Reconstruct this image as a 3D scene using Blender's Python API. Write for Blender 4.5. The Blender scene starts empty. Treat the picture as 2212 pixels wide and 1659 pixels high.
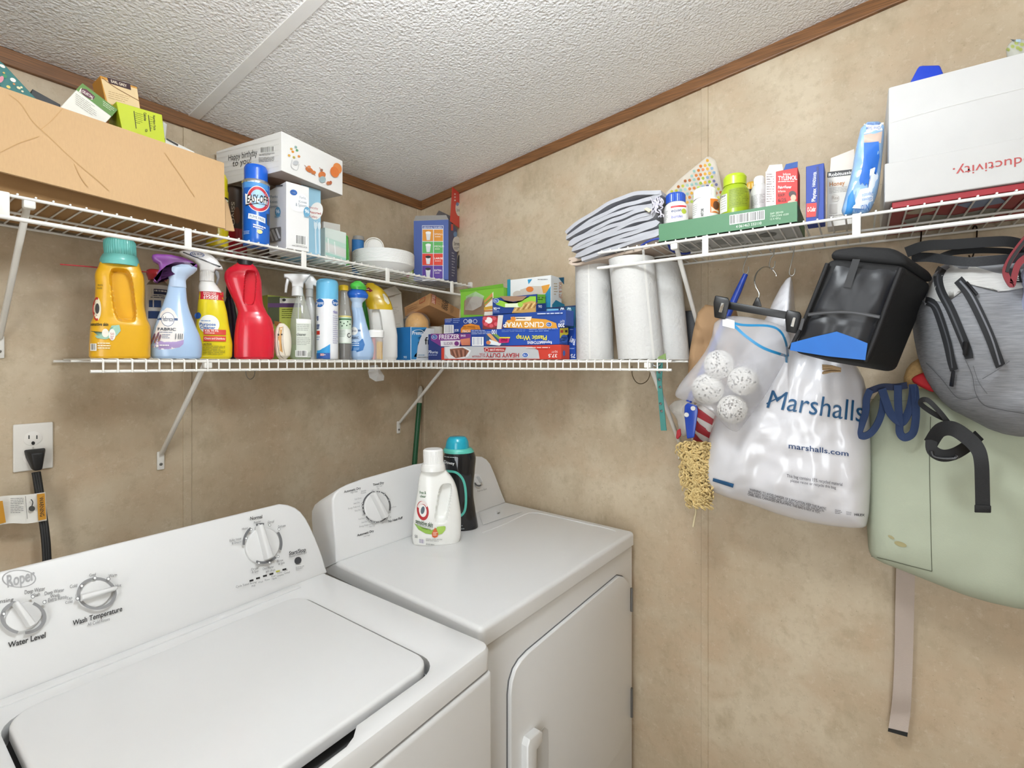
import bpy, bmesh, math, random
from mathutils import Vector, Matrix, noise
V = Vector
SC = bpy.context.scene
COL = SC.collection
random.seed(7)

# ---------------------------------------------------------------- camera, light, exposure
YAW = math.radians(35.55)
CA, SA = math.cos(YAW), math.sin(YAW)
FPX, CX, HY, ZC = 1048.0, 1106.0, 784.0, 1.46      # focal length in pixels, principal column, horizon row, eye height
WX, WY = 1.549, 1.612                              # right wall plane x, back wall plane y

cd = bpy.data.cameras.new('camera')
cam = bpy.data.objects.new('camera', cd)
COL.objects.link(cam)
cam.location = (0, 0, ZC)
cam.rotation_euler = (math.radians(90), 0, YAW - math.radians(90))
cd.sensor_width = 36.0
cd.lens = 36.0 * FPX / 2212.0
cd.shift_y = -(829.5 - HY) / 2212.0
cd.clip_start = 0.01
SC.camera = cam

wd = bpy.data.worlds.new('world')
SC.world = wd
wd.use_nodes = True
wd.node_tree.nodes['Background'].inputs[0].default_value = (0.94, 0.98, 1.0, 1)
wd.node_tree.nodes['Background'].inputs[1].default_value = 3.8

LAMP_POWER = 36.0
LAMP_AT = (0.40, 0.30)
SC.view_settings.view_transform = 'Standard'
SC.view_settings.look = 'None'
SC.view_settings.exposure = 0.60
SC.view_settings.gamma = 1.0
SC.view_settings.use_curve_mapping = False

# ---------------------------------------------------------------- materials
def lin(c):
    return c / 12.92 if c <= 0.04045 else ((c + 0.055) / 1.055) ** 2.4

def rgb(h):
    h = h.lstrip('#')
    return tuple(lin(int(h[i:i + 2], 16) / 255.0) for i in (0, 2, 4))

MATS = {}
def M(h, rough=0.5, metal=0.0, var=0.04, vs=30.0, bump=0.0, bs=200.0, alpha=1.0, coat=0.0, sub=0.0, stretch=None, trans=0.0):
    key = (h, rough, metal, var, vs, bump, bs, alpha, coat, sub, stretch, trans)
    if key in MATS:
        return MATS[key]
    m = bpy.data.materials.new('mat_' + h.lstrip('#'))
    m.use_nodes = True
    nt = m.node_tree
    b = nt.nodes['Principled BSDF']
    c = rgb(h)
    b.inputs['Roughness'].default_value = rough
    b.inputs['Metallic'].default_value = metal
    b.inputs['Alpha'].default_value = alpha
    if trans:
        b.inputs['Transmission Weight'].default_value = trans
    if coat:
        b.inputs['Coat Weight'].default_value = coat
    if sub:
        b.inputs['Subsurface Weight'].default_value = sub
        b.inputs['Subsurface Radius'].default_value = (0.01, 0.01, 0.01)
    tc = nt.nodes.new('ShaderNodeTexCoord')
    src = tc.outputs['Object']
    if stretch:
        mp = nt.nodes.new('ShaderNodeMapping')
        mp.inputs['Scale'].default_value = stretch
        nt.links.new(src, mp.inputs['Vector'])
        src = mp.outputs['Vector']
    n = nt.nodes.new('ShaderNodeTexNoise')
    n.inputs['Scale'].default_value = vs
    n.inputs['Detail'].default_value = 4
    nt.links.new(src, n.inputs['Vector'])
    mx = nt.nodes.new('ShaderNodeMix')
    mx.data_type = 'RGBA'
    mx.inputs[6].default_value = tuple(max(0, x * (1 - var)) for x in c) + (1,)
    mx.inputs[7].default_value = tuple(min(1, x * (1 + var)) for x in c) + (1,)
    nt.links.new(n.outputs['Fac'], mx.inputs[0])
    nt.links.new(mx.outputs[2], b.inputs['Base Color'])
    if bump:
        n2 = nt.nodes.new('ShaderNodeTexNoise')
        n2.inputs['Scale'].default_value = bs
        n2.inputs['Detail'].default_value = 3
        nt.links.new(src, n2.inputs['Vector'])
        bp = nt.nodes.new('ShaderNodeBump')
        bp.inputs['Strength'].default_value = bump
        bp.inputs['Distance'].default_value = 0.002
        nt.links.new(n2.outputs['Fac'], bp.inputs['Height'])
        nt.links.new(bp.outputs['Normal'], b.inputs['Normal'])
    MATS[key] = m
    return m

def mat_wall():
    m = bpy.data.materials.new('wallpaper_mottled_tan')
    m.use_nodes = True
    nt = m.node_tree
    L = nt.links.new
    b = nt.nodes['Principled BSDF']
    b.inputs['Roughness'].default_value = 0.55
    tc = nt.nodes.new('ShaderNodeTexCoord')
    def nz(scale, det, st=(1, 1, 1), rough=0.6):
        mp = nt.nodes.new('ShaderNodeMapping')
        mp.inputs['Scale'].default_value = st
        L(tc.outputs['Object'], mp.inputs['Vector'])
        n = nt.nodes.new('ShaderNodeTexNoise')
        n.inputs['Scale'].default_value = scale
        n.inputs['Detail'].default_value = det
        n.inputs['Roughness'].default_value = rough
        L(mp.outputs['Vector'], n.inputs['Vector'])
        return n.outputs['Fac']
    def ramp(fac, p0, p1):
        r = nt.nodes.new('ShaderNodeMapRange')
        r.inputs[1].default_value = p0
        r.inputs[2].default_value = p1
        L(fac, r.inputs[0])
        return r.outputs[0]
    def mix(fac, a, c):
        x = nt.nodes.new('ShaderNodeMix')
        x.data_type = 'RGBA'
        L(fac, x.inputs[0])
        for i, q in ((6, a), (7, c)):
            if isinstance(q, str):
                x.inputs[i].default_value = rgb(q) + (1,)
            else:
                L(q, x.inputs[i])
        return x.outputs[2]
    base = mix(ramp(nz(3.2, 5), 0.36, 0.64), 'b8a58a', 'cdbea4')
    base = mix(ramp(nz(5.5, 6, (1, 1, 1.3)), 0.47, 0.75), base, 'bfa78a')
    base = mix(ramp(nz(9, 6, (1.2, 1.2, 0.8)), 0.56, 0.8), base, 'a8977b')
    base = mix(ramp(nz(150, 3, (1, 1, 0.25)), 0.55, 2.2), base, 'd8cab2')
    base = mix(ramp(nz(90, 3, (0.8, 0.8, 1.2)), 0.70, 0.82), base, '97866b')
    base = mix(ramp(nz(38, 9, (1, 1, 1), .72), 0.50, 0.95), base, 'a28f72')
    base = mix(ramp(nz(55, 8, (1, 1, 1), .72), 0.56, 1.0), base, 'e0d5c2')
    base = mix(ramp(nz(170, 3, (1, 1, .7)), 0.69, 0.80), base, '8f7e64')
    L(base, b.inputs['Base Color'])
    bp = nt.nodes.new('ShaderNodeBump')
    bp.inputs['Strength'].default_value = 0.08
    bp.inputs['Distance'].default_value = 0.001
    L(nz(300, 2), bp.inputs['Height'])
    L(bp.outputs['Normal'], b.inputs['Normal'])
    return m

def mat_ceiling():
    m = bpy.data.materials.new('stippled_white_ceiling')
    m.use_nodes = True
    nt = m.node_tree
    L = nt.links.new
    b = nt.nodes['Principled BSDF']
    b.inputs['Roughness'].default_value = 0.6
    tc = nt.nodes.new('ShaderNodeTexCoord')
    n = nt.nodes.new('ShaderNodeTexNoise')
    n.inputs['Scale'].default_value = 150
    n.inputs['Detail'].default_value = 2.5
    L(tc.outputs['Object'], n.inputs['Vector'])
    w = nt.nodes.new('ShaderNodeTexVoronoi')
    w.inputs['Scale'].default_value = 125
    L(tc.outputs['Object'], w.inputs['Vector'])
    ad = nt.nodes.new('ShaderNodeMath')
    ad.operation = 'MULTIPLY_ADD'
    ad.inputs[1].default_value = 0.5
    L(w.outputs['Distance'], ad.inputs[0])
    L(n.outputs['Fac'], ad.inputs[2])
    bp = nt.nodes.new('ShaderNodeBump')
    bp.inputs['Strength'].default_value = 1.0
    bp.inputs['Distance'].default_value = 0.004
    L(ad.outputs[0], bp.inputs['Height'])
    L(bp.outputs['Normal'], b.inputs['Normal'])
    b.inputs['Base Color'].default_value = rgb('f2f1f0') + (1,)
    return m

def mat_wood():
    m = bpy.data.materials.new('brown_oak_trim')
    m.use_nodes = True
    nt = m.node_tree
    L = nt.links.new
    b = nt.nodes['Principled BSDF']
    b.inputs['Roughness'].default_value = 0.45
    tc = nt.nodes.new('ShaderNodeTexCoord')
    mp = nt.nodes.new('ShaderNodeMapping')
    mp.inputs['Scale'].default_value = (3, 3, 110)
    L(tc.outputs['Object'], mp.inputs['Vector'])
    n = nt.nodes.new('ShaderNodeTexNoise')
    n.inputs['Scale'].default_value = 3.0
    n.inputs['Detail'].default_value = 6
    L(mp.outputs['Vector'], n.inputs['Vector'])
    r = nt.nodes.new('ShaderNodeValToRGB')
    r.color_ramp.elements[0].position = 0.3
    r.color_ramp.elements[0].color = rgb('5e3f23') + (1,)
    r.color_ramp.elements[1].position = 0.7
    r.color_ramp.elements[1].color = rgb('93643b') + (1,)
    L(n.outputs['Fac'], r.inputs[0])
    L(r.outputs[0], b.inputs['Base Color'])
    return m

# ---------------------------------------------------------------- photo pixel <-> place
def ray(px):
    u = (px - CX) / FPX
    return (CA + u * SA, SA - u * CA)

def rdir(px, py):
    d = ray(px)
    return V((d[0], d[1], (HY - py) / FPX))

EYE = V((0, 0, ZC))
def atY(px, py, y):
    d = rdir(px, py)
    return EYE + d * (y / d.y)

def atX(px, py, x):
    d = rdir(px, py)
    return EYE + d * (x / d.x)

def atZ(px, py, z):
    d = rdir(px, py)
    return EYE + d * ((z - ZC) / d.z)

class Plane:
    """a flat face of a thing, addressed by the pixel it shows at"""
    def __init__(s, o, n):
        s.o = V(o)
        s.n = V(n).normalized()
        if s.n.dot(EYE - s.o) < 0:
            s.n = -s.n
    def __call__(s, px, py, eps=0.0):
        d = rdir(px, py)
        t = (s.o - EYE).dot(s.n) / d.dot(s.n)
        return EYE + d * t + s.n * eps

# ---------------------------------------------------------------- mesh building
ROOT = {}
def tag(o, label=None, cat=None, group=None, kind=None):
    if label: o['label'] = label
    if cat: o['category'] = cat
    if group: o['group'] = group
    if kind: o['kind'] = kind
    return o

def thing(name, label, cat, loc, group=None):
    o = bpy.data.objects.new(name, None)
    COL.objects.link(o)
    o.empty_display_size = 0.05
    o.location = loc
    ROOT[o.name] = V(loc)
    return tag(o, label, cat, group)

class MB:
    def __init__(s):
        s.v, s.f = [], []
    def add(s, vs, fs):
        b = len(s.v)
        s.v += [V(p) for p in vs]
        s.f += [tuple(i + b for i in q) for q in fs]
        return s
    def quad(s, *p):
        return s.add(p, [tuple(range(len(p)))])
    def box(s, lo, hi, fr=None):
        x0, y0, z0 = lo
        x1, y1, z1 = hi
        p = [V(q) for q in ((x0, y0, z0), (x1, y0, z0), (x1, y1, z0), (x0, y1, z0), (x0, y0, z1), (x1, y0, z1), (x1, y1, z1), (x0, y1, z1))]
        if fr: p = [fr(q) for q in p]
        return s.add(p, [(3, 2, 1, 0), (4, 5, 6, 7), (0, 1, 5, 4), (1, 2, 6, 5), (2, 3, 7, 6), (3, 0, 4, 7)])
    def bm(s, bm):
        bm.verts.ensure_lookup_table()
        bm.verts.index_update()
        return s.add([v.co.copy() for v in bm.verts], [tuple(v.index for v in f.verts) for f in bm.faces])
    def hull(s, pts, bev=0.0, seg=3):
        bm = bmesh.new()
        for p in pts: bm.verts.new(p)
        r = bmesh.ops.convex_hull(bm, input=bm.verts)
        bmesh.ops.dissolve_limit(bm, angle_limit=0.02, verts=bm.verts, edges=bm.edges)
        if bev:
            bmesh.ops.bevel(bm, geom=list(bm.edges), offset=bev, segments=seg, profile=0.5, affect='EDGES', clamp_overlap=True)
        s.bm(bm)
        bm.free()
        return s
    def rbox(s, lo, hi, bev=0.004, seg=2, fr=None):
        x0, y0, z0 = lo
        x1, y1, z1 = hi
        p = [V((x, y, z)) for x in (x0, x1) for y in (y0, y1) for z in (z0, z1)]
        if fr: p = [fr(q) for q in p]
        return s.hull(p, bev, seg)
    def tube(s, path, r, n=8, closed=False, flat=None):
        path = [V(p) for p in path]
        m = len(path)
        rs = r if isinstance(r, (list, tuple)) else [r] * m
        up = None
        vs = []
        for i, p in enumerate(path):
            a = path[(i - 1) % m] if (i or closed) else path[0]
            b = path[(i + 1) % m] if (i < m - 1 or closed) else path[-1]
            t = (b - a).normalized()
            if up is None:
                up = t.orthogonal().normalized()
            up = (up - t * up.dot(t))
            up = up.normalized() if up.length > 1e-6 else t.orthogonal().normalized()
            w = t.cross(up)
            for k in range(n):
                q = 2 * math.pi * k / n
                vs.append(p + up * (math.cos(q) * rs[i]) + w * (math.sin(q) * rs[i]))
        fs = []
        for i in range(m if closed else m - 1):
            j = (i + 1) % m
            for k in range(n):
                l = (k + 1) % n
                fs.append((i * n + k, i * n + l, j * n + l, j * n + k))
        if not closed:
            fs.append(tuple(range(n - 1, -1, -1)))
            fs.append(tuple((m - 1) * n + k for k in range(n)))
        return s.add(vs, fs)
    def lathe(s, o, prof, n=32, ax=V((0, 0, 1)), sx=1.0):
        ax = V(ax).normalized()
        e1 = ax.orthogonal().normalized()
        if abs(ax.z) > 0.99: e1 = V((1, 0, 0))
        e2 = ax.cross(e1)
        vs = []
        for r, z in prof:
            for k in range(n):
                q = 2 * math.pi * k / n
                vs.append(V(o) + ax * z + e1 * (r * math.cos(q)) + e2 * (r * math.sin(q)))
        fs = []
        for i in range(len(prof) - 1):
            for k in range(n):
                l = (k + 1) % n
                fs.append((i * n + k, i * n + l, (i + 1) * n + l, (i + 1) * n + k))
        fs.append(tuple(range(n - 1, -1, -1)))
        fs.append(tuple((len(prof) - 1) * n + k for k in range(n)))
        return s.add(vs, fs)
    def prism(s, pts, vec):
        n = len(pts)
        a = [V(p) for p in pts]
        b = [p + V(vec) for p in a]
        return s.add(a + b, [tuple(range(n)), tuple(range(2 * n - 1, n - 1, -1))] + [(i, i + n, (i + 1) % n + n, (i + 1) % n) for i in range(n)])
    def ribbon(s, lefts, rights, th=0.0015):
        """a strap or panel with real thickness between two rows of points"""
        n = len(lefts)
        vs = []
        for i in range(n):
            a, b = V(lefts[i]), V(rights[i])
            t = V(lefts[min(i + 1, n - 1)]) - V(lefts[max(i - 1, 0)])
            nn = t.cross(b - a)
            nn = nn.normalized() * th * 0.5 if nn.length > 1e-9 else V((0, 0, 0))
            vs += [a + nn, b + nn, b - nn, a - nn]
        fs = [(3, 2, 1, 0), tuple((n - 1) * 4 + k for k in range(4))]
        for i in range(n - 1):
            for k in range(4):
                l = (k + 1) % 4
                fs.append((i * 4 + k, i * 4 + l, i * 4 + 4 + l, i * 4 + 4 + k))
        return s.add(vs, fs)
    def slab(s, pts, th):
        pts = [V(p) for p in pts]
        n = (pts[1] - pts[0]).cross(pts[2] - pts[1]).normalized() * th
        return s.prism(pts, n)
    def build(s, name, mat, parent=None, smooth=None, loc=None):
        base = V((0, 0, 0))
        if loc is not None: base = V(loc)
        if parent is not None: base = ROOT[parent.name]
        me = bpy.data.meshes.new(name)
        me.from_pydata([tuple(p - base) for p in s.v], [], s.f)
        bm = bmesh.new()
        bm.from_mesh(me)
        bmesh.ops.recalc_face_normals(bm, faces=bm.faces)
        bm.to_mesh(me)
        bm.free()
        me.materials.append(mat)
        if smooth is not None:
            me.shade_smooth()
            if smooth < 179:
                me.set_sharp_from_angle(angle=math.radians(smooth))
        o = bpy.data.objects.new(name, me)
        COL.objects.link(o)
        if parent is not None:
            o.parent = parent
        elif loc is not None:
            o.location = base
        ROOT[o.name] = base
        return o

def struct(name, mb, mat, smooth=None):
    return tag(mb.build(name, mat, None, smooth), kind='structure')

def frame(o, rz=0.0, tilt=None):
    """local box frame: x to the right along the front, y into the depth, z up"""
    m = Matrix.Rotation(rz, 3, 'Z')
    if tilt is not None: m = m @ tilt
    o = V(o)
    return lambda q: o + m @ V(q)

def crom(pts, n=6, closed=False):
    """smooth curve through points"""
    pts = [V(p) for p in pts]
    m = len(pts)
    out = []
    for i in range(m if closed else m - 1):
        p0 = pts[(i - 1) % m] if (closed or i) else pts[0]
        p1, p2 = pts[i], pts[(i + 1) % m]
        p3 = pts[(i + 2) % m] if (closed or i + 2 < m) else pts[-1]
        for k in range(n):
            t = k / n
            out.append(0.5 * ((2 * p1) + (p2 - p0) * t + (2 * p0 - 5 * p1 + 4 * p2 - p3) * t * t + (3 * p1 - p0 - 3 * p2 + p3) * t ** 3))
    if not closed: out.append(pts[-1])
    return out

def chaikin(p, it=2):
    for _ in range(it):
        q = []
        for i in range(len(p)):
            a, b = p[i], p[(i + 1) % len(p)]
            q += [(a[0] * .75 + b[0] * .25, a[1] * .75 + b[1] * .25), (a[0] * .25 + b[0] * .75, a[1] * .25 + b[1] * .75)]
        p = q
    return p

def lerp(a, b, t):
    return a + (b - a) * t

# ---------------------------------------------------------------- lettering
TXT = {}
def textmesh(body, bold=0.0, sub=False):
    k = (body, bold, sub)
    if k in TXT: return TXT[k]
    c = bpy.data.curves.new('t', 'FONT')
    c.body = body
    c.resolution_u = 3
    c.fill_mode = 'FRONT'
    c.offset = 0.0 if 'M' in body else min(bold, 0.018)
    o = bpy.data.objects.new('t', c)
    COL.objects.link(o)
    me = o.to_mesh()
    if sub:
        bm = bmesh.new()
        bm.from_mesh(me)
        bmesh.ops.triangulate(bm, faces=bm.faces)
        for lim in (.3, .2, .12, .08):
            ed = [e for e in bm.edges if e.calc_length() > lim]
            bmesh.ops.subdivide_edges(bm, edges=ed, cuts=1)
            bmesh.ops.triangulate(bm, faces=bm.faces)
        bm.verts.index_update()
        vs = [(v.co.x, v.co.y) for v in bm.verts]
        fs = [tuple(v.index for v in f.verts) for f in bm.faces]
        bm.free()
    else:
        vs = [(v.co.x, v.co.y) for v in me.vertices]
        fs = [tuple(p.vertices) for p in me.polygons]
    o.to_mesh_clear()
    bpy.data.objects.remove(o)
    bpy.data.curves.remove(c)
    if vs:
        x0 = min(v[0] for v in vs)
        x1 = max(v[0] for v in vs)
    else:
        x0, x1 = 0, 1
    y0, y1 = 0.0, 0.70
    if body.islower() and not any(ch in body for ch in 'bdfhklt&'):
        y1 = 0.52
    vs = [((x - x0) / (x1 - x0), (y - y0) / (y1 - y0)) for x, y in vs]
    TXT[k] = (vs, fs)
    return TXT[k]

class Print:
    """flat print on a surface; coordinates are the photo pixels where each mark shows"""
    def __init__(s, parent, hit, eps=0.0004, step=0.00018, rough=0.5):
        s.p, s.hit, s.e, s.st, s.rough = parent, hit, eps, step, rough
        s.d = {}
    def _mb(s, col, kind):
        s.e += s.st
        if kind == 'small_print':
            return s.d.setdefault((col, kind, 0), MB())
        k = (col, kind, len(s.d) + 1)
        s.d[k] = MB()
        return s.d[k]
    def poly(s, pts, col, rings=4, kind='printed_label'):
        mb = s._mb(col, kind)
        n = len(pts)
        cx = sum(p[0] for p in pts) / n
        cy = sum(p[1] for p in pts) / n
        vs = [s.hit(cx, cy, s.e)]
        for r in range(1, rings + 1):
            t = r / rings
            vs += [s.hit(cx + (p[0] - cx) * t, cy + (p[1] - cy) * t, s.e) for p in pts]
        fs = [(0, 1 + i, 1 + (i + 1) % n) for i in range(n)]
        for r in range(rings - 1):
            a = 1 + r * n
            fs += [(a + i, a + n + i, a + n + (i + 1) % n, a + (i + 1) % n) for i in range(n)]
        mb.add(vs, fs)
        return s
    def ell(s, cx, cy, rx, ry, col, rot=0.0, n=28, rings=3):
        c, q = math.cos(rot), math.sin(rot)
        return s.poly([(cx + rx * math.cos(t) * c - ry * math.sin(t) * q, cy + rx * math.cos(t) * q + ry * math.sin(t) * c) for t in [2 * math.pi * i / n for i in range(n)]], col, rings)
    def arc(s, cx, cy, rx, ry, wd, a0, a1, col, n=24):
        """part of a ring, wd as a fraction of the radius; angles in degrees, clockwise from the right"""
        mb = s._mb(col, 'printed_label')
        vs, fs = [], []
        for i in range(n + 1):
            t = math.radians(a0 + (a1 - a0) * i / n)
            for k in (1 - wd, 1.0):
                vs.append(s.hit(cx + rx * k * math.cos(t), cy + ry * k * math.sin(t), s.e))
        fs = [(2 * i, 2 * i + 1, 2 * i + 3, 2 * i + 2) for i in range(n)]
        mb.add(vs, fs)
        return s
    def quad(s, tl, tr, br, bl, col, nx=8, ny=4, kind='printed_label'):
        mb = s._mb(col, kind)
        vs, fs = [], []
        for j in range(ny + 1):
            for i in range(nx + 1):
                u, v = i / nx, j / ny
                x = (tl[0] * (1 - u) + tr[0] * u) * (1 - v) + (bl[0] * (1 - u) + br[0] * u) * v
                y = (tl[1] * (1 - u) + tr[1] * u) * (1 - v) + (bl[1] * (1 - u) + br[1] * u) * v
                vs.append(s.hit(x, y, s.e))
        for j in range(ny):
            for i in range(nx):
                a = j * (nx + 1) + i
                fs.append((a, a + 1, a + nx + 2, a + nx + 1))
        mb.add(vs, fs)
        return s
    def rect(s, x0, y0, x1, y1, col, k=0.0, **kw):
        d = k * (x1 - x0)
        return s.quad((x0, y0), (x1, y0 + d), (x1, y1 + d), (x0, y1), col, **kw)
    def path(s, pts, w, col, n=5, kind='printed_label', ends=None):
        mb = s._mb(col, kind)
        c = crom([V((p[0], p[1], 0)) for p in pts], n)
        vs, fs = [], []
        for i, p in enumerate(c):
            t = (c[min(i + 1, len(c) - 1)] - c[max(i - 1, 0)]).normalized()
            nn = V((-t.y, t.x, 0)) * (w * 0.5)
            for k in (-1, 0, 1):
                q = p + nn * k
                vs.append(s.hit(q.x, q.y, s.e))
        for i in range(len(c) - 1):
            for k in (0, 1):
                fs.append((3 * i + k, 3 * i + k + 1, 3 * i + 4 + k, 3 * i + 3 + k))
        mb.add(vs, fs)
        return s
    def textq(s, body, tl, tr, br, bl, col, bold=0.0, flip=False, sub=False):
        mb = s._mb(col, 'lettering')
        vs, fs = textmesh(body, bold, sub)
        out = []
        for u, v in vs:
            if flip: u, v = 1 - u, 1 - v
            v = 1 - v
            x = (tl[0] * (1 - u) + tr[0] * u) * (1 - v) + (bl[0] * (1 - u) + br[0] * u) * v
            y = (tl[1] * (1 - u) + tr[1] * u) * (1 - v) + (bl[1] * (1 - u) + br[1] * u) * v
            out.append(s.hit(x, y, s.e))
        mb.add(out, fs)
        return s
    def text(s, body, x0, y0, x1, y1, col, k=0.0, bold=0.0, flip=False, sh=0.0):
        d = k * (x1 - x0)
        return s.textq(body, (x0 + sh, y0), (x1 + sh, y0 + d), (x1, y1 + d), (x0, y1), col, bold, flip)
    def lines(s, x0, y0, x1, y1, n, col, k=0.0, th=0.45):
        """rows of small unreadable print"""
        rnd = random.Random(int(x0 * 13 + y0 * 7))
        h = (y1 - y0) / n
        for i in range(n):
            x = x0
            xe = x1 - (x1 - x0) * 0.35 * rnd.random() * (i == n - 1 or rnd.random() < 0.3)
            s.e -= s.st
            while x < xe - 1:
                w = min(xe - x, (x1 - x0) * (0.10 + 0.22 * rnd.random()))
                yy = y0 + i * h + k * (x - x0)
                s.e += 0
                s.rect(x, yy, x + w, yy + h * th, col, k, nx=2, ny=1, kind='small_print')
                s.e -= s.st
                x += w + (x1 - x0) * 0.03
            s.e += s.st
        s.e += s.st
        return s
    def bars(s, x0, y0, x1, y1, col='1a1a1a', n=14, k=0.0, bg='f2f2ee'):
        if bg: s.rect(x0 - 2, y0 - 1 - 2 * k, x1 + 2, y1 + 2, bg, k)
        rnd = random.Random(int(x0 * 3 + y0))
        w = (x1 - x0) / n
        for i in range(n):
            ww = w * (0.25 + 0.5 * rnd.random())
            xx = x0 + i * w
            s.rect(xx, y0 + k * (xx - x0), xx + ww, y1 + k * (xx - x0), col, k, nx=1, ny=2, kind='small_print')
            s.e -= s.st
        s.e += s.st
        return s
    def done(s):
        for (col, kind, i), mb in s.d.items():
            o = mb.build(kind, M(col, s.rough) if isinstance(col, str) else col, s.p, 180)
            if kind == 'small_print': o['kind'] = 'stuff'

# ---------------------------------------------------------------- rounded vessels traced from their outline
def pchip(xs, ys, x):
    n = len(xs)
    if x <= xs[0]: return ys[0]
    if x >= xs[-1]: return ys[-1]
    i = 0
    while xs[i + 1] < x: i += 1
    def sl(j): return (ys[j + 1] - ys[j]) / (xs[j + 1] - xs[j])
    def tan(j):
        if j == 0 or j == n - 1: return 0.0 if n > 2 else sl(0)
        a, b = sl(j - 1), sl(j)
        return 0.0 if a * b <= 0 else 2 * a * b / (a + b)
    h = xs[i + 1] - xs[i]
    t = (x - xs[i]) / h
    return (ys[i] * (2 * t ** 3 - 3 * t * t + 1) + h * tan(i) * (t ** 3 - 2 * t * t + t) + ys[i + 1] * (-2 * t ** 3 + 3 * t * t) + h * tan(i + 1) * (t ** 3 - t * t))

class Place:
    """a standing spot: the pixel column it shows at and its real depth"""
    def __init__(s, px, Y=None, X=None):
        d = ray(px)
        t = Y / d[1] if Y is not None else X / d[0]
        s.px = px
        s.c = V((d[0] * t, d[1] * t, 0))
        s.Z = t
        s.u = (px - CX) / FPX
        s.R = s.c.length
        s.d = s.c.normalized()
        s.r = V((s.d.y, -s.d.x, 0))
        s.sx = FPX * (1 + s.u ** 2) / s.R
        s.last = None
    def z(s, py):
        return ZC + (HY - py) * s.Z / FPX
    def py(s, z):
        return HY - (z - ZC) * FPX / s.Z
    def a(s, px):
        return (px - s.px) / s.sx
    def p(s, px, py, back=0.0):
        q = s.c + s.r * s.a(px) + s.d * back
        q.z = s.z(py)
        return q
    def loft(s, name, spec, mat, parent, q=1.0, n=2.0, z0=None, na=56, nz=44, dents=(), dep=None, rib=0, smooth=50, cap=0.0, twist=0.0, back=0.0):
        """spec: rows (py, left px, right px[, depth ratio])"""
        rows = sorted([(s.z(r[0]), (s.a(r[2]) - s.a(r[1])) / 2, (s.a(r[2]) + s.a(r[1])) / 2, r[3] if len(r) > 3 else q) for r in spec])
        if z0 is not None:
            rows[0] = (z0,) + rows[0][1:]
        zs = [r[0] for r in rows]
        for i in range(1, len(zs)):
            if zs[i] <= zs[i - 1]: zs[i] = zs[i - 1] + 1e-4
        W = [r[1] for r in rows]
        O = [r[2] for r in rows]
        Q = [r[3] for r in rows]
        def sec(z):
            w = pchip(zs, W, z)
            return w, pchip(zs, O, z), (dep if dep is not None else w * pchip(zs, Q, z))
        lev = sorted(set([zs[0] + (zs[-1] - zs[0]) * i / nz for i in range(nz + 1)] + zs))
        def dent(x, z):
            v = 0.0
            for (px, py, hw, hh, dp, lean) in dents:
                zz = s.z(py)
                hz = hh * s.Z / FPX
                xx = s.a(px) + lean * (z - zz)
                k = ((x - xx) / (hw / s.sx)) ** 4 + ((z - zz) / hz) ** 4
                if k < 1:
                    e = min(1.0, (1 - k) / 0.72)
                    v = max(v, dp * e * e * (3 - 2 * e))
            return v
        vs, fs = [], []
        for z in lev:
            w, o, dy = sec(z)
            for k in range(na):
                t = 2 * math.pi * (k + 0.5) / na
                c, q2 = math.cos(t), math.sin(t)
                x = o + w * c
                y = dy * math.copysign(max(0.0, 1 - abs(c) ** n) ** (1 / n), q2)
                if rib and k % 2: 
                    x = o + (x - o) * (1 - rib)
                    y *= 1 - rib
                if dents:
                    dd = dent(x, z)
                    y = math.copysign(max(abs(y) - dd, min(abs(y), 0.004)), y)
                vs.append(s.c + s.r * x + s.d * (y + back) + V((0, 0, z)))
        m = len(lev)
        for i in range(m - 1):
            for k in range(na):
                l = (k + 1) % na
                fs.append((i * na + k, i * na + l, i * na + na + l, i * na + na + k))
        fs.append(tuple(range(na - 1, -1, -1)))
        fs.append(tuple((m - 1) * na + k for k in range(na)))
        mb = MB().add(vs, fs)
        o = mb.build(name, mat, parent, smooth)
        def hit(px, py, eps=0.0):
            z = s.z(py)
            w, of, dy = sec(min(max(z, zs[0]), zs[-1]))
            x = s.a(px)
            t = min(0.999, abs((x - of) / max(w, 1e-6)))
            y = -dy * (1 - t ** n) ** (1 / n)
            if dents: y = min(y + dent(x, z), -0.004)
            return s.c + s.r * x + s.d * (y + back - eps) + V((0, 0, z))
        s.last = hit
        return o

def frustum(P, name, rows, mat, parent, **kw):
    return P.loft(name, rows, mat, parent, **kw)

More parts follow.
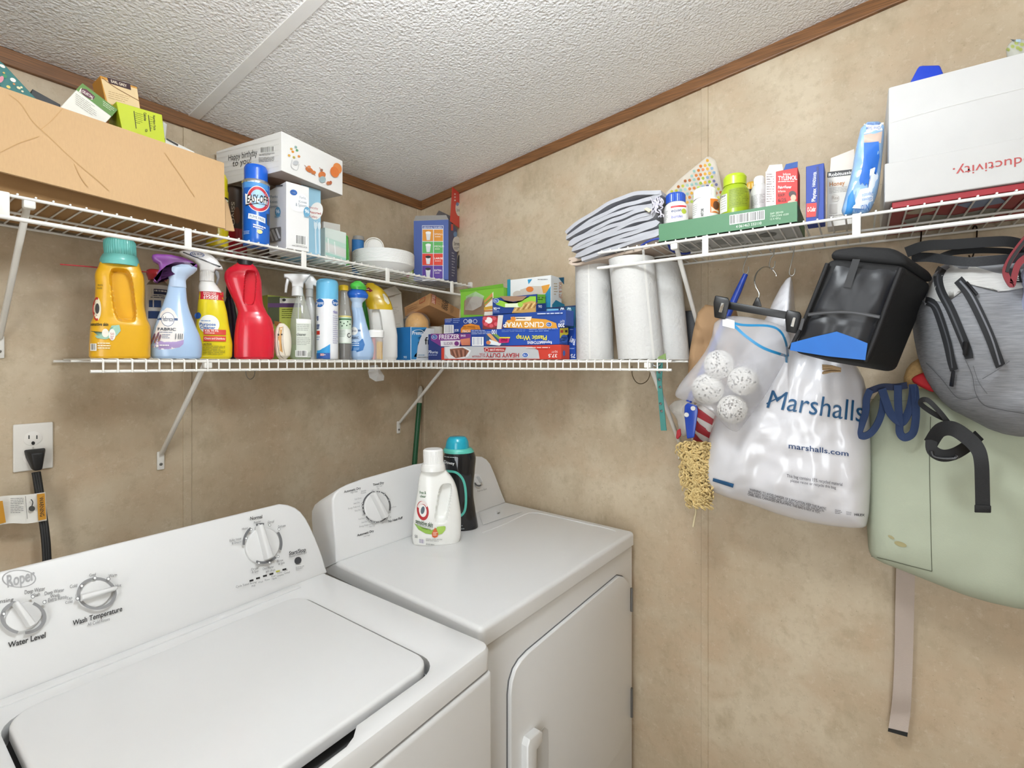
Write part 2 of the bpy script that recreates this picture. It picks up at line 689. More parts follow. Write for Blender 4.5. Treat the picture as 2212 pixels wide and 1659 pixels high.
# ---------------------------------------------------------------- stuffed soft goods hung on the right wall
class Pillow:
    def __init__(s, X, outline, centre, tf, tb=0.03, k=3.0, p=0.6, wr=0.0, ws=14.0, hf=None, smooth=2, seed=0.0, nr=26, na=160):
        s.X, s.tf, s.tb, s.k, s.p, s.wr, s.ws, s.hf, s.seed = X, tf, tb, k, p, wr, ws, hf, seed
        s.nr, s.na = nr, na
        o = chaikin(outline, smooth) if smooth else outline
        q = [atX(a, b, X) for a, b in o]
        s.o = [(-t.y, t.z) for t in q]
        c = atX(centre[0], centre[1], X)
        s.c = (-c.y, c.z)
        s.polar = []
        n = len(s.o)
        L = [0.0]
        for i in range(n):
            a, b = s.o[i], s.o[(i + 1) % n]
            L.append(L[-1] + math.hypot(b[0] - a[0], b[1] - a[1]))
        s.rs = []
        j = 0
        for i in range(na):
            d = L[-1] * i / na
            while L[j + 1] < d: j += 1
            t = (d - L[j]) / max(1e-9, L[j + 1] - L[j])
            a, b = s.o[j], s.o[(j + 1) % n]
            s.rs.append((lerp(a[0], b[0], t), lerp(a[1], b[1], t)))
    def rout(s, ang):
        dx, dy = math.cos(ang), math.sin(ang)
        best = 0.0
        n = len(s.rs)
        for i in range(n):
            ax, ay = s.rs[i][0] - s.c[0], s.rs[i][1] - s.c[1]
            bx, by = s.rs[(i + 1) % n][0] - s.c[0], s.rs[(i + 1) % n][1] - s.c[1]
            den = dx * (by - ay) - dy * (bx - ax)
            if abs(den) < 1e-12: continue
            t = (ax * (by - ay) - ay * (bx - ax)) / den
            w = (ax * dy - ay * dx) / den
            if t > 0 and -1e-6 <= w <= 1 + 1e-6: best = max(best, t)
        return max(best, 1e-4)
    def hh(s, a, b, t):
        t = min(t, 1.0)
        h = s.tf * (1 - t ** s.k) ** s.p
        if s.wr:
            f = (1 - t ** 6)
            h += s.wr * f * (noise.noise(V((a * s.ws, b * s.ws * 0.8, s.seed))) + 0.5 * noise.noise(V((a * s.ws * 2.3, b * s.ws * 2, s.seed + 5))))
        if s.hf: h += s.hf(a, b, t)
        return max(h, -s.tb * 0.5)
    def h(s, a, b):
        da, db = a - s.c[0], b - s.c[1]
        r = math.hypot(da, db)
        if r < 1e-6: return s.hh(a, b, 0)
        return s.hh(a, b, r / s.rout(math.atan2(db, da)))
    def __call__(s, px, py, eps=0.0):
        x = s.X
        for _ in range(4):
            q = atX(px, py, x)
            x = s.X - s.h(-q.y, q.z)
        q = atX(px, py, x)
        return V((q.x - eps, q.y, q.z))
    def mesh(s):
        vs = [V((s.X - s.hh(s.c[0], s.c[1], 0), -s.c[0], s.c[1]))]
        fs = []
        n = s.na
        for r in range(1, s.nr + 1):
            t = math.sin(r / s.nr * math.pi / 2)
            for (a, b) in s.rs:
                x, z = s.c[0] + (a - s.c[0]) * t, s.c[1] + (b - s.c[1]) * t
                vs.append(V((s.X - s.hh(x, z, t), -x, z)))
        fs += [(0, 1 + i, 1 + (i + 1) % n) for i in range(n)]
        for r in range(s.nr - 1):
            a = 1 + r * n
            fs += [(a + i, a + n + i, a + n + (i + 1) % n, a + (i + 1) % n) for i in range(n)]
        last = 1 + (s.nr - 1) * n
        prev = last
        for t in (0.93, 0.75, 0.4):
            st = len(vs)
            for (a, b) in s.rs:
                x, z = s.c[0] + (a - s.c[0]) * t, s.c[1] + (b - s.c[1]) * t
                vs.append(V((s.X + s.tb * (1 - t ** 4), -x, z)))
            fs += [(prev + i, st + i, st + (i + 1) % n, prev + (i + 1) % n) for i in range(n)]
            prev = st
        fs.append(tuple(prev + i for i in range(n)))
        return MB().add(vs, fs)

def puck(mb, pts, vec, bev, seg=3):
    """a flat-topped solid with a rounded rim: outline pts are the front face, vec runs to the back"""
    pts = [V(p) for p in pts]
    n = len(pts)
    c = sum(pts, V((0, 0, 0))) / n
    ar = sum(((pts[i] - c).cross(pts[(i + 1) % n] - c) for i in range(n)), V((0, 0, 0)))
    vn = ar.normalized()
    if vn.dot(V(vec)) < 0: vn = -vn
    sg = 1 if ar.dot(vn) > 0 else -1
    inw = []
    for i in range(n):
        t = (pts[(i + 1) % n] - pts[i - 1]).normalized()
        inw.append(vn.cross(t).normalized() * sg)
    vs, fs = [], []
    vs += [p + V(vec) for p in pts]
    for k in range(seg + 1):
        a = math.pi / 2 * k / seg
        vs += [pts[i] + vn * (bev * (1 - math.sin(a))) + inw[i] * (bev * (1 - math.cos(a))) for i in range(n)]
    for r in range(seg + 1):
        fs += [(r * n + i, r * n + (i + 1) % n, (r + 1) * n + (i + 1) % n, (r + 1) * n + i) for i in range(n)]
    fs += [tuple(range(n)), tuple((seg + 1) * n + i for i in range(n))]
    return mb.add(vs, fs)

def rrect(x0, y0, x1, y1, r, nc=6, ns=10):
    out = []
    for (cx, cy, a0, ex, ey) in ((x1 - r, y0 + r, -90, 0, 1), (x1 - r, y1 - r, 0, -1, 0), (x0 + r, y1 - r, 90, 0, -1), (x0 + r, y0 + r, 180, 1, 0)):
        for i in range(nc + 1):
            t = math.radians(a0 + 90 * i / nc)
            out.append((cx + r * math.cos(t), cy + r * math.sin(t)))
        L = (y1 - y0 - 2 * r) if ey else (x1 - x0 - 2 * r)
        p = out[-1]
        for i in range(1, ns):
            out.append((p[0] + ex * L * i / ns, p[1] + ey * L * i / ns))
    return out

# ================================================================ room
WALL, CEIL, WOOD = mat_wall(), mat_ceiling(), mat_wood()
XL, YF = -1.25, -1.7
def cz(y): return 2.188 + 0.1215 * (WY - y)

struct('floor', MB().box((XL - .1, YF - .1, -0.06), (WX + .1, WY + .1, 0)), M('8f8577', 0.5, var=0.1))
mb = MB()
a, b = YF - .1, WY + .1
mb.add([(XL - .1, a, cz(a)), (WX + .1, a, cz(a)), (WX + .1, b, cz(b)), (XL - .1, b, cz(b)),
        (XL - .1, a, cz(a) + .06), (WX + .1, a, cz(a) + .06), (WX + .1, b, cz(b) + .06), (XL - .1, b, cz(b) + .06)],
       [(0, 1, 2, 3), (7, 6, 5, 4), (0, 4, 5, 1), (1, 5, 6, 2), (2, 6, 7, 3), (3, 7, 4, 0)])
struct('ceiling', mb, CEIL)
struct('wall_back', MB().box((XL - .06, WY, 0), (WX + .06, WY + .06, 2.25)), WALL)
struct('wall_right', MB().prism([(WX, WY, 0), (WX, YF, 0), (WX, YF, cz(YF) + .02), (WX, WY, cz(WY) + .02)], (0.06, 0, 0)), WALL)
zf = cz(YF) + .02
DY0, DY1, DZ1 = -.80, .15, 2.03                    # unseen opening added in the left wall to let in fill light
mb = MB().box((XL - .06, YF - .06, 0), (XL, DY0, cz(YF))).box((XL - .06, DY1, 0), (XL, WY + .06, 2.25))
mb.box((XL - .06, DY0, DZ1), (XL, DY1, cz(DY1)))
struct('wall_left', mb, WALL)
struct('wall_front', MB().box((XL - .06, YF - .06, 0), (WX + .06, YF, zf)), WALL)
struct('trim_7', MB().rbox((XL - .07, DY0 - .05, 0), (XL + .012, DY0, DZ1 + .05), .003, 1).rbox((XL - .07, DY1, 0), (XL + .012, DY1 + .05, DZ1 + .05), .003, 1).rbox((XL - .07, DY0, DZ1), (XL + .012, DY1, DZ1 + .05), .003, 1), WOOD)  # casing round the added opening
pl = bpy.data.lights.new('fill_opening_portal', 'AREA')
pl.shape = 'RECTANGLE'
pl.size, pl.size_y = DZ1, DY1 - DY0
pl.cycles.is_portal = True
po = bpy.data.objects.new('fill_opening_portal', pl)
COL.objects.link(po)
po.location = (XL - .03, (DY0 + DY1) / 2, DZ1 / 2)
po.rotation_euler = (0, -math.pi / 2, 0)
# crown strips, battens, ceiling seam
struct('trim_1', MB().rbox((XL, WY - .011, 2.150), (WX - .0005, WY + .002, 2.1885), .0025, 2), WOOD)
mb = MB()
y0, y1 = WY - .011, YF
mb.hull([(x, y, cz(y) - dz) for x in (WX - .011, WX + .002) for y in (y0, y1) for dz in (0.0375, -0.001)], .0025, 2)
struct('trim_2', mb, WOOD)
struct('trim_3', MB().rbox((.596, WY - .004, 0), (.618, WY + .002, 2.151), .001, 1), WALL)
struct('trim_4', MB().rbox((WX - .004, .3725, 0), (WX + .002, .3925, 2.30), .001, 1), WALL)
struct('trim_5', MB().rbox((WX - .024, WY - .003, 0), (WX - .001, WY + .002, 2.15), .001, 1).rbox((WX - .003, WY - .024, 0), (WX + .002, WY - .003, 2.15), .001, 1), WALL)
mb = MB()
mb.add([(x, y, cz(y) - dz) for y in (WY - .011, YF) for x in (.607, .636) for dz in (0.0, 0.0035)],
       [(0, 1, 5, 4), (2, 3, 7, 6), (1, 3, 7, 5), (0, 2, 6, 4), (0, 1, 3, 2), (4, 5, 7, 6)])
struct('trim_6', mb, M('edecea', 0.6, bump=0.1))

# ceiling lamp behind the camera
lx, ly = LAMP_AT
lz = cz(ly)
lamp = thing('ceiling_lamp', 'round white glass ceiling lamp above the standing room before the machines', 'lamp', (lx, ly, lz))
MB().lathe((lx, ly, lz - .03), [(0.06, 0.04), (0.062, 0.0), (0.03, -0.012), (.008, -.02), (.008, -.04)], 32).build('base', M('e6e2d8', 0.4), lamp, 40)
em = bpy.data.materials.new('lamp_glass_glow')
em.use_nodes = True
eb = em.node_tree.nodes['Principled BSDF']
eb.inputs['Base Color'].default_value = (1, 1, 1, 1)
eb.inputs['Emission Color'].default_value = (0.90, 0.96, 1.0, 1)
eb.inputs['Emission Strength'].default_value = LAMP_POWER
tc_ = em.node_tree.nodes.new('ShaderNodeTexNoise')
gz = lz - .175
MB().lathe((lx, ly, gz), [(max(.02, .115 * math.sin(t)), .115 * math.cos(t)) for t in [.15 + (math.pi - .15) * i / 18 for i in range(19)]], 40).build('glass_globe', em, lamp, 180)

# ================================================================ washer
WHT = M('dededd', 0.28, var=0.01)
WHP = M('dcdcdb', 0.38, var=0.01)
DK = M('2c2c2e', 0.6)
wm = thing('washing_machine', 'white top-loading washing machine with three control knobs, nearest the camera', 'washer', (0.393, 0.93, 0))
MB().rbox((.044, .574, 0.0), (.741, 1.295, .868), .010, 3).build('body', WHT, wm, 40)
outer = rrect(.040, .578, .745, 1.295, .022, 6, 24)
inner = rrect(.144, .618, .642, 1.073, .046, 6, 24)
inn = []
for (x, y) in inner:
    if y < .6185 and .205 < x < .452: y -= 0.022 * min(1, (x - .205) / .012, (.452 - x) / .012)
    inn.append((x, y))
n = len(outer)
vs = []
vs += [V((x, y, .872)) for x, y in outer]
vs += [V((x, y, .905)) for x, y in outer]
def shr(p, d):
    cx_, cy_ = .3925, .9365
    return (p[0] + (d if p[0] < cx_ else -d) * min(1, abs(p[0] - cx_) / .3), p[1] + (d if p[1] < cy_ else -d) * min(1, abs(p[1] - cy_) / .3))
vs += [V(shr(p, .003) + (.9122,)) for p in outer]
vs += [V(shr(p, .010) + (.915,)) for p in outer]
vs += [V((x, y, .915)) for x, y in [(q[0] + (.006 if q[0] > .39 else -.006), q[1] + (.006 if q[1] > .85 else -.006)) for q in inn]]
vs += [V((x, y, .911)) for x, y in inn]
vs += [V((x, y, .880)) for x, y in inn]
fs = []
for r in range(6):
    fs += [(r * n + i, r * n + (i + 1) % n, (r + 1) * n + (i + 1) % n, (r + 1) * n + i) for i in range(n)]
fs.append(tuple(6 * n + i for i in range(n)))
MB().add(vs, fs).build('top_deck', WHT, wm, 35)
MB().hull([(x, y, .8802) for x, y in inn[::3]] + [(x, y, .8815) for x, y in inn[::3]]).build('lid_well', M('4a4a4a', .7), wm)
lid = [(x, y) for x, y in rrect(.152, .628, .634, 1.066, .040, 6, 12)]
lid_o = puck(MB(), [V((x, y, .9195)) for x, y in lid], (0, 0, -.020), .007, 4).build('lid', WHT, wm, 30)
# control panel
WPN = V((0, -.192, .073)).normalized()
wp = Plane((0.393, 1.127, .915), WPN)
half = [(706, 1238), (703, 1222), (697, 1202), (690, 1183), (681, 1160), (671, 1138), (661, 1119), (650, 1105), (638, 1096), (622, 1090), (604, 1088)]
R = [wp(a, b) for a, b in half]
pts = R + [V((2 * .393 - p.x, p.y, p.z)) for p in reversed(R)]
zt = R[-1].z
pan = puck(MB(), pts, (0, .085, -.050), .005, 3).build('control_panel', WHP, wm, 40)
MB().rbox((.12, 1.100, .914), (.66, 1.124, .9185), .002, 2).build('hinge_ledge', WHT, wm, 40)
pr = Print(wm, wp)
GR, BK, LG = '6d6d6e', '2b2b2c', '9a9a9b'
pr.arc(41, 1250, 37, 19, .08, 0, 360, 'a6a6a7', 40)
pr.textq('Roper', (14, 1243), (74, 1227), (76, 1252), (16, 1269), 'a6a6a7', bold=.02)
pr.text('Sensing', -14, 1297, 29, 1306, GR, -.17)
pr.text('Deep Water', 53, 1275, 97, 1284, GR, -.20).text('Wash', 66, 1283, 86, 1291, GR, -.2)
pr.text('Deep Water', 96, 1278, 138, 1286, GR, -.20).text('Wash', 108, 1285, 128, 1292, GR, -.2).text('+ Extra Rinse', 96, 1294, 143, 1303, GR, -.22)
pr.text('Water Level', 17, 1388, 98, 1400, BK, -.285, bold=.025)
pr.text('Cold', 150, 1264, 166, 1271, GR, -.18).text('Cool', 192, 1240, 206, 1246, GR, -.18).text('Warm', 234, 1241, 252, 1248, GR, -.18).text('Hot', 249, 1263, 261, 1269, GR, -.18)
pr.text('Tap', 142, 1290, 155, 1296, GR, -.18).text('Cold', 140, 1299, 155, 1305, GR, -.18)
pr.text('Wash Temperature', 156, 1341, 263, 1352, BK, -.30, bold=.025)
pr.text('All Cold Rinses', 188, 1346, 236, 1353, GR, -.27)
pr.text('Normal', 539, 1117, 565, 1124, BK, -.17, bold=.02)
for t, x, y, w in (('Regular', 547, 1130, 15), ('Casual', 577, 1129, 13), ('Delicate', 599, 1139, 16), ('Heavy', 521, 1144, 13), ('Bulky Items', 494, 1169, 25), ('& Sheets', 499, 1175, 20),
                   ('Drain', 541, 1231, 14), ('& Spin', 542, 1237, 14), ('Clean Washer', 565, 1230, 24), ('with affresh', 572, 1236, 20), ('Rinse', 597, 1213, 12), ('& Spin', 599, 1219, 13)):
    pr.text(t, x, y - 3, x + w, y + 2, GR, -.22)
pr.text('Start/Stop', 622, 1192, 658, 1200, BK, -.24, bold=.02).text('Pause/Unlock Lid', 622, 1201, 659, 1206, GR, -.27)
pr.lines(636, 1226, 654, 1232, 2, LG, -.2)
pr.text('Cycle Status', 507, 1266, 535, 1271, GR, -.27)
for t, x, y, w in (('Sensing', 537, 1262, 14), ('Fill', 541, 1268, 7), ('Wash', 555, 1260, 10), ('Rinse', 569, 1255, 10), ('Final', 583, 1247, 9), ('Spin', 585, 1252, 9), ('Cycle', 595, 1240, 10), ('Complete', 594, 1246, 15), ('Lid', 611, 1234, 6), ('Locked', 611, 1240, 11)):
    pr.text(t, x, y - 3, x + w, y + 1, GR, -.25)
for (cx, cy, rx, ry, a0, a1) in ((48, 1334, 50, 37, -62, 85), (48, 1334, 50, 37, 105, 250), (206, 1283, 43, 35, 150, 395), (206, 1283, 43, 35, 20, 150), (563, 1175, 43, 44, 175, 232), (563, 1175, 43, 44, 250, 275), (563, 1175, 43, 44, -35, 20), (563, 1175, 43, 44, 45, 110)):
    pr.arc(cx, cy, rx, ry, .17 if rx > 42 and cx < 300 else .12, a0, a1, '8f8f90' if cx < 300 else '6f7072')
for (x, y) in ((6, 1327), (68, 1290), (93, 1302), (164, 1294), (173, 1267), (201, 1250), (230, 1252), (554, 1136), (577, 1136), (597, 1145), (537, 1146), (526, 1165), (553, 1218), (576, 1217), (594, 1204)):
    r_ = 4.2 if x < 300 else 3
    pr.ell(x, y, r_, r_, 'efefee', n=14, rings=1).arc(x, y, r_, r_, .3, 0, 360, '77787a', 14)
pr.done()
def knob(parent, hit, cx, cy, rx, e0, e1, h=0.016, name='knob'):
    o = hit(cx, cy)
    r = (hit(cx + rx, cy) - hit(cx - rx, cy)).length / 2
    nn = hit.n
    k = MB().lathe(o, [(r, 0.0), (r * .99, h * .35), (r * .93, h * .5), (r * .6, h * .56), (0.001, h * .6)], 40, nn).build(name, WHP, parent, 40)
    a, b = hit(*e0), hit(*e1)
    t = (b - a).normalized()
    w = t.cross(nn)
    pt = []
    for p, ww in ((a, r * .20), (b, r * .30)):
        pt += [p + w * ww + nn * h * .2, p - w * ww + nn * h * .2, p + w * ww * .55 + nn * h * 1.5, p - w * ww * .55 + nn * h * 1.5]
    MB().hull(pt, r * .07, 2).build('grip_ridge', WHP, k, 40)
    return k
knob(wm, wp, 50, 1333, 39, (30, 1302), (66, 1352))
knob(wm, wp, 205, 1283, 35, (246, 1272), (170, 1293))
knob(wm, wp, 566, 1178, 37, (555, 1136), (576, 1208))
o = wp(643, 1211)
MB().lathe(o, [(.0085, 0), (.0085, .003), (.0075, .0045), (.001, .005)], 24, WPN).build('start_button', M('3f4043', .35), wm, 40)
for i, (x, y) in enumerate(((543, 1254), (557, 1249), (572, 1244), (586, 1240), (600, 1234), (614, 1230))):
    a, b = wp(x - 4, y + 1), wp(x + 4, y - 1)
    up = WPN.cross((b - a).normalized()) * .0018
    MB().slab([a - up, b - up, b + up, a + up], .0012).build('indicator_light', M('202122' if i != 4 else 'b9b64a', .3), wm)

# ================================================================ dryer
DRZ = math.radians(-3)
dr = thing('tumble_dryer', 'white tumble dryer in the corner with a panelled door on its front', 'dryer', (1.15, .93, 0))
df = frame((1.505, .588, 0), DRZ)
MB().rbox((-.733, .006, 0), (-.003, .70, .874), .008, 3, df).build('body', WHT, dr, 40)
puck(MB(), [df((x, y, .916)) for x, y in rrect(-.737, 0, 0, .71, .014, 6, 4)], (0, 0, -.040), .011, 4).build('top', WHT, dr, 30)
MB().hull([df((x, y, z)) for x in (-.730, -.006) for y in (.008, .69) for z in (.871, .878)]).build('top_gap', M('77787a', .6), dr)
dfront = Plane(df((-.3, 0.006, .5)), df((0, -1, 0)) - df((0, 0, 0)))
door_px = [(1331, 1243), (1342, 1245), (1350, 1254), (1354, 1268), (1356, 1300), (1358, 1540), (1354, 1580), (1338, 1612), (1310, 1650), (1290, 1680), (1260, 1720), (1098, 1860), (1096, 1700), (1096, 1500), (1099, 1470), (1107, 1444), (1119, 1424), (1136, 1406)]
dp = [dfront(a, b) for a, b in door_px]
nn = dfront.n
puck(MB(), [p + nn * .010 for p in dp], -nn * .012, .004, 3).build('door', WHT, dr, 30)
MB().prism([p + nn * .0012 + (p - dfront(1230, 1480)).normalized() * .004 for p in dp], -nn * .002).build('door_gap', M('6c6d6f', .6), dr)
for (t0, t1) in ((1268, 1318), (1483, 1545)):
    h0, h1 = dfront(1357, t0, .012), dfront(1357, t1, .012)
    MB().tube([h0, h1], .0045, 10).build('hinge', M('8d8d8c', .3, 0.9), dr, 40)
hp = [dfront(a, b) + nn * .010 for a, b in ((1119, 1602), (1124, 1585), (1146, 1567), (1152, 1570), (1152, 1590), (1140, 1606), (1138, 1720), (1119, 1740))]
puck(MB(), [p + nn * .018 for p in hp], -nn * .019, .005, 3).build('door_handle', WHT, dr, 30)
pk = [dfront(a, b) + nn * .0102 for a, b in ((1153, 1600), (1158, 1578), (1168, 1566), (1176, 1572), (1177, 1600), (1177, 1720), (1156, 1735))]
MB().prism(pk, nn * .0006).build('pocket_shade', M('c9c9c8', .4), dr)  # flat patch, the grip recess's shade is painted in its grey
# dryer control panel
b0, b1 = V((.796, 1.156, .916)), V((1.509, 1.118, .916))
DPN = ((b1 - b0).cross(V((0, .062, .206)))).normalized()
dpan = Plane(b0, DPN)
DPN = dpan.n
out = [(727, 1216), (722, 1150), (718, 1095), (718, 1078), (724, 1064), (736, 1054), (752, 1046), (785, 1034), (895, 1003), (1000, 986), (1030, 985), (1042, 986), (1052, 992), (1060, 1002), (1070, 1025), (1080, 1052), (1092, 1087)]
P_ = [dpan(a, b) for a, b in out]
back = V((0, .10, -.052))
puck(MB(), P_, back, .006, 3).build('control_panel', WHP, dr, 40)
pr = Print(dr, dpan)
pr.text('Automatic Dry', 743, 1060, 779, 1065, BK, -.24, bold=.025).text('High Heat', 757, 1062, 772, 1066, LG, -.2)
pr.text('Timed Dry', 805, 1045, 829, 1050, BK, -.22, bold=.025).text('High Heat', 812, 1050, 825, 1053, LG, -.2)
pr.text('No Heat Fluff', 839, 1124, 869, 1129, BK, -.28, bold=.025)
pr.text('Automatic Dry', 771, 1154, 807, 1159, BK, -.28, bold=.025).text('Low Heat', 785, 1156, 798, 1160, LG, -.2)
for t, x, y, w in (('Wrinkle', 779, 1063, 11), ('Prevent', 779, 1067, 11), ('Cool Down', 765, 1080, 15), ('Less Dry', 763, 1089, 13), ('Energy Preferred', 751, 1100, 25), ('Very Dry', 765, 1105, 13), ('Off', 781, 1114, 5), ('Cool Down', 773, 1123, 14), ('Less Dry', 780, 1130, 12), ('Energy Preferred', 775, 1139, 25), ('Very Dry', 796, 1139, 12), ('Off', 800, 1062, 5), ('70', 813, 1058, 4), ('60', 827, 1068, 4), ('40', 837, 1081, 4), ('Cool Down', 841, 1098, 13), ('Off', 837, 1109, 5), ('20', 839, 1119, 4), ('10', 833, 1127, 4), ('Off', 821, 1132, 5)):
    pr.text(t, x, y - 3, x + w, y + 0.5, LG, -.22)
for a0, a1 in ((185, 262), (270, 285), (288, 375), (-25, 15), (40, 75), (80, 140), (150, 180)):
    pr.arc(811, 1095, 31, 34, .10, a0, a1, '5d5e60', 16)
for (x, y) in ((780, 1088), (780, 1094), (781, 1102), (795, 1124), (802, 1128), (807, 1129), (835, 1114), (831, 1121), (813, 1064), (826, 1069), (836, 1081)):
    pr.ell(x, y, 2, 2, 'efefee', n=10, rings=1).arc(x, y, 2, 2, .4, 0, 360, '55565a', 10)
pr.text('Push to Start', 1027, 1060, 1047, 1064, GR, -.28)
pr.arc(1030, 1037, 11, 15, .2, 60, 150, '55565a')
pr.done()
knob(dr, dpan, 812, 1095, 27, (799, 1066), (827, 1118), .018)
k2 = knob(dr, dpan, 1030, 1036, 9, (1026, 1030), (1034, 1042), .016)
MB().hull([atZ(a, b, z) for a, b in ((1043, 1134), (1129, 1105), (1090, 1091), (1034, 1108)) for z in (.915, .9185)], .001, 1).build('lint_screen_cover', WHT, dr, 30)
MB().hull([atZ(a, b, z) for a, b in ((1074, 1108), (1080, 1106), (1078, 1103), (1073, 1104)) for z in (.917, .927)], .001, 1).build('lint_screen_grip', WHT, dr, 30)
rp = [atZ(a, b, .9155) for a, b in ((1042, 1151), (1090, 1132), (1132, 1112), (1150, 1108), (1180, 1112), (1260, 1130), (1320, 1144), (1330, 1148))]
MB().tube(crom(rp, 4), .0022, 8).build('top_ridge', WHT, dr, 60)

# ================================================================ wire shelves
WIRE = M('e9e7e1', 0.35, var=0.02)
mA = lambda s_, d, z: V((s_, WY - d, z))
mB = lambda s_, d, z: V((WX - d, s_, z))
def wire_shelf(name, label, mp, s0, s1, z, style, tabs=(), dep=.305, step=.0254, off=0.012):
    root = thing(name, label, 'wire shelf', mp((s0 + s1) / 2, .15, z))
    sg = 1 if s1 > s0 else -1
    back = MB().tube([mp(s0, .012, z - .0045), mp(s1, .012, z - .0045)], .0032, 8)
    back.build('back_rail', WIRE, root, 60)
    MB().tube([mp(s0, .16, z - .0045), mp(s1, .16, z - .0045)], .0028, 8).build('middle_rail', WIRE, root, 60)
    MB().tube([mp(s0, dep, z - .0045), mp(s1, dep, z - .0045)], .0034, 8).build('front_rail', WIRE, root, 60)
    low = .0265 if style == 'ladder' else .0475
    MB().tube([mp(s0, dep + (.0 if style == 'ladder' else .003), z - low), mp(s1, dep + (.0 if style == 'ladder' else .003), z - low)], .0034 if style == 'ladder' else .0045, 10).build('lower_rail', WIRE, root, 60)
    if style == 'ladder':
        path = [(.008, z), (dep - .003, z), (dep + .0035, z - .001), (dep + .0048, z - .005), (dep + .0048, z - .029)]
    else:
        path = [(.008, z), (dep + .003, z)]
    s = s0 + sg * off
    first = None
    base = root.location.copy()
    while (s1 - s) * sg > 0:
        if first is None:
            first = MB().tube([mp(s, d, zz) for d, zz in path], .0019, 6).build('cross_wire', WIRE, root, 60)
            f0 = s
        else:
            c = first.copy()
            COL.objects.link(c)
            c.parent = root
            c.location = mp(s, 0, 0) - mp(f0, 0, 0)
        s += sg * step
    for t in tabs:
        lo, hi = mp(t - .0075, dep - .001, z - .050), mp(t + .0075, dep + .006, z + .000)
        MB().rbox(tuple(min(a, b) for a, b in zip(lo, hi)), tuple(max(a, b) for a, b in zip(lo, hi)), .002, 2).build('rail_tab', WIRE, root, 40)
    return root

ZL, ZUA, ZUB = 1.4685, 1.7815, 1.7715        # wire heights: lower shelves, upper back shelf, upper right shelf
xa = atY(195, 780, WY - .305).x
wire_shelf('wire_shelf', 'long white wire shelf high on the back wall, holding the cardboard box and plates', mA, XL + .02, WX - .012, ZUA, 'rod', [atY(p, 0, WY - .305).x for p in (8, 405, 655, 836, 975)])
wire_shelf('wire_shelf', 'lower white wire shelf on the back wall, lined with cleaning bottles', mA, xa, WX - .006, ZL, 'ladder', off=.02)
yb0, yb1 = WY - .305 - .008, atX(1451, 780, WX - .305).y
wire_shelf('wire_shelf', 'short lower white wire shelf on the right wall under wrap boxes and paper towels', mB, yb0, yb1, ZL, 'ladder')
wire_shelf('wire_shelf', 'upper white wire shelf on the right wall with bags hooked beneath it', mB, atX(1292, 0, WX - .305).y, -1.0, ZUB, 'rod', [atX(p, 0, WX - .302).y for p in (1525, 1850)] + [-.35, -.65])

def bracket(label, mp, s, z, drop=.285, dep=.285, ds=0.0):
    root = thing('shelf_bracket', label, 'bracket', mp(s, .004, z - drop), 'white diagonal shelf braces')
    a, b = mp(s, dep, z - .012), mp(s + ds, .010, z - drop + .02)
    e = (mp(1, 0, 0) - mp(0, 0, 0))
    t = (b - a).normalized()
    w = e.cross(t).normalized()
    MB().hull([q + e * i * .0055 + w * j * .0055 for q in (a, b) for i in (-1, 1) for j in (-1, 1)], .0035, 3).build('brace', WIRE, root, 40)
    lo, hi = mp(s + ds - .009, .0005, z - drop - .026), mp(s + ds + .009, .006, z - drop + .026)
    pl = MB().rbox(tuple(min(a_, b_) for a_, b_ in zip(lo, hi)), tuple(max(a_, b_) for a_, b_ in zip(lo, hi)), .0025, 2).build('foot_plate', WIRE, root, 40)
    nrm = mp(0, 1, 0) - mp(0, 0, 0)
    MB().lathe(mp(s + ds, .006, z - drop - .010), [(.0042, 0), (.0040, .0016), (.001, .0024)], 14, nrm).build('screw', M('8b8b88', .35, .8), pl, 40)
    q = mp(s, dep + .012, z - .008)
    lo, hi = q - V((.009, .009, .014)), q + V((.009, .009, .006))
    MB().rbox(lo, hi, .003, 2).build('rail_clip', WIRE, root, 40)
bracket('white diagonal brace under the high back shelf at the left edge of the photo', mA, atY(61, 450, 1.32).x, ZUA)
bracket('white diagonal brace under the lower back shelf below the yellow spray bottle', mA, atY(348, 1005, 1.605).x, ZL)
bracket('white diagonal brace in the room corner, crossing in front of the green pole', mA, atY(862, 925, 1.605).x, ZL)
bracket('white diagonal brace at the end of the lower right shelf under the towel rolls', mB, atX(1405, 800, WX - .28).y, ZL)
bracket('white diagonal brace under the upper right shelf beside the paper towels', mB, atX(1462, 530, WX - .28).y, ZUB)

# shelf end caps on the right wall
for lab, px, py in (('small white plastic wall clip at the end of the high back shelf', 1016, 616),):
    p = atX(px, py, WX - .006)
    MB().rbox(p - V((.006, .010, .012)), p + V((.0055, .010, .012)), .003, 2).build('wall_clip', WIRE, None, 40, loc=p)
    tag(bpy.context.scene.objects[-1] if False else COL.objects[-1], lab, 'clip')

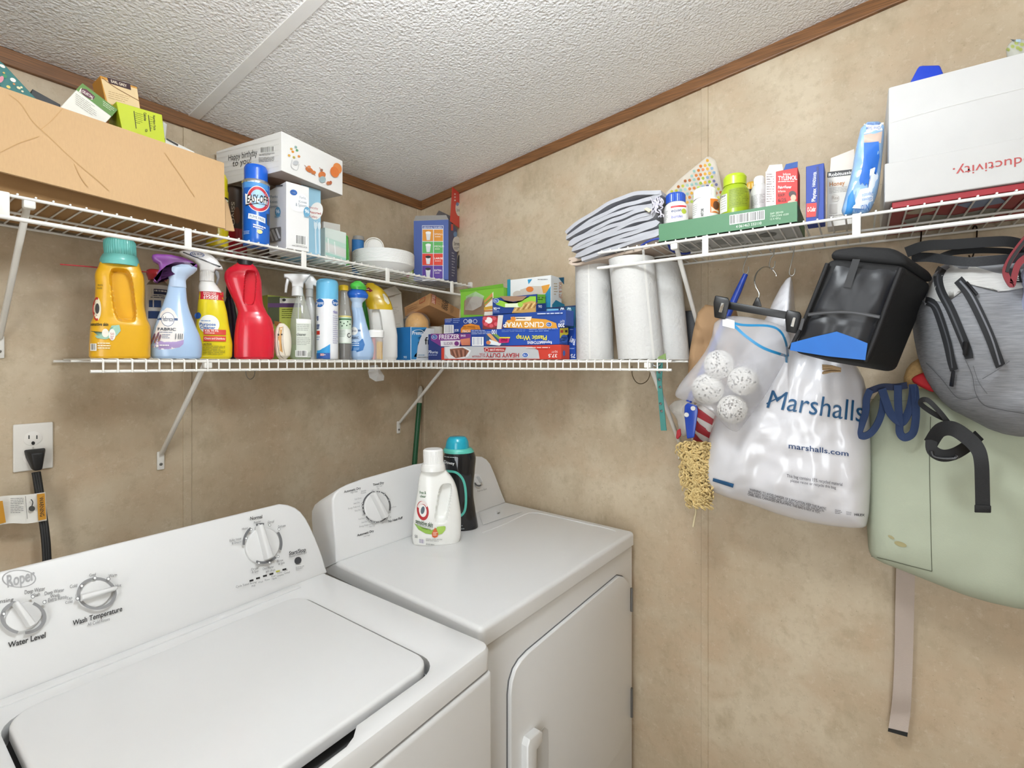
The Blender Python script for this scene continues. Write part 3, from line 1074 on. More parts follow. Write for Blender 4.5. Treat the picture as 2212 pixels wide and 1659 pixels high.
# ================================================================ outlet and power cord
ol = thing('wall_outlet', 'white duplex wall outlet with one black plug in it', 'outlet', atY(70, 966, WY))
p0, p1 = atY(27, 1021, WY), atY(114, 911, WY)
plate = MB().rbox((p0.x, WY - .006, p0.z), (p1.x, WY + .0005, p1.z), .003, 3).build('cover_plate', M('e4e1da', .35), ol, 40)
face = Plane((0, WY - .006, 0), (0, -1, 0))
for cy in (947, 988):
    c = face(71, cy)
    MB().lathe(c, [(.0165, 0), (.0165, .0015), (.0155, .002), (.001, .002)], 32, (0, -1, 0)).build('socket', M('e9e6e0', .35), ol, 40)
pr = Print(ol, face, .0026)
for (x, y, w, h) in ((62, 940, 2.4, 8), (79, 940, 2.4, 8)):
    pr.rect(x - w / 2, y, x + w / 2, y + h, '1c1c1c')
pr.ell(71, 957, 4, 4, '1c1c1c', n=14).ell(71, 967, 2.2, 2.2, 'b9b5ab', n=10)
pr.done()
cord = thing('power_cord', 'black appliance power cord plugged into the wall outlet with a warning tag', 'power cord', atY(85, 1190, 1.55))
q = face(76, 980)
BLK = M('1d1d1e', .5)
fr = frame(q, 0)
MB().hull([fr(v) for v in ((-.020, -.010, .012), (.017, -.010, .012), (-.020, -.002, .012), (.017, -.002, .012), (-.012, -.030, .004), (.010, -.030, .004), (-.006, -.024, -.038), (.008, -.024, -.038), (-.008, -.008, -.036), (.010, -.008, -.036), (-.018, -.002, -.006), (.015, -.002, -.006))], .003, 2).build('plug', BLK, cord, 40)
pth = crom([atY(78, 1020, 1.592), atY(83, 1050, 1.590), atY(90, 1100, 1.575), atY(97, 1150, 1.56), atY(101, 1200, 1.55), atY(104, 1300, 1.53)], 6)
MB().tube([p + V((-.004, 0, 0)) for p in pth], .0042, 8).tube([p + V((.004, 0, 0)) for p in pth], .0042, 8).tube(pth, .0042, 8).build('cord', BLK, cord, 60)
tg = Plane((0, 1.553, 0), (0, -1, 0))
L_ = [tg(-40 + i * 14.2, 1071 - i * .85 + 8 * math.sin(i * .55) * (i < 6) * .5 + 5 * (i > 0)) for i in range(11)]
tl = [(-60, 1078), (-20, 1076), (20, 1072), (60, 1069), (98, 1063)]
bl = [(-60, 1150), (-20, 1140), (20, 1131), (60, 1131), (101, 1124)]
wv = [0, .006, .010, .004, 0]
tagm = MB().ribbon(crom([tg(a, b) + V((0, w_, 0)) for (a, b), w_ in zip(tl, wv)], 4), crom([tg(a, b) + V((0, w_ * .2, 0)) for (a, b), w_ in zip(bl, wv)], 4), .0006)
tagm.build('warning_tag', M('e8e6df', .5), cord, 60)
tgh = Plane((0, 1.5515, 0), (0, -1, 0))
pr = Print(cord, tgh, .003)
pr.quad((79, 1067), (96, 1065), (99, 1121), (82, 1124), 'c98f2c')
pr.textq('WARNING', (93, 1072), (95, 1114), (86, 1116), (84, 1074), '2a2420', bold=.02)
pr.quad((-10, 1083), (5, 1081), (12, 1128), (-5, 1132), 'c98f2c')
pr.lines(22, 1076, 50, 1110, 9, '6a6a68', -.03, .3)
pr.ell(68, 1098, 7, 6, '4a4a48', n=12).path([(66, 1098), (70, 1085), (66, 1078)], 2.5, '4a4a48')
pr.path([(54, 1071), (58, 1120)], 1, '55524c')
pr.done()

# green pole standing in the corner
pole = thing('mop_pole', 'dark green mop pole with a white hanging tip leaning in the room corner', 'mop', (1.5, 1.585, 0))
pa, pb = atY(909, 834, 1.585), atY(893, 1030, 1.575)
dn = (pb - pa)
foot = pa + dn * (pa.z / -dn.z)
mid = pa + dn * ((871 - 834) / 196.0)
MB().tube([mid, foot], .011, 16).build('pole', M('1f5a3a', .35), pole, 60)
MB().tube([pa + V((0, 0, .0)), pa + dn * .03, mid - dn * .01, mid], [.005, .010, .0125, .0128], 16).build('tip', M('c9c3b6', .5), pole, 60)
MB().tube([foot + V((-.12, -.005, .03)), foot + V((.03, -.005, .03))], .02, 12).build('mop_head', M('b9b4a8', .8), pole, 60)

# ================================================================ helpers for goods
def solid(P, pts, th, mat, name, parent, bev=.004, back=0.0, smooth=40):
    """a moulded piece whose side outline is traced in pixels, th metres thick"""
    q = [P.p(a, b, back - th / 2) for a, b in pts]
    h = puck(MB(), q, P.d * (th * .55), bev, 3)
    h2 = puck(MB(), [p + P.d * th for p in q], -P.d * (th * .55), bev, 3)
    h.add(h2.v, h2.f)
    return h.build(name, mat, parent, smooth)

def standing(name, label, cat, P, z0, group=None):
    return thing(name, label, cat, (P.c.x, P.c.y, z0), group)

class Box:
    """an upright carton: front-left-bottom corner, size, turn"""
    def __init__(s, name, label, cat, o, w, d, h, col, rz=0.0, tilt=None, mat=None, group=None, open_top=False, bev=.0008):
        s.fr = frame(o, rz, tilt)
        s.w, s.d, s.h = w, d, h
        s.root = thing(name, label, cat, s.fr((w / 2, d / 2, 0)), group)
        s.m = mat or M(col, .55, var=.03)
        if not open_top:
            MB().rbox((0, 0, 0), (w, d, h), bev, 1, s.fr).build('carton', s.m, s.root)
        else:
            t = .002
            mb = MB()
            mb.box((0, 0, 0), (w, d, t), s.fr).box((0, 0, 0), (w, t, h), s.fr).box((0, d - t, 0), (w, d, h), s.fr).box((0, t, 0), (t, d - t, h), s.fr).box((w - t, t, 0), (w, d - t, h), s.fr)
            mb.build('carton', s.m, s.root)
    def plane(s, side):
        f = s.fr
        o = f((0, 0, 0))
        v = lambda q: f(q) - o
        return {'front': Plane(f((0, 0, 0)), v((0, -1, 0))), 'right': Plane(f((s.w, 0, 0)), v((1, 0, 0))), 'left': Plane(f((0, 0, 0)), v((-1, 0, 0))),
                'top': Plane(f((0, 0, s.h)), v((0, 0, 1))), 'bottom': Plane(f((0, 0, 0)), v((0, 0, -1)))}[side]
    def uv(s, side):
        """hit function in fractions of a face (u right, v down)"""
        def h(u, v, eps=0.0):
            q = {'front': (u * s.w, -eps, (1 - v) * s.h), 'right': (s.w + eps, u * s.d, (1 - v) * s.h), 'left': (-eps, (1 - u) * s.d, (1 - v) * s.h),
                 'top': (u * s.w, (1 - v) * s.d, s.h + eps), 'bottom': (u * s.w, v * s.d, -eps)}[side]
            return s.fr(q)
        return h
    def paint(s, side, col, u0=0.0, v0=0.0, u1=1.0, v1=1.0):
        pr = Print(s.root, s.uv(side), .0003)
        pr.rect(u0, v0, u1, v1, col, nx=1, ny=1)
        pr.done()
    def print(s, side, eps=.0006):
        return Print(s.root, s.plane(side), eps)

def boxA(name, label, cat, Y, xl, xr, yt, z0, d, col, yb=None, **kw):
    a, b = atY(xl, yt, Y), atY(xr, yt, Y)
    if yb is not None: z0 = atY(xl, yb, Y).z
    zt = (a.z + b.z) / 2
    return Box(name, label, cat, (a.x, Y, z0), b.x - a.x, d, zt - z0, col, **kw)

def boxB(name, label, cat, X, xl, xr, yt, z0, d, col, yb=None, **kw):
    a, b = atX(xl, yt, X), atX(xr, yt, X)
    if yb is not None: z0 = atX((xl + xr) / 2, yb, X).z
    zt = (a.z + b.z) / 2
    return Box(name, label, cat, (X, a.y, z0), a.y - b.y, d, zt - z0, col, rz=-math.pi / 2, **kw)

PL = lambda h, r=.3, **k: M(h, r, var=.02, coat=.2, **k)
Z1 = ZL + .0022

# ================================================================ lower back shelf, left to right
# yellow detergent jug
P = Place(262, Y=1.385)
t = standing('detergent_jug', 'large yellow laundry detergent jug with a ribbed teal cap', 'bottle', P, Z1)
P.loft('jug', [(776, 197, 325), (770, 194, 327), (705, 197, 327), (697, 199, 324), (686, 204, 319), (655, 206, 313), (620, 207, 314), (603, 206, 313), (592, 208, 311), (584, 212, 307), (575, 215, 304), (567, 218, 302)], PL('e0aa1c', .33), t, q=.62, n=3.2, z0=Z1, dents=[(266, 640, 25, 58, .044, -.10)], nz=130, na=176)
pr = Print(t, P.last)
pr.ell(211, 672, 9, 25, 'c23a2c').ell(211, 672, 7, 20, 'f3ead2').ell(212, 671, 4.5, 11, '4a4a4a').arc(211, 672, 9, 25, .25, -70, 70, 'f3ead2')
pr.text('sensitive skin', 198, 700, 235, 707, '2f3a26', bold=.02).text('more', 213, 620, 223, 624, '55502a').text('loads', 212, 626, 222, 630, '55502a')
pr.poly([(199, 718), (215, 728), (235, 724), (242, 706), (258, 704), (261, 716), (252, 727), (230, 735), (212, 733)], '9ec8b2')
pr.ell(229, 722, 7, 9, 'f0e9dc').ell(243, 725, 7, 12, 'f0ede4').text('50', 239, 721, 247, 726, 'b5504a').lines(239, 728, 247, 736, 3, 'b5504a')
pr.bars(200, 745, 209, 757, '55482a', 8).lines(213, 742, 240, 757, 3, 'f2e6bf')
pr.done()
P.loft('cap_band', [(575, 216, 302), (566, 216, 302), (558, 219, 300), (553, 222, 298)], PL('6dbdb5', .35), t, nz=6)
P.loft('cap', [(556, 225, 296), (530, 223, 295), (523, 224, 294), (519, 229, 290)], PL('63b3ab', .4), t, rib=.025, na=80, nz=10, smooth=20)

# lubricant can with red straw, behind
P = Place(342, Y=1.50)
t = standing('spray_can', 'blue and white aerosol can with red top and long red straw behind the fabric sprays', 'spray can', P, Z1)
P.loft('can', [(776, 315, 367), (618, 315, 367)], M('e8e9ec', .3), t, z0=Z1, nz=6)
P.loft('shoulder', [(619, 316, 366), (612, 320, 362), (604, 326, 354)], M('a9a59c', .3, .8), t, nz=6)
P.loft('actuator', [(606, 320, 361), (594, 316, 362), (586, 317, 358), (583, 322, 345)], PL('c2303a', .35), t, nz=8)
pr = Print(t, P.hit if hasattr(P, 'hit') else (lambda a, b, e=0, P=P: P.c + P.r * P.a(a) + P.d * (-math.sqrt(max(0, ((P.a(367) - P.a(315)) / 2) ** 2 - P.a(a) ** 2)) - e) + V((0, 0, P.z(b)))))
pr.rect(316, 627, 366, 638, '24315f').lines(318, 629, 360, 636, 1, 'e8e9ec')
pr.lines(318, 640, 362, 648, 2, '55607c').rect(317, 651, 330, 666, '2c4a86').rect(333, 651, 348, 666, '2c4a86').rect(317, 674, 346, 690, '2c4a86')
pr.done()
MB().tube([atY(130, 571, 1.47), atY(180, 575, 1.475), atY(345, 590, 1.50)], .0017, 8).build('straw', PL('c04a4e', .3), t, 60)

# lilac fabric spray with purple trigger
P = Place(383, Y=1.372)
t = standing('fabric_spray', 'pale blue fabric freshener spray bottle with a purple trigger head', 'spray bottle', P, Z1)
P.loft('bottle', [(777, 332, 433), (770, 327, 437), (745, 325, 438), (725, 328, 433), (700, 336, 422), (675, 346, 412), (650, 355, 405), (632, 361, 403), (620, 363, 402), (616, 364, 402)], PL('a9c4e4', .22), t, q=.62, n=2.3, z0=Z1, nz=50)
pr = Print(t, P.last)
pr.poly([(361, 667), (369, 668), (377, 675), (385, 690), (392, 706), (397, 724), (396, 742), (390, 750), (372, 755), (350, 756), (334, 752), (326, 744), (327, 728), (332, 710), (340, 692), (350, 675)], 'e9e4e0')
pr.poly([(327, 735), (345, 738), (370, 740), (397, 735), (396, 744), (388, 751), (365, 755), (345, 756), (331, 751)], 'a993c4')
pr.rect(341, 689, 384, 694, '3e5a86').ell(363, 692, 14, 15, '3e5a86').ell(363, 692, 13, 14, 'f1efec').text('febreze', 352, 686, 375, 696, '2c3c60', bold=.01)
pr.text('FABRIC', 342, 710, 380, 716, '3a4350', bold=.02).lines(345, 719, 380, 722, 1, '7c86a0').lines(351, 724, 368, 734, 3, '8a90a4')
for i, (x, y) in enumerate(((330, 738), (334, 730), (338, 735), (342, 727), (346, 732))):
    pr.ell(x, y, 2.2, 8, '8a6658', .3).ell(x + 1, y - 2, 1.3, 5, '6b4a6c', .3)
for x in (379, 385, 389, 393):
    pr.path([(x, 734), (x + 1, 722)], 1.4, '2f3a44')
pr.rect(339, 746, 344, 751, 'f1efec').lines(346, 746, 372, 751, 1, 'f1efec')
pr.done()
P.loft('neck', [(621, 364, 403), (606, 365, 402), (597, 362, 408), (588, 359, 419), (579, 362, 427), (572, 375, 426)], PL('bccfe8', .25), t, q=.75, nz=14)
solid(P, [(329, 563), (331, 557), (340, 554), (368, 553), (396, 556), (415, 562), (425, 570), (427, 575), (405, 574), (380, 576), (365, 584), (354, 595), (343, 611), (335, 614), (332, 612), (340, 598), (345, 585), (343, 575), (332, 570)], .034, PL('8a4a9c', .3), 'trigger_head', t, .008)

# yellow all-purpose cleaner
P = Place(462, Y=1.405)
t = standing('cleaner_spray', 'yellow all purpose cleaner spray bottle with white trigger and red band', 'spray bottle', P, Z1)
P.loft('bottle', [(777, 426, 497), (770, 421, 502), (745, 420, 503), (722, 422, 499), (700, 424, 495), (675, 426, 491), (655, 428, 486), (640, 430, 481), (629, 431, 477)], PL('e3cf22', .2), t, q=.6, n=2.5, z0=Z1, nz=40)
H = P.last
P.loft('shoulder', [(632, 430, 479), (622, 429, 473), (613, 431, 466), (606, 433, 461)], PL('efeeea', .3), t, q=.7, nz=10)
pr = Print(t, H)
pr.rect(430, 630, 483, 649, 'c42330', nx=14).text('REMOVES', 440, 633, 467, 637, 'f4ece4', bold=.03).text('TOUGH', 440, 638, 471, 643, 'f4ece4', bold=.04).text('STAINS', 440, 643, 471, 648, 'f4ece4', bold=.04)
pr.ell(452, 702, 22, 20, 'f0efe8').ell(428, 684, 7, 7, '2a62b4')
pr.lines(435, 694, 464, 698, 1, '6f94c8').text('Purpose', 432, 699, 466, 705, '2d66b4', bold=.02).text('Cleaner', 433, 706, 465, 712, '2d66b4', bold=.02)
pr.rect(440, 713, 488, 724, 'd5402c').text('Kills 99.9%', 443, 714, 472, 718, 'f4ece4', bold=.02).lines(443, 720, 470, 723, 1, 'f4ece4')
pr.rect(440, 727, 488, 738, 'd5402c').text('Cleans and Disinfects', 442, 730, 486, 734, 'f4ece4', bold=.02)
pr.text('CAUTION', 438, 742, 457, 746, '3c3a1c', bold=.02).lines(438, 748, 486, 768, 6, '6a6626', 0, .3)
pr.done()
P.loft('collar', [(609, 431, 463), (588, 431, 463), (586, 433, 461)], PL('f0efec', .35), t, rib=.05, na=60, nz=4, smooth=20)
solid(P, [(390, 553), (396, 549), (415, 547), (440, 548), (458, 553), (470, 563), (480, 576), (482, 582), (466, 583), (462, 590), (432, 590), (430, 578), (420, 568), (405, 563), (394, 558)], .036, PL('f1f0ee', .3), 'trigger_head', t, .008)
solid(P, [(466, 583), (474, 588), (475, 600), (470, 615), (466, 613), (469, 600), (464, 590)], .016, M('8d8d8f', .4), 'trigger', t, .003)
pr = Print(t, lambda a, b, e=0: P.p(a, b, -.0182 - e))
pr.arc(427, 556, 15, 5.5, .12, 0, 360, '3a5a9a').text('Kills 99.9%', 416, 553, 439, 558, '3a4a7a', bold=.01)
pr.done()

# dark navy bottle hidden behind
P = Place(497, Y=1.49)
t = standing('dark_bottle', 'dark navy bottle half hidden between the yellow cleaner and red bottle', 'bottle', P, Z1)
P.loft('bottle', [(776, 480, 516), (700, 482, 514), (660, 484, 508), (640, 489, 502)], PL('2b2c44', .3), t, q=.7, z0=Z1)
P.loft('cap', [(642, 488, 503), (612, 489, 502)], M('222326', .4), t)
pr = Print(t, P.last)
pr.done()

# red bottle with black cap
P = Place(546, Y=1.372)
t = standing('red_bottle', 'glossy red plastic bottle with moulded grip and black cap', 'bottle', P, Z1)
P.loft('bottle', [(777, 511, 589), (771, 506, 593), (740, 506, 594), (705, 509, 592), (688, 512, 587), (674, 514, 577), (660, 509, 570), (642, 500, 567), (622, 491, 566), (606, 486, 565), (594, 487, 562), (584, 494, 558), (576, 505, 552), (571, 512, 547)], PL('d21f34', .22), t, q=.58, n=2.4, z0=Z1, dents=[(540, 624, 13, 38, .040, .06)], nz=130, na=176)
P.loft('cap', [(575, 513, 546), (562, 513, 546), (560, 515, 544)], M('1d1d1e', .4), t, nz=4)

# cream paper bag folded up
P = Place(612, Y=1.352)
t = standing('folded_bag', 'crumpled white and tan paper bag rolled beside the red bottle', 'paper bag', P, Z1)
P.loft('bag', [(777, 603, 619), (768, 596, 627), (740, 592, 630), (715, 594, 627), (704, 599, 620), (699, 603, 614)], M('e8e0cf', .7, bump=.2, bs=60), t, q=.9, n=2.6, z0=Z1, nz=20, na=20, smooth=25)
pr = Print(t, P.last)
pr.poly([(602, 702), (612, 700), (609, 715), (608, 745), (611, 762), (604, 758), (601, 730)], 'd6a464').path([(604, 708), (600, 735), (604, 765), (612, 774)], 1.2, '8a7b66').path([(612, 706), (611, 740), (616, 768)], 1.2, 'a89c88')
pr.rect(600, 722, 603, 726, '2a2a2a').rect(607, 722, 610, 725, '2a2a2a')
pr.done()
MB().slab([P.p(592, 692, .03), P.p(606, 695, .02), P.p(607, 706, .02), P.p(593, 703, .03)], .004).build('torn_flap', M('9b6b34', .8), t)

# garden product carton, behind
b = boxA('green_carton', 'yellow green carton with a purple band behind the clear spray bottle', 'box', 1.455, 578, 650, 641, Z1, .05, '9aa243')
pr = b.print('front')
pr.rect(578, 641, 605, 700, '4d5236').rect(604, 644, 650, 656, 'ebe9e2').rect(578, 655, 650, 664, '5d3f68').rect(603, 664, 650, 774, 'b6bc52').lines(608, 668, 640, 690, 5, '6b7036', 0, .3).ell(613, 648, 4, 3, '33363a')
pr.done()

# clear spray bottle
P = Place(650, Y=1.378)
t = standing('clear_spray', 'clear plastic spray bottle with pale green liquid and frosted white trigger', 'spray bottle', P, Z1)
P.loft('bottle', [(777, 629, 671), (770, 625, 675), (730, 625, 676), (700, 627, 674), (680, 630, 670), (662, 634, 665), (648, 638, 660), (636, 640, 657)], M('c9cfc4', .08, alpha=.33, coat=.6), t, q=.7, n=2.3, z0=Z1)
H = P.last
P.loft('liquid', [(775, 630, 670), (769, 627, 673), (745, 627, 673)], M('b4cf8a', .15, alpha=.6), t, q=.66, n=2.3, z0=Z1 + .001, nz=6)
pr = Print(t, H)
pr.rect(640, 697, 672, 772, 'd9ddd2', nx=10).rect(640, 690, 672, 699, 'f1f1ee', nx=10).lines(642, 702, 668, 717, 4, '8d918a', 0, .3).text('cleaner', 641, 720, 661, 726, '4f544c', bold=.03).lines(642, 730, 670, 748, 5, '9a9e96', 0, .3).bars(640, 758, 662, 769, '222222', 12)
pr.done()
P.loft('collar', [(640, 630, 655), (622, 631, 654), (618, 632, 653)], PL('dfe0df', .35), t, nz=5)
solid(P, [(614, 595), (632, 593), (655, 592), (671, 593), (664, 602), (656, 612), (655, 622), (631, 622), (630, 612), (622, 604), (614, 602)], .030, PL('e4e5e5', .3), 'trigger_head', t, .006)
solid(P, [(619, 603), (626, 606), (622, 620), (620, 634), (615, 634), (616, 618)], .014, PL('dcdddd', .3), 'trigger', t, .003)
MB().tube([P.p(645, 640), P.p(643, 772)], .002, 8).build('dip_tube', M('e8e8e6', .3, alpha=.6), t, 60)

# white spray bottle behind it
P = Place(671, Y=1.43)
t = standing('white_spray', 'off white spray bottle tucked between the clear spray and blue topped can', 'spray bottle', P, Z1)
P.loft('bottle', [(776, 656, 690), (730, 654, 691), (690, 655, 688), (660, 658, 683), (640, 661, 676)], PL('c9c9c6', .3), t, q=.7, n=2.3, z0=Z1)
P.loft('collar', [(642, 660, 677), (624, 660, 677)], PL('e9e9e7', .35), t, nz=4)
solid(P, [(655, 600), (664, 595), (676, 597), (684, 606), (687, 614), (684, 619), (677, 617), (677, 626), (660, 626), (658, 612)], .028, PL('ececea', .3), 'trigger_head', t, .005)

# glass cleaner aerosol
P = Place(707, Y=1.362)
t = standing('glass_cleaner_can', 'tall white glass cleaner aerosol with a sky blue cap', 'spray can', P, Z1)
P.loft('can', [(777, 685, 729), (775, 683, 731), (648, 683, 731), (645, 685, 729)], M('eeeff2', .25), t, z0=Z1, nz=8)
pr = Print(t, P.last)
pr.ell(691, 657, 9, 9, '2366b0').text('Sprayway', 684, 653, 699, 660, 'eef2f8', bold=.03).ell(724, 655, 7, 7, '2366b0').text('Spray', 719, 652, 729, 658, 'eef2f8', bold=.03)
pr.textq('glass', (684, 680), (689, 680), (688, 694), (684, 694), '2a4a86', bold=.05).textq('cleaner', (684, 697), (691, 697), (690, 712), (684, 712), '2a4a86', bold=.05)
pr.rect(684, 716, 691, 724, 'c8342c').lines(684, 728, 692, 738, 2, '88a0c4')
pr.text('glass', 719, 671, 729, 678, '9a94cc', bold=.03).lines(719, 683, 730, 745, 14, 'a8a8c8', 0, .3)
pr.poly([(685, 758), (700, 752), (713, 744), (713, 776), (700, 776), (686, 774)], '2f9ad8').rect(684, 763, 713, 775, '2c56a4').rect(692, 764, 700, 769, 'd8a0a0').lines(694, 766, 704, 769, 1, 'f0f0f0')
pr.done()
P.loft('cap', [(648, 683, 731), (614, 683, 731), (607, 685, 729), (604, 690, 724)], PL('6fbfe6', .3), t, nz=10)

# small bottle with yellow cap
P = Place(745, Y=1.372)
t = standing('small_bottle', 'slim clear bottle with yellow cap and dark brown liquid at the bottom', 'bottle', P, Z1)
P.loft('bottle', [(777, 732, 759), (772, 731, 760), (705, 731, 760), (690, 731, 760), (672, 733, 757), (650, 735, 754), (634, 736, 751), (626, 736, 750)], M('cfd2d0', .06, alpha=.3, coat=.5), t, z0=Z1)
H = P.last
P.loft('liquid', [(776, 733, 758), (742, 732, 759)], M('3f2a1e', .2), t, z0=Z1 + .001, nz=4)
pr = Print(t, H)
pr.rect(731.5, 683, 759.5, 742, 'cfe2cd', nx=14).rect(731.5, 683, 759.5, 686, 'e7d680', nx=14).rect(731.5, 712, 759.5, 741, 'e6ece4', nx=14).rect(732, 689, 759, 692, '3f7a4c', nx=14)
for x, y in ((736, 697), (743, 700), (751, 696), (756, 701), (739, 705), (749, 704)): pr.ell(x, y, 1.5, 1.5, '2c4a34', n=8)
pr.lines(733, 714, 746, 730, 5, '8a9a88', 0, .3).arc(754, 725, 4, 5, .35, 0, 300, '2a2a2a', 12)
pr.done()
P.loft('cap', [(628, 732, 753), (618, 732, 753), (616.5, 734, 751)], PL('e3bd1e', .35), t, nz=4)

# green bottle, behind
P = Place(795, Y=1.53)
t = standing('green_bottle', 'bright green bottle mostly hidden behind the blue fabric spray', 'bottle', P, Z1)
P.loft('bottle', [(776, 780, 812), (700, 780, 808), (660, 781, 800), (640, 784, 796)], PL('4cc04e', .3), t, q=.7, z0=Z1)
P.loft('cap', [(642, 784, 797), (626, 785, 796)], PL('2f8f3c', .35), t, nz=4)

# blue fabric spray
P = Place(783, Y=1.365)
t = standing('blue_fabric_spray', 'slim blue fabric spray with royal blue and green trigger head', 'spray bottle', P, Z1)
P.loft('bottle', [(777, 761, 803), (770, 757, 807), (752, 756, 809), (735, 757, 805), (715, 759, 797), (695, 762, 791), (678, 761, 787), (664, 759, 784)], PL('a7c2e2', .22), t, q=.7, n=2.3, z0=Z1, nz=40)
H = P.last
P.loft('neck', [(666, 759, 783), (655, 760, 783), (648, 756, 789), (640, 754, 794)], PL('b9cee6', .25), t, q=.8, nz=8)
P.loft('trigger_head', [(645, 754, 794), (638, 750, 796), (630, 752, 791), (624, 760, 784)], PL('1f62c4', .25), t, q=.8, nz=8)
P.loft('trigger_top', [(627, 759, 791), (621, 756, 792), (614, 758, 787), (608, 766, 780)], PL('52c34a', .3), t, q=.8, nz=8)
pr = Print(t, H)
pr.ell(764, 716, 9, 9, 'f0f0ee').rect(773, 713, 779, 717, '3e5a86').text('febreze', 757, 712, 770, 718, '2c3c60').text('FABRIC', 758, 728, 775, 733, '3a4a6a', bold=.02)
pr.poly([(758, 735), (784, 733), (788, 745), (784, 757), (772, 761), (758, 760)], '2a6fb4').lines(760, 737, 776, 750, 3, 'dbe8f4').lines(764, 752, 776, 758, 2, '9cc4e6')
pr.done()

# white jug with yellow top
P = Place(826, Y=1.415)
t = standing('white_jug', 'white handled cleaner jug with a sloping yellow top', 'bottle', P, Z1)
P.loft('jug', [(777, 802, 856), (770, 799, 859), (730, 799, 859), (705, 798, 856), (685, 796, 853), (672, 794, 850), (660, 792, 846), (650, 791, 842)], PL('e9e8e4', .3), t, q=.6, n=2.6, z0=Z1, dents=[(815, 700, 10, 34, .028, -.12)], nz=110, na=144)
H = P.last
P.loft('top', [(670, 794, 849), (660, 791, 847), (645, 789, 841), (630, 788, 831), (620, 789, 820), (613, 793, 808)], PL('d9b41c', .3), t, q=.63, n=2.6, nz=20)
H2 = P.last
pr = Print(t, H2)
pr.poly([(790, 625), (797, 623), (806, 631), (800, 634), (790, 632)], '8e1f2c').lines(792, 627, 800, 631, 1, 'e8d8d0')
pr.poly([(826, 637), (830, 636), (838, 645), (842, 656), (838, 659), (831, 652)], 'e9e5d2')
pr.done()

# drink mix tub
P = Place(812, Y=1.345)
t = standing('small_tub', 'small clear tub with white lid, pink and yellow contents', 'container', P, Z1)
P.loft('tub', [(777, 799, 826), (728, 798, 828)], M('d9d6d4', .1, alpha=.35), t, q=.9, n=3, z0=Z1, nz=4)
MB().hull([P.p(a, b, c) + V((0, 0, 0)) for a in (800, 811) for b in (776, 730) for c in (-.012, .012)], .002, 1).build('pink_contents', M('c8505e', .4), t)
MB().hull([P.p(a, b, c) for a in (813, 826) for b in (776, 738) for c in (-.012, .012)], .002, 1).build('yellow_contents', M('dfb034', .4), t)
P.loft('lid', [(729, 796, 830), (715, 796, 830), (713, 798, 828)], PL('ededea', .35), t, q=.95, n=3, nz=3)

# tall white carton leaning
WB = 1.50
t = thing('tall_white_box', 'tall plain white carton leaning beside the yellow topped jug', 'box', atY(862, 775, 1.45))
f = [atY(836, 641, WB), atY(867, 634, WB), atY(879, 772, WB), atY(850, 774, WB)]
for q in f[2:]: q.z = Z1
MB().hull(f + [q + V((.004, .07, 0)) for q in f], .001, 1).build('carton', M('e4e1d8', .6, var=.05), t)
MB().slab([atY(826, 627, WB - .02), atY(853, 618, WB), atY(868, 633, WB), atY(836, 641, WB - .02)], .0015).build('flap', M('e2dfd6', .6), t)
pr = Print(t, Plane((0, WB, 0), (0, -1, 0)))
pr.lines(848, 664, 862, 680, 4, 'bdb7b0', -.1, .2).lines(852, 700, 868, 735, 6, 'c4beb6', -.1, .2).rect(860, 752, 872, 766, 'f2f0ea').text('&&', 860, 754, 871, 763, '33332f').rect(862, 768, 876, 770, '3a3a36').ell(832, 631, 2, 1.5, '3a3632', n=8)
pr.done()

# fry bag carton in the corner
o = atY(887, 775, 1.365)
b = Box('bin_liner_box', 'blue and white household bag box standing in the shelf corner', 'box', (o.x, o.y, Z1), .125, .09, atY(887, 706, 1.365).z - Z1, 'dfe2e6')
b.paint('left', '2373b4')
pr = b.print('front')
pr.poly([(888, 707), (922, 707), (916, 716), (908, 730), (902, 748), (899, 776), (888, 776)], '3a8cc8')
pr.arc(903, 719, 13, 7, .12, -200, 60, 'eef2f6').text('Presto', 890, 715, 913, 723, 'eef2f6', bold=.02).text('fry', 917, 728, 940, 744, '222426', bold=.01).lines(901, 766, 922, 770, 1, '7fa0b8').lines(901, 771, 926, 774, 1, '7a7d80')
pr.done()
pr = b.print('left')
pr.text('90', 872, 769, 879, 774, 'cfe0f0', bold=.02)
pr.done()

# golden sponge in clear dome
P = Place(901, Y=1.44)
zb = b.fr((0, 0, b.h)).z + .001
t = standing('sponge_pack', 'golden round sponge under a clear plastic dome on the blue box', 'sponge', P, zb)
P.loft('sponge', [(704, 875, 926), (694, 876, 925), (684, 882, 919), (677, 890, 911), (674, 897, 904)], M('e0a748', .5, var=.25, vs=60), t, z0=zb + .001, nz=14)
P.loft('plastic_dome', [(705, 872, 930), (692, 872, 929), (680, 879, 922), (673, 888, 913), (669, 897, 904)], M('e6e6e6', .05, alpha=.16, coat=.8), t, z0=zb, nz=14)
MB().lathe((P.c.x, P.c.y, zb + .0005), [(.058, 0), (.058, .0012)], 40).build('tray', M('b9bcbc', .15, alpha=.6), t, 40)

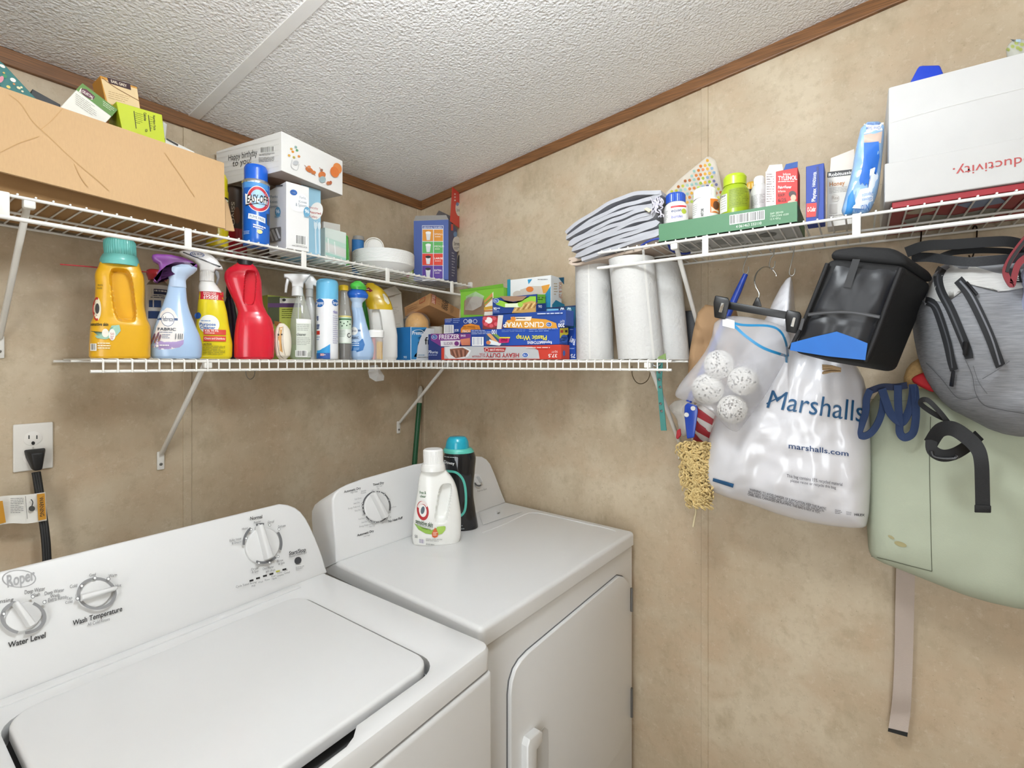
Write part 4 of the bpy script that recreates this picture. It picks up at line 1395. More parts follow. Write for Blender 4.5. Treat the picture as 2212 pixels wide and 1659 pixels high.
# kraft carton
t = thing('kraft_carton', 'small brown kraft carton printed 8000 lying tilted over the sponge', 'box', atY(930, 690, 1.40))
N0, R0, L0 = atY(930, 633, 1.335), atY(998, 671, 1.385), atY(873, 664, 1.49)
N1, R1, L1 = atY(927, 659, 1.338), atY(995, 691, 1.388), atY(875, 684, 1.492)
MB().hull([N0, R0, L0, R0 + L0 - N0, N1, R1, L1, R1 + L1 - N1], .001, 1).build('carton', M('b98a5c', .7, var=.06), t)
fp = Plane(N0, (R0 - N0).cross(N1 - N0))
pr = Print(t, fp)
pr.textq('DELUXE', (940, 639), (939, 657), (933, 654), (934, 637), 'f0dccc', bold=.02)
pr.e -= .0003
pr.quad((933, 635), (942, 639), (941, 658), (932, 654), 'a8452e', nx=2, ny=2)
pr.textq('8000', (969, 652), (966, 672), (958, 668), (961, 648), '3a2c22', bold=.03).textq('LAY EASY', (960, 648), (958, 668), (953, 666), (955, 645), '4a382a', bold=.02)
pr.lines(972, 660, 980, 676, 5, '5a4432', .5, .25).lines(945, 644, 951, 660, 3, 'a8654a', .5, .25)
pr.done()
lp = Plane(N0, (L0 - N0).cross(N1 - N0))
pr = Print(t, lp)
pr.quad((907, 647), (919, 641), (918, 651), (906, 657), 'a8452e', nx=2, ny=2).e += 0
pr.quad((908, 648), (918, 643), (917, 650), (907, 655), 'b98a5c', nx=2, ny=2).lines(878, 664, 902, 676, 3, '9a7048', -.35, .3)
pr.done()

# cup and dark tray behind
P = Place(941, Y=1.47)
t = standing('white_cup', 'plain white cup behind the freezer bag box', 'cup', P, Z1)
P.loft('cup', [(776, 931, 951), (708, 926, 956), (706, 927, 955)], PL('e6e3dc', .4), t, z0=Z1, nz=6)
zt = P.z(704)
t = MB().hull([(x, y, z) for x in (1.375, 1.50) for y in (1.50, 1.585) for z in (zt, zt + .026)], .006, 2).build('black_tray', M('23242a', .4), None, 40, loc=(1.43, 1.48, zt))
tag(t, 'black plastic tray stacked behind the small boxes in the corner', 'tray')

# hanging scrap of clear plastic, wire hook under the shelf
pk = [atY(a, b, 1.33) for a, b in ((800, 790), (815, 788), (822, 800), (830, 812), (829, 822), (812, 824), (798, 816), (795, 803))]
c = sum(pk, V((0, 0, 0))) / len(pk)
mb = MB().add([c + V((0, -.012, 0))] + pk + [c + V((0, .010, 0))], [(0, 1 + i, 1 + (i + 1) % 8) for i in range(8)] + [(9, 1 + (i + 1) % 8, 1 + i) for i in range(8)])
t = mb.build('plastic_scrap', M('dadada', .1, alpha=.4, coat=.6), None, None, loc=c)
tag(t, 'crumpled scrap of clear plastic film poking down under the lower back shelf', 'plastic film')
def wire_hook(label, pts, r=.0012, col='8a8880'):
    o = MB().tube(crom(pts, 8), r, 8).build('wire_hook', M(col, .3, .9), None, 60, loc=pts[0])
    return tag(o, label, 'hook')
wire_hook('thin wire hook under the lower back shelf below the red bottle', [atY(532, 796, 1.46), atY(531, 806, 1.46), atY(535, 816, 1.46), atY(542, 819, 1.46), atY(549, 812, 1.46), atY(551, 797, 1.46)])

# ================================================================ upper back shelf
Z2 = ZUA + .0022
KR = M('c4a176', .75, var=.07, vs=8, stretch=(60, 60, 2), bump=.08, bs=20)
KR_SHADED = M('a98457', .8, var=.08)  # the flap's board darkened: shade behind it is put into the colour
t = thing('cardboard_box', 'long open brown cardboard box full of tea cartons on the high shelf', 'box', (.23, 1.46, Z2))
x0, x1 = -.14, .572
MB().box((x0, 1.335, Z2), (x1, 1.592, Z2 + .004)).build('bottom', KR_SHADED, t)
MB().box((x0, 1.335, Z2 + .004), (x1, 1.339, 1.945)).build('front_wall', KR_SHADED, t)
MB().box((x0, 1.588, Z2 + .004), (x1, 1.592, 2.000)).build('back_wall', KR_SHADED, t)
MB().box((x0, 1.339, Z2 + .004), (x0 + .004, 1.588, 1.96)).build('side_wall', KR_SHADED, t)
MB().box((x1 - .004, 1.339, Z2 + .004), (x1, 1.588, 1.95)).build('side_wall', KR_SHADED, t)
tl, tr, br, bl = atY(-70, 163, 1.315), atY(484, 352, 1.315), atY(487, 494, 1.288), atY(-70, 352, 1.288)
MB().slab([bl, br, tr, tl], -.005).build('front_flap', KR, t)
fpn = Plane(tl, (tr - tl).cross(bl - tl))
pr = Print(t, fpn, .0006, rough=.8)
for pth in ([(20, 205), (45, 225), (70, 262), (110, 300), (165, 352), (205, 385), (235, 412)], [(88, 280), (110, 262), (135, 235)], [(355, 330), (390, 380), (420, 425)], [(0, 330), (40, 310), (85, 295)], [(160, 355), (175, 385), (190, 405)]):
    pr.path(pth, 1.5, 'bb9664')
pr.done()
MB().slab([atY(487, 430, 1.34), atY(493, 440, 1.34), atY(507, 499, 1.30), atY(488, 497, 1.30)], .004).build('end_flap', KR, t)

def px_carton(name, label, quad, Y, d, col, cat='box', ext=.6, back=None):
    """a carton whose front face is seen tilted: face corners in pixels at depth Y"""
    q = [atY(a, b, Y) for a, b in quad]
    q[2] = q[2] + (q[2] - q[1]) * ext
    q[3] = q[3] + (q[3] - q[0]) * ext
    n = (q[1] - q[0]).cross(q[3] - q[0]).normalized()
    if n.dot(EYE - q[0]) > 0: n = -n
    n = (n * .75 + V((0, 1, 0)) * .25).normalized()
    root = thing(name, label, cat, (q[2] + q[3]) / 2)
    MB().hull(q + [p + n * d for p in q], .0008, 1).build('carton', M(col, .5, var=.03), root)
    return root, Print(root, Plane(q[0], (q[1] - q[0]).cross(q[3] - q[0])))

t, pr = px_carton('tea_carton', 'teal patterned carton at the far left of the cardboard box', [(-36, 104), (8, 138), (78, 213), (30, 250)], 1.42, .05, '1f6f6c', ext=.15)
for x, y, rx, ry, c in ((5, 143, 7, 3, 'f0ece4'), (28, 173, 7, 4, 'f0ece4'), (18, 188, 5, 3, 'd8c86a'), (40, 190, 5, 2.5, 'e2dcb0'), (46, 189, 3, 2, 'e2dcb0'), (10, 165, 5, 4, '2c8a5a'), (30, 182, 3, 2, 'c98a4a'), (2, 172, 5, 8, 'd88a9a'), (8, 158, 3, 2, 'd0b060'), (48, 198, 3, 2, 'e8e2c0')):
    pr.ell(x, y, rx, ry, c, .5, n=12, rings=1)
pr.done()
t, pr = px_carton('dark_carton', 'black carton edge showing between the teal and green tea boxes', [(70, 192), (131, 226), (128, 240), (60, 222)], 1.46, .06, '2c2e30', ext=1.2)
pr.done()
t, pr = px_carton('tea_carton', 'green and white herbal tea carton tilted in the cardboard box', [(178, 180), (254, 237), (206, 290), (130, 232)], 1.40, .05, 'eceadf', ext=.25)
pr.quad((178, 180), (254, 237), (241, 252), (164, 194), '5f8a3e', nx=2, ny=2)
pr.quad((175, 190), (205, 209), (199, 216), (170, 198), 'eee6da', nx=2, ny=2).poly([(176, 191), (186, 193), (196, 201), (205, 209), (202, 215), (192, 213), (182, 207), (174, 199)], '5c2438').textq('CELESTIAL', (178, 194), (203, 210), (200, 214), (175, 198), 'efe6dc', bold=.02)
pr.lines(163, 202, 208, 228, 6, '9a8f86', .68, .2).lines(222, 218, 246, 230, 3, 'd6e2c6', .7, .3)
pr.done()
t, pr = px_carton('tea_carton', 'orange and cream earl grey tea carton leaning at the back of the box', [(216, 163), (296, 188), (305, 246), (231, 234)], 1.47, .06, 'd89a3c', ext=.5)
pr.quad((218, 170), (296, 192), (302, 235), (233, 224), 'ecd0a0', nx=2, ny=2)
pr.quad((231, 167), (281, 182), (283, 195), (235, 180), '3d1f24', nx=2, ny=2).textq('EARL GREY', (239, 172), (273, 183), (274, 189), (240, 178), 'efe0cc', bold=.03)
pr.lines(234, 197, 280, 215, 4, 'b08a5a', .27, .2).path([(220, 168), (250, 190), (300, 218)], 1.2, '8a5a2a')
pr.done()
t, pr = px_carton('tea_carton', 'lime green tea carton with a nutrition panel facing out', [(251, 219), (350, 248), (357, 306), (263, 276)], 1.395, .07, 'c3d022', ext=.5)
pr.textq('Nutrition Facts', (335, 250), (337, 282), (332, 281), (330, 249), '2c3210', bold=.03).textq('Calories', (316, 244), (317, 262), (311, 261), (310, 243), '2c3210', bold=.02)
for x in (289, 320): pr.path([(x, 240 + (x - 289) * .28), (x + 5, 278 + (x - 289) * .2)], 1.6, '33390f')
pr.lines(292, 243, 308, 268, 6, '5f6a1a', .28, .2).lines(323, 252, 330, 280, 6, '5f6a1a', .28, .2).text('0', 313, 279, 318, 285, '2c3210')
pr.done()
t, pr = px_carton('paper_card', 'folded white card sticking up behind the lime tea carton', [(352, 262), (361, 268), (358, 300), (350, 298)], 1.45, .004, 'c9c7c2', cat='card', ext=1.0)
pr.done()
t, pr = px_carton('paper_card', 'white card with black edge lying at the right end of the cardboard box', [(358, 297), (420, 328), (424, 350), (356, 318)], 1.43, .02, 'e8e6e0', cat='card', ext=.8)
pr.quad((359, 298), (385, 312), (384, 316), (359, 302), '3a3632', nx=2, ny=1)
pr.done()

# yellow can and brown can half hidden
P = Place(469, Y=1.465)
t = standing('yellow_can', 'yellow topped aerosol can peeking out behind the cardboard box', 'spray can', P, Z2)
P.loft('can', [(530, 445, 494), (414, 445, 494), (410, 448, 492)], PL('d8c01c', .35), t, z0=Z2, nz=6)
H = P.last
P.loft('cap', [(411, 447, 492), (386, 447, 492), (377, 451, 488)], PL('e8d81c', .35), t, nz=8)
pr = Print(t, H)
pr.rect(470, 432, 493, 448, 'e9e6d8').rect(470, 428, 493, 432, '2a2a22').text('OFF', 479, 436, 493, 446, '1e1e1e', bold=.03)
pr.done()
P = Place(512, Y=1.545)
t = standing('shaker_can', 'dark brown printed can with a red base behind the blue oven cleaner', 'can', P, Z2)
P.loft('can', [(500, 491, 533), (404, 491, 533), (401, 493, 531)], M('4f4038', .4, var=.2, vs=40), t, nz=6)
H = P.last
P.loft('base', [(533, 490, 534), (498, 490, 534)], PL('b5202e', .35), t, z0=Z2, nz=3)
pr = Print(t, H)
pr.textq('SSIVO', (507, 442), (507, 492), (500, 492), (500, 442), 'cfc2b0', bold=.02).ell(512, 470, 7, 18, '7a4c34')
pr.done()

# blue oven cleaner
P = Place(553, Y=1.365)
t = standing('oven_cleaner_can', 'bright blue fume free oven cleaner aerosol on the high shelf', 'spray can', P, Z2)
P.loft('can', [(529, 525, 581), (526, 523, 583), (400, 523, 583), (396, 526, 580)], M('1c63c2', .25, var=.03), t, z0=Z2, nz=10)
H = P.last
P.loft('rim', [(402, 522.5, 583.5), (398, 522, 584), (394, 525, 581)], M('c9ccd0', .25, .9), t, nz=4)
P.loft('cap', [(397, 527, 579), (367, 527, 579), (361, 530, 576)], PL('0f5fd2', .2), t, nz=8)
pr = Print(t, H)
pr.rect(524, 402, 582, 414, '4f96da', nx=14).ell(556, 438, 22, 26, 'a9cfee').arc(558, 437, 23, 26, .24, 0, 360, 'c8323e', 40).arc(558, 437, 24.5, 27.5, .06, 0, 360, 'e8e4e6', 40)
pr.poly([(530, 427), (582, 424), (582, 445), (556, 446), (531, 452)], 'f1f1ee').poly([(531, 450), (556, 445), (582, 444), (582, 446), (556, 448), (531, 453)], '2a2a2c')
pr.textq('EASY-OFF', (535, 430), (579, 427), (578, 443), (534, 447), '1d1d1f', bold=.02)
pr.lines(535, 401, 562, 404, 1, 'dcebf8', .03)
pr.quad((537, 469), (573, 475), (573, 486), (536, 480), 'e4ecf4').text('FUME FREE', 540, 472, 571, 477.5, '33435c', .17, bold=.02)
pr.lines(547, 491, 575, 500, 2, 'eef4fa', .13, .6).ell(561, 506, 6, 4.5, 'e6dc96', n=14).lines(527, 506, 539, 514, 3, 'a8c8ec').poly([(576, 464), (582, 462), (582, 489), (577, 486)], '3c4452')
pr.done()

# cutlery cartons
o = (.742, 1.312, Z2)
b = Box('cutlery_carton', 'white carton of forks, knives and spoons with a window on its side', 'box', o, .066, .115, 1.972 - Z2, 'e6e5e3', rz=math.radians(-6))
pr = b.print('front')
pr.ell(646, 438, 20, 20, 'f2f2f0', .4).ell(634, 416, 8, 6, '2f62ac', .35).lines(629, 414, 639, 418, 1, 'dfe8f4', .3)
pr.text('Forks,', 647, 423, 661, 429, '8a93a0', .16).text('Knives', 645, 432, 662, 438, '8a93a0', .16).text('& Spoons', 638, 438, 662, 445, '8a93a0', .16)
pr.ell(662, 458, 7, 11, '6aa4c4').text('96', 658, 452, 667, 460, 'f0f4f6', .15, bold=.02).lines(656, 466, 668, 471, 2, '8ab8d0', .15)
pr.bars(639, 508, 659, 526, '4a4a4a', 12, .16).lines(630, 529, 664, 532, 1, 'a4a4a4', .17)
pr.done()
pr = b.print('left')
pr.text('Forks', 585, 422, 600, 428, '6d8098', -.05).text('Knives', 584, 433, 600, 439, '6d8098', -.05).text('Spoons', 583, 443, 601, 449, '6d8098', -.05).ell(601, 458, 6, 11, '5a98ba').text('96', 597, 453, 605, 461, 'eef2f4', -.05, bold=.02).lines(594, 467, 607, 472, 2, '7ab0ca')
pr.rect(597, 401, 612, 404, '55565c', -.1).quad((582, 494), (608, 490), (608, 521), (582, 524), '77736f')
pr.path([(590, 496), (600, 519)], 5, 'c9c7c4').path([(598, 494), (606, 515)], 4, 'dddbd8').path([(585, 500), (592, 521)], 4, 'b8b5b2')
pr.done()
b = Box('cutlery_carton', 'light blue assorted cutlery box beside the white cutlery carton', 'box', (.812, 1.352, Z2), .062, .13, 1.9915 - Z2, '9cc8de', rz=math.radians(-3))
pr = b.print('front')
pr.ell(683, 456, 14, 19, 'f0efec', .25).text('Everyday', 668, 445, 687, 450, 'b54a4a', .16).text('Assorted', 668, 455, 693, 460, 'b54a4a', .16, bold=.02).text('Cutlery', 668, 464, 685, 469, 'b54a4a', .16)
for x in (681, 689):
    pr.path([(x, 490), (x, 512), (x + 1, 548)], 3, 'cfe3ee').ell(x, 488, 3.5, 8, 'd6e7f0')
pr.path([(678, 478), (678, 488)], 1.2, 'e4eff4').path([(684, 478), (684, 488)], 1.2, 'e4eff4')
pr.done()
# birthday carton on top of them
b = Box('gift_carton', 'white birthday balloon carton lying on top of the cutlery boxes', 'box', (.7216, 1.30, 1.993), .223, .29, .109, 'ecebe8', rz=math.radians(9))
pr = b.print('left')
pr.textq('Happy birthday', (494, 335), (556, 321), (556, 336), (494, 347), '2e2c2a').textq('to you!', (503, 347), (543, 338), (543, 352), (503, 360), '2e2c2a')
pr.bars(564, 319, 592, 330, '3a3a38', 14, -.08).lines(561, 334, 594, 338, 2, '9a9894', -.1).lines(560, 341, 593, 352, 4, '8a8884', -.08, .4)
for i in range(6): pr.path([(455 + i, 335 + i * 11), (604, 300 + i * 12)], .6, 'd9d6d0')
pr.done()
pr = b.print('front')
for x, y, c in ((629, 322, 'd6a24a'), (632, 328, 'e0902e'), (641, 325, '6aa878'), (624, 336, 'd8a850'), (645, 338, 'd89048'), (634, 340, 'c0b05a'), (638, 318, '88a8a0')):
    pr.ell(x, y, 3.2, 2.6, c, .6, n=10, rings=1)
pr.path([(630, 345), (628, 360), (640, 368), (645, 355)], 1, 'b8b8b8').ell(638, 352, 6, 5, 'c4c6c8')
pr.ell(667, 367, 9, 5, 'c8703a', .5).ell(666, 361, 4, 3, 'd88a5a').ell(676, 373, 5, 4, 'd07a42').path([(656, 357), (680, 380)], 1, 'a8765a')
pr.ell(694, 378, 8, 7, 'd27a44').ell(695, 388, 7, 7, '9fb4b8').ell(693, 368, 3, 3, '8a6a5a').path([(688, 362), (698, 376)], 1, 'c86a3a')
pr.ell(727, 364, 9, 12, 'e08a4a', -.4).ell(721, 372, 9, 12, 'dd7a3c', -.4).ell(707, 396, 4, 4, 'c07850').ell(712, 395, 3, 4, 'b86848')
pr.done()
b.paint('bottom', 'b9a89a')
pr = Print(b.root, b.uv('bottom'), .0008)
pr.ell(.25, .3, .2, .12, '8a6a58').ell(.6, .6, .25, .1, 'd8d2cc').ell(.5, .2, .2, .08, 'a07058').ell(.8, .4, .1, .2, '90a8b0').rect(.05, .7, .95, .8, 'cfc8c0')
pr.done()
# stacked jar holding up its back corner
P = Place(577, Y=1.53)
t = standing('tall_jar', 'brown capped jar standing under the back of the birthday carton', 'jar', P, Z2)
P.loft('jar', [(520, 556, 600), (440, 556, 600), (432, 560, 596)], M('5a4a40', .35), t, z0=Z2, nz=6)
P.loft('lid', [(434, 559, 597), (P.py(1.9915), 559, 597)], M('3a332e', .4), t, nz=4)

# pack of wipes, napkin sheet
b = boxA('napkin_pack', 'clear wrapped white and pale green napkin pack with a green edge', 'napkins', 1.385, 702, 748, 497, Z2, .09, 'd9e4de', mat=M('d6e2dc', .18, var=.08, vs=20, coat=.6))
pr = b.print('front')
pr.rect(703, 512, 747, 522, 'bcd8cc', .35).rect(703, 525, 747, 540, 'd8d8d4', .35).rect(703, 545, 747, 550, 'a8d0c4', .3).path([(708, 515), (710, 545)], 2, 'f2f4f2').path([(722, 522), (724, 550)], 1.5, 'f4f6f4')
pr.done()
q = b.fr((b.w, 0, 0))
MB().hull([b.fr(v) for v in ((b.w, -.004, 0), (b.w + .018, .004, 0), (b.w, -.004, b.h * .94), (b.w + .014, .004, b.h * .88), (b.w, .08, 0), (b.w + .016, .08, 0), (b.w, .08, b.h), (b.w + .012, .08, b.h * .95))], .003, 2).build('green_wrap', M('3f9a34', .2, var=.2, vs=50, coat=.5), b.root, 40)
t, pr = px_carton('tissue_sheet', 'white tissue packet standing behind the napkin pack', [(699, 478), (735, 485), (735, 512), (699, 506)], 1.50, .012, 'ecebe6', cat='tissues', ext=2.6)
pr.done()

# blue and grey spool, cups roll, plates
P = Place(772, Y=1.50)
t = standing('blue_spool', 'small blue and grey spool behind the paper plates', 'spool', P, Z2)
P.loft('spool', [(575, 760, 786), (519, 760, 786)], M('2f74b4', .6, var=.15), t, z0=Z2, nz=5)
P.loft('end', [(520, 760, 788), (511, 763, 786)], M('9a9690', .6), t, nz=5)
P = Place(806, Y=1.525)
t = standing('paper_cups', 'nested white paper cups lying sideways on the paper plate stack', 'cups', P, P.z(562))
ax = (-P.d + V((0, 0, -.05))).normalized()
c = P.p(808, 534)
MB().lathe(c, [(.030, -.05), (.036, .0), (.0375, .002), (.0375, .004), (.034, .004), (.033, -.004)], 36, ax).build('outer_cup', M('e9e4da', .5), t, 40)
MB().lathe(c + ax * .003 + P.r * .004, [(.029, -.03), (.029, .006), (.028, .0075), (.001, .0075)], 36, ax).build('inner_cup', M('f1efe9', .5), t, 40)
MB().hull([V((c.x + i, c.y + j, z)) for i in (-.03, .03) for j in (-.02, .045) for z in (Z2, c.z - .038)], .006, 2).build('cup_sleeve', M('c8c2b6', .5, alpha=.9), t, 40)
P = Place(829, Y=1.425)
t = standing('paper_plates', 'tall stack of white paper plates on the high shelf', 'plates', P, Z2)
r = P.a(896) - P.a(829)
prof = [(.001, 0), (r * .70, 0), (r * .74, .003), (r * .93, .024), (r * .985, .029)]
for i in range(13):
    z = .030 + i * .0036
    prof += [(r, z), (r * 1.004, z + .0012), (r, z + .0024), (r * .992, z + .003)]
prof += [(r * .98, .0775), (r * .9, .072), (r * .7, .06), (.001, .058)]
MB().lathe((P.c.x, P.c.y, Z2), prof, 72).build('plate_stack', M('eeeeec', .5, var=.03), t, 30)
# bin bag box with open flaps
b = Box('trash_bag_box', 'blue trash bag box with torn open red and grey top flaps', 'box', (1.329, 1.425, Z2), .140, .135, .235, '4a5f9e', rz=math.radians(-62), open_top=True)
pr = b.print('front')
pr.rect(912, 487, 958, 607, 'dfe2ea', .0).rect(913, 488, 957, 494, '3c4f94')
pr.text('SIZES FOR ALL YOUR NEEDS', 915, 489.5, 955, 493, 'dfe4f2', bold=.02)
for y0, y1, c, s1, w in ((496, 521, 'd98f30', 'SMALL', 18), (522.5, 547, '5eae5e', 'MEDIUM', 20), (548.5, 573, 'd8402e', 'LARGE', 18), (574.5, 602, '5b3a94', 'EXTRA', 16)):
    pr.rect(913, y0, 936, y1, c).rect(937.5, y0, 957, y1, c)
    pr.poly([(920, y0 + 7), (931, y0 + 7), (929, y1 - 2), (922, y1 - 2)], 'd9dcde').ell(925.5, y0 + 7, 6, 3, 'f0f0ee' if y0 < 540 else '2e2a2c', n=12)
    pr.text(s1, 939, y0 + 8, 939 + w, y0 + 12, 'f0ece6', bold=.03)
    pr.lines(940, y0 + 15, 954, y0 + 18, 1, 'eadfd4')
pr.done()
b.paint('right', '38406e')
pr = b.print('right')
pr.ell(986, 527, 9, 17, 'd9d6d4').ell(983, 506, 4, 6, '5a86b8').text('Strong', 980, 522, 993, 530, '4a4a50', bold=.01).lines(980, 534, 992, 540, 2, '7a7a80').ell(991, 565, 4, 14, '2a2c38').lines(975, 545, 982, 600, 9, 'b8bcd0', .3, .3).rect(973, 484, 978, 498, 'd0402e')
pr.done()
rp = b.plane('right')
fl = b.fr((b.w, 0, b.h))
MB().slab([rp(972, 478), rp(1000, 499), rp(1003, 427), rp(977, 404)], .0012).build('red_flap', M('cf3326', .5), b.root)
pr = Print(b.root, rp, .0018)
pr.ell(989, 452, 6, 15, 'e6e0da', -.1).ell(987, 441, 3, 4, '6a8ac0').text('Strong', 985, 450, 994, 457, '6a6a6a').lines(980, 418, 984, 438, 3, 'f0dcd4', 0, .4)
pr.done()
bp_ = Plane(b.fr((0, 0, b.h)), b.fr((0, -.6, 1)) - b.fr((0, 0, 0)))
f0, f1 = b.fr((0, 0, b.h)), b.fr((b.w, 0, b.h))
MB().slab([f0, f1, b.fr((b.w * .87, .035, b.h + .028)), b.fr((-.004, .035, b.h + .030))], .0012).build('grey_flap', M('a9a7a4', .6), b.root)
MB().slab([b.fr((b.w * .3, .08, b.h + .005)), b.fr((b.w * .9, .10, b.h - .01)), b.fr((b.w, .095, b.h + .035)), b.fr((b.w * .55, .085, b.h + .065))], .0012).build('inner_flap', M('4a4240', .6), b.root)
MB().hull([b.fr(v) for v in ((.02, .02, .0), (.12, .02, 0), (.02, .10, 0), (.12, .10, 0), (.03, .03, .215), (.11, .03, .205), (.03, .09, .21), (.11, .09, .22))], .01, 2).build('bag_roll', M('1c1c1e', .25, coat=.4), b.root, 40)
b.paint('bottom', '3a4478')
# green pouch with red print under the plates
t = MB().hull([(1.235 + .0 + i * .08, 1.385 + j * .13, Z2 + k * .022) for i in (0, 1) for j in (0, 1) for k in (0, 1)], .009, 3).build('green_pouch', M('9cb03c', .3, var=.2, vs=40), None, 40, loc=(1.27, 1.44, Z2))
bpy.data.objects.remove(t)
P = Place(884, Y=1.53)
t = standing('green_pouch', 'lime green snack pouch with red print wedged beside the trash bag box', 'pouch', P, Z2)
P.loft('pouch', [(605, 868, 905), (598, 866, 908), (585, 868, 906), (575, 874, 898)], M('a4b83a', .3, var=.2, vs=40, coat=.4), t, q=.5, n=3, z0=Z2, nz=10, smooth=60)
pr = Print(t, P.last)
pr.ell(880, 598, 5, 4, 'b5283a')
pr.done()

# ================================================================ lower right shelf: wrap and bag boxes
def label_kr(pr, x, y, r):
    pr.ell(x, y, r * 1.25, r, 'eef0f2').ell(x, y, r * 1.1, r * .86, '2a5aa8').text('Kr', x - r * .6, y - r * .4, x + r * .7, y + r * .4, 'eef0f2')

FB = boxB('foil_box', 'red and silver heavy duty aluminium foil box lying upside down', 'box', 1.250, 953, 1212, 748, Z1, .052, 'c23a2c')
pr = FB.print('front')
pr.poly([(960, 749), (1015, 748), (1150, 749), (1163, 757), (1166, 775), (960, 775)], 'b9babc')
pr.poly([(962, 750), (975, 748), (1005, 750), (1018, 757), (1012, 770), (1000, 775), (970, 775), (962, 765)], 'd9dadc').poly([(972, 754), (1000, 751), (1014, 758), (1006, 770), (985, 774), (974, 766)], '8a5a48')
for i in range(7): pr.path([(976 + i * 5, 756), (982 + i * 4, 771)], 1.6, 'b98470' if i % 2 else '5f3a30')
pr.text('HEAVY DUTY', 1050, 763, 1122, 772, 'a8282a', flip=True, bold=.02).text('ALUMINUM', 1021, 768, 1050, 772, 'a8282a', flip=True).text('FOIL', 1036, 763, 1048, 767, 'a8282a', flip=True)
pr.poly([(1046, 751), (1094, 751), (1091, 760), (1048, 760)], 'a8282a').text('TOUGH JOBS', 1059, 754, 1091, 758, 'efe6e2', flip=True, bold=.02).arc(1053, 756, 4, 4, .2, 0, 360, 'efe6e2', 14)
label_kr(pr, 1136, 767, 5.5)
pr.text('37.5', 1186, 765, 1205, 772, 'f0e8e4', flip=True, bold=.03).text('SQ FT', 1193, 758, 1206, 762, 'f0e8e4', flip=True).lines(1138, 750, 1206, 754, 1, 'e8c8c0')
pr.done()
pr = FB.print('right')
pr.ell(1218, 763, 2.6, 6, '2a5aa8')
pr.done()
zt = Z1 + FB.h + .0008
PW = boxB('plastic_wrap_box', 'blue plastic wrap box printed upside down on top of the foil box', 'box', 1.252, 1017, 1208, 709, zt, .052, '1f4aa6')
pr = PW.print('front')
pr.rect(1017, 712, 1048, 746, '1d3f8e').bars(1022, 729, 1043, 745, '8a93b4', 10).lines(1019, 714, 1062, 724, 3, 'c8d2ea', -.02, .3)
pr.poly([(1049, 724), (1072, 720), (1098, 738), (1092, 747), (1052, 747)], '2a4f7a').poly([(1052, 722), (1060, 720), (1082, 745), (1074, 746)], 'd9a06a').poly([(1058, 733), (1084, 742), (1080, 747), (1056, 744)], 'dfe6ea').poly([(1064, 721), (1074, 722), (1090, 736), (1084, 738)], '7a9a4a').ell(1056, 740, 5, 4, 'c87848')
pr.text('Plastic Wrap', 1116, 725, 1182, 735, 'e8dc3c', flip=True, bold=.02).text('ReynoldsKITCHENS', 1140, 737, 1193, 743, 'f0f2f6', flip=True, bold=.02)
pr.poly([(1080, 730), (1102, 728), (1100, 740), (1078, 741)], 'c8286a').lines(1083, 732, 1098, 739, 2, 'f2e8ee').rect(1080, 728, 1103, 731, 'd8c83a').text('100', 1063, 713, 1074, 722, 'f0f2f6', flip=True, bold=.02)
pr.lines(1085, 713, 1136, 719, 2, '7f9ad2', -.02, .3).lines(1144, 711, 1206, 719, 2, '9ab0de', -.02, .3)
pr.done()
pr = PW.print('right')
pr.quad((1209, 709), (1227, 708), (1227, 722), (1209, 731), 'd9c832').rect(1210, 713, 1216, 719, 'b8342c').rect(1220, 713, 1225, 718, '3a2a2a').ell(1218, 732, 8, 9, '2a5ab4').lines(1212, 728, 1224, 738, 3, '8a98c8')
pr.done()
zt2 = zt + PW.h + .0008
CW = boxB('cling_wrap_box', 'blue and orange cling wrap box printed upside down, above the plastic wrap', 'box', 1.254, 1043, 1222, 676, zt2, .05, '1f4694')
pr = CW.print('front')
pr.rect(1043, 682, 1086, 711, '7a3a3a').ell(1060, 695, 18, 13, 'b5323c').ell(1056, 692, 8, 7, 'efe8e6')
for x, y in ((1050, 700), (1068, 688), (1072, 700), (1062, 704), (1048, 688)): pr.ell(x, y, 4.5, 4, 'd05a66', n=12)
pr.poly([(1077, 681), (1088, 681), (1084, 711), (1074, 711)], 'd9d3cc')
pr.poly([(1090, 708), (1096, 692), (1130, 686), (1180, 690), (1202, 698), (1205, 709), (1140, 710)], 'd99a3a')
pr.text('CLING WRAP', 1088, 696, 1176, 707, 'f2eee6', flip=True, bold=.03)
pr.poly([(1104, 685), (1150, 684), (1147, 693), (1106, 693)], 'e9ddcc').lines(1116, 687, 1144, 691, 1, 'b98a5a').ell(1110, 689, 5.5, 5, 'd98a3a')
label_kr(pr, 1187, 701, 5)
pr.text('200', 1207, 699, 1221, 707, 'f0f2f6', flip=True, bold=.03).text('SQ FT', 1211, 692, 1221, 697, 'f0f2f6', flip=True).lines(1162, 677, 1220, 682, 1, 'c8d2ea', -.03)
pr.done()
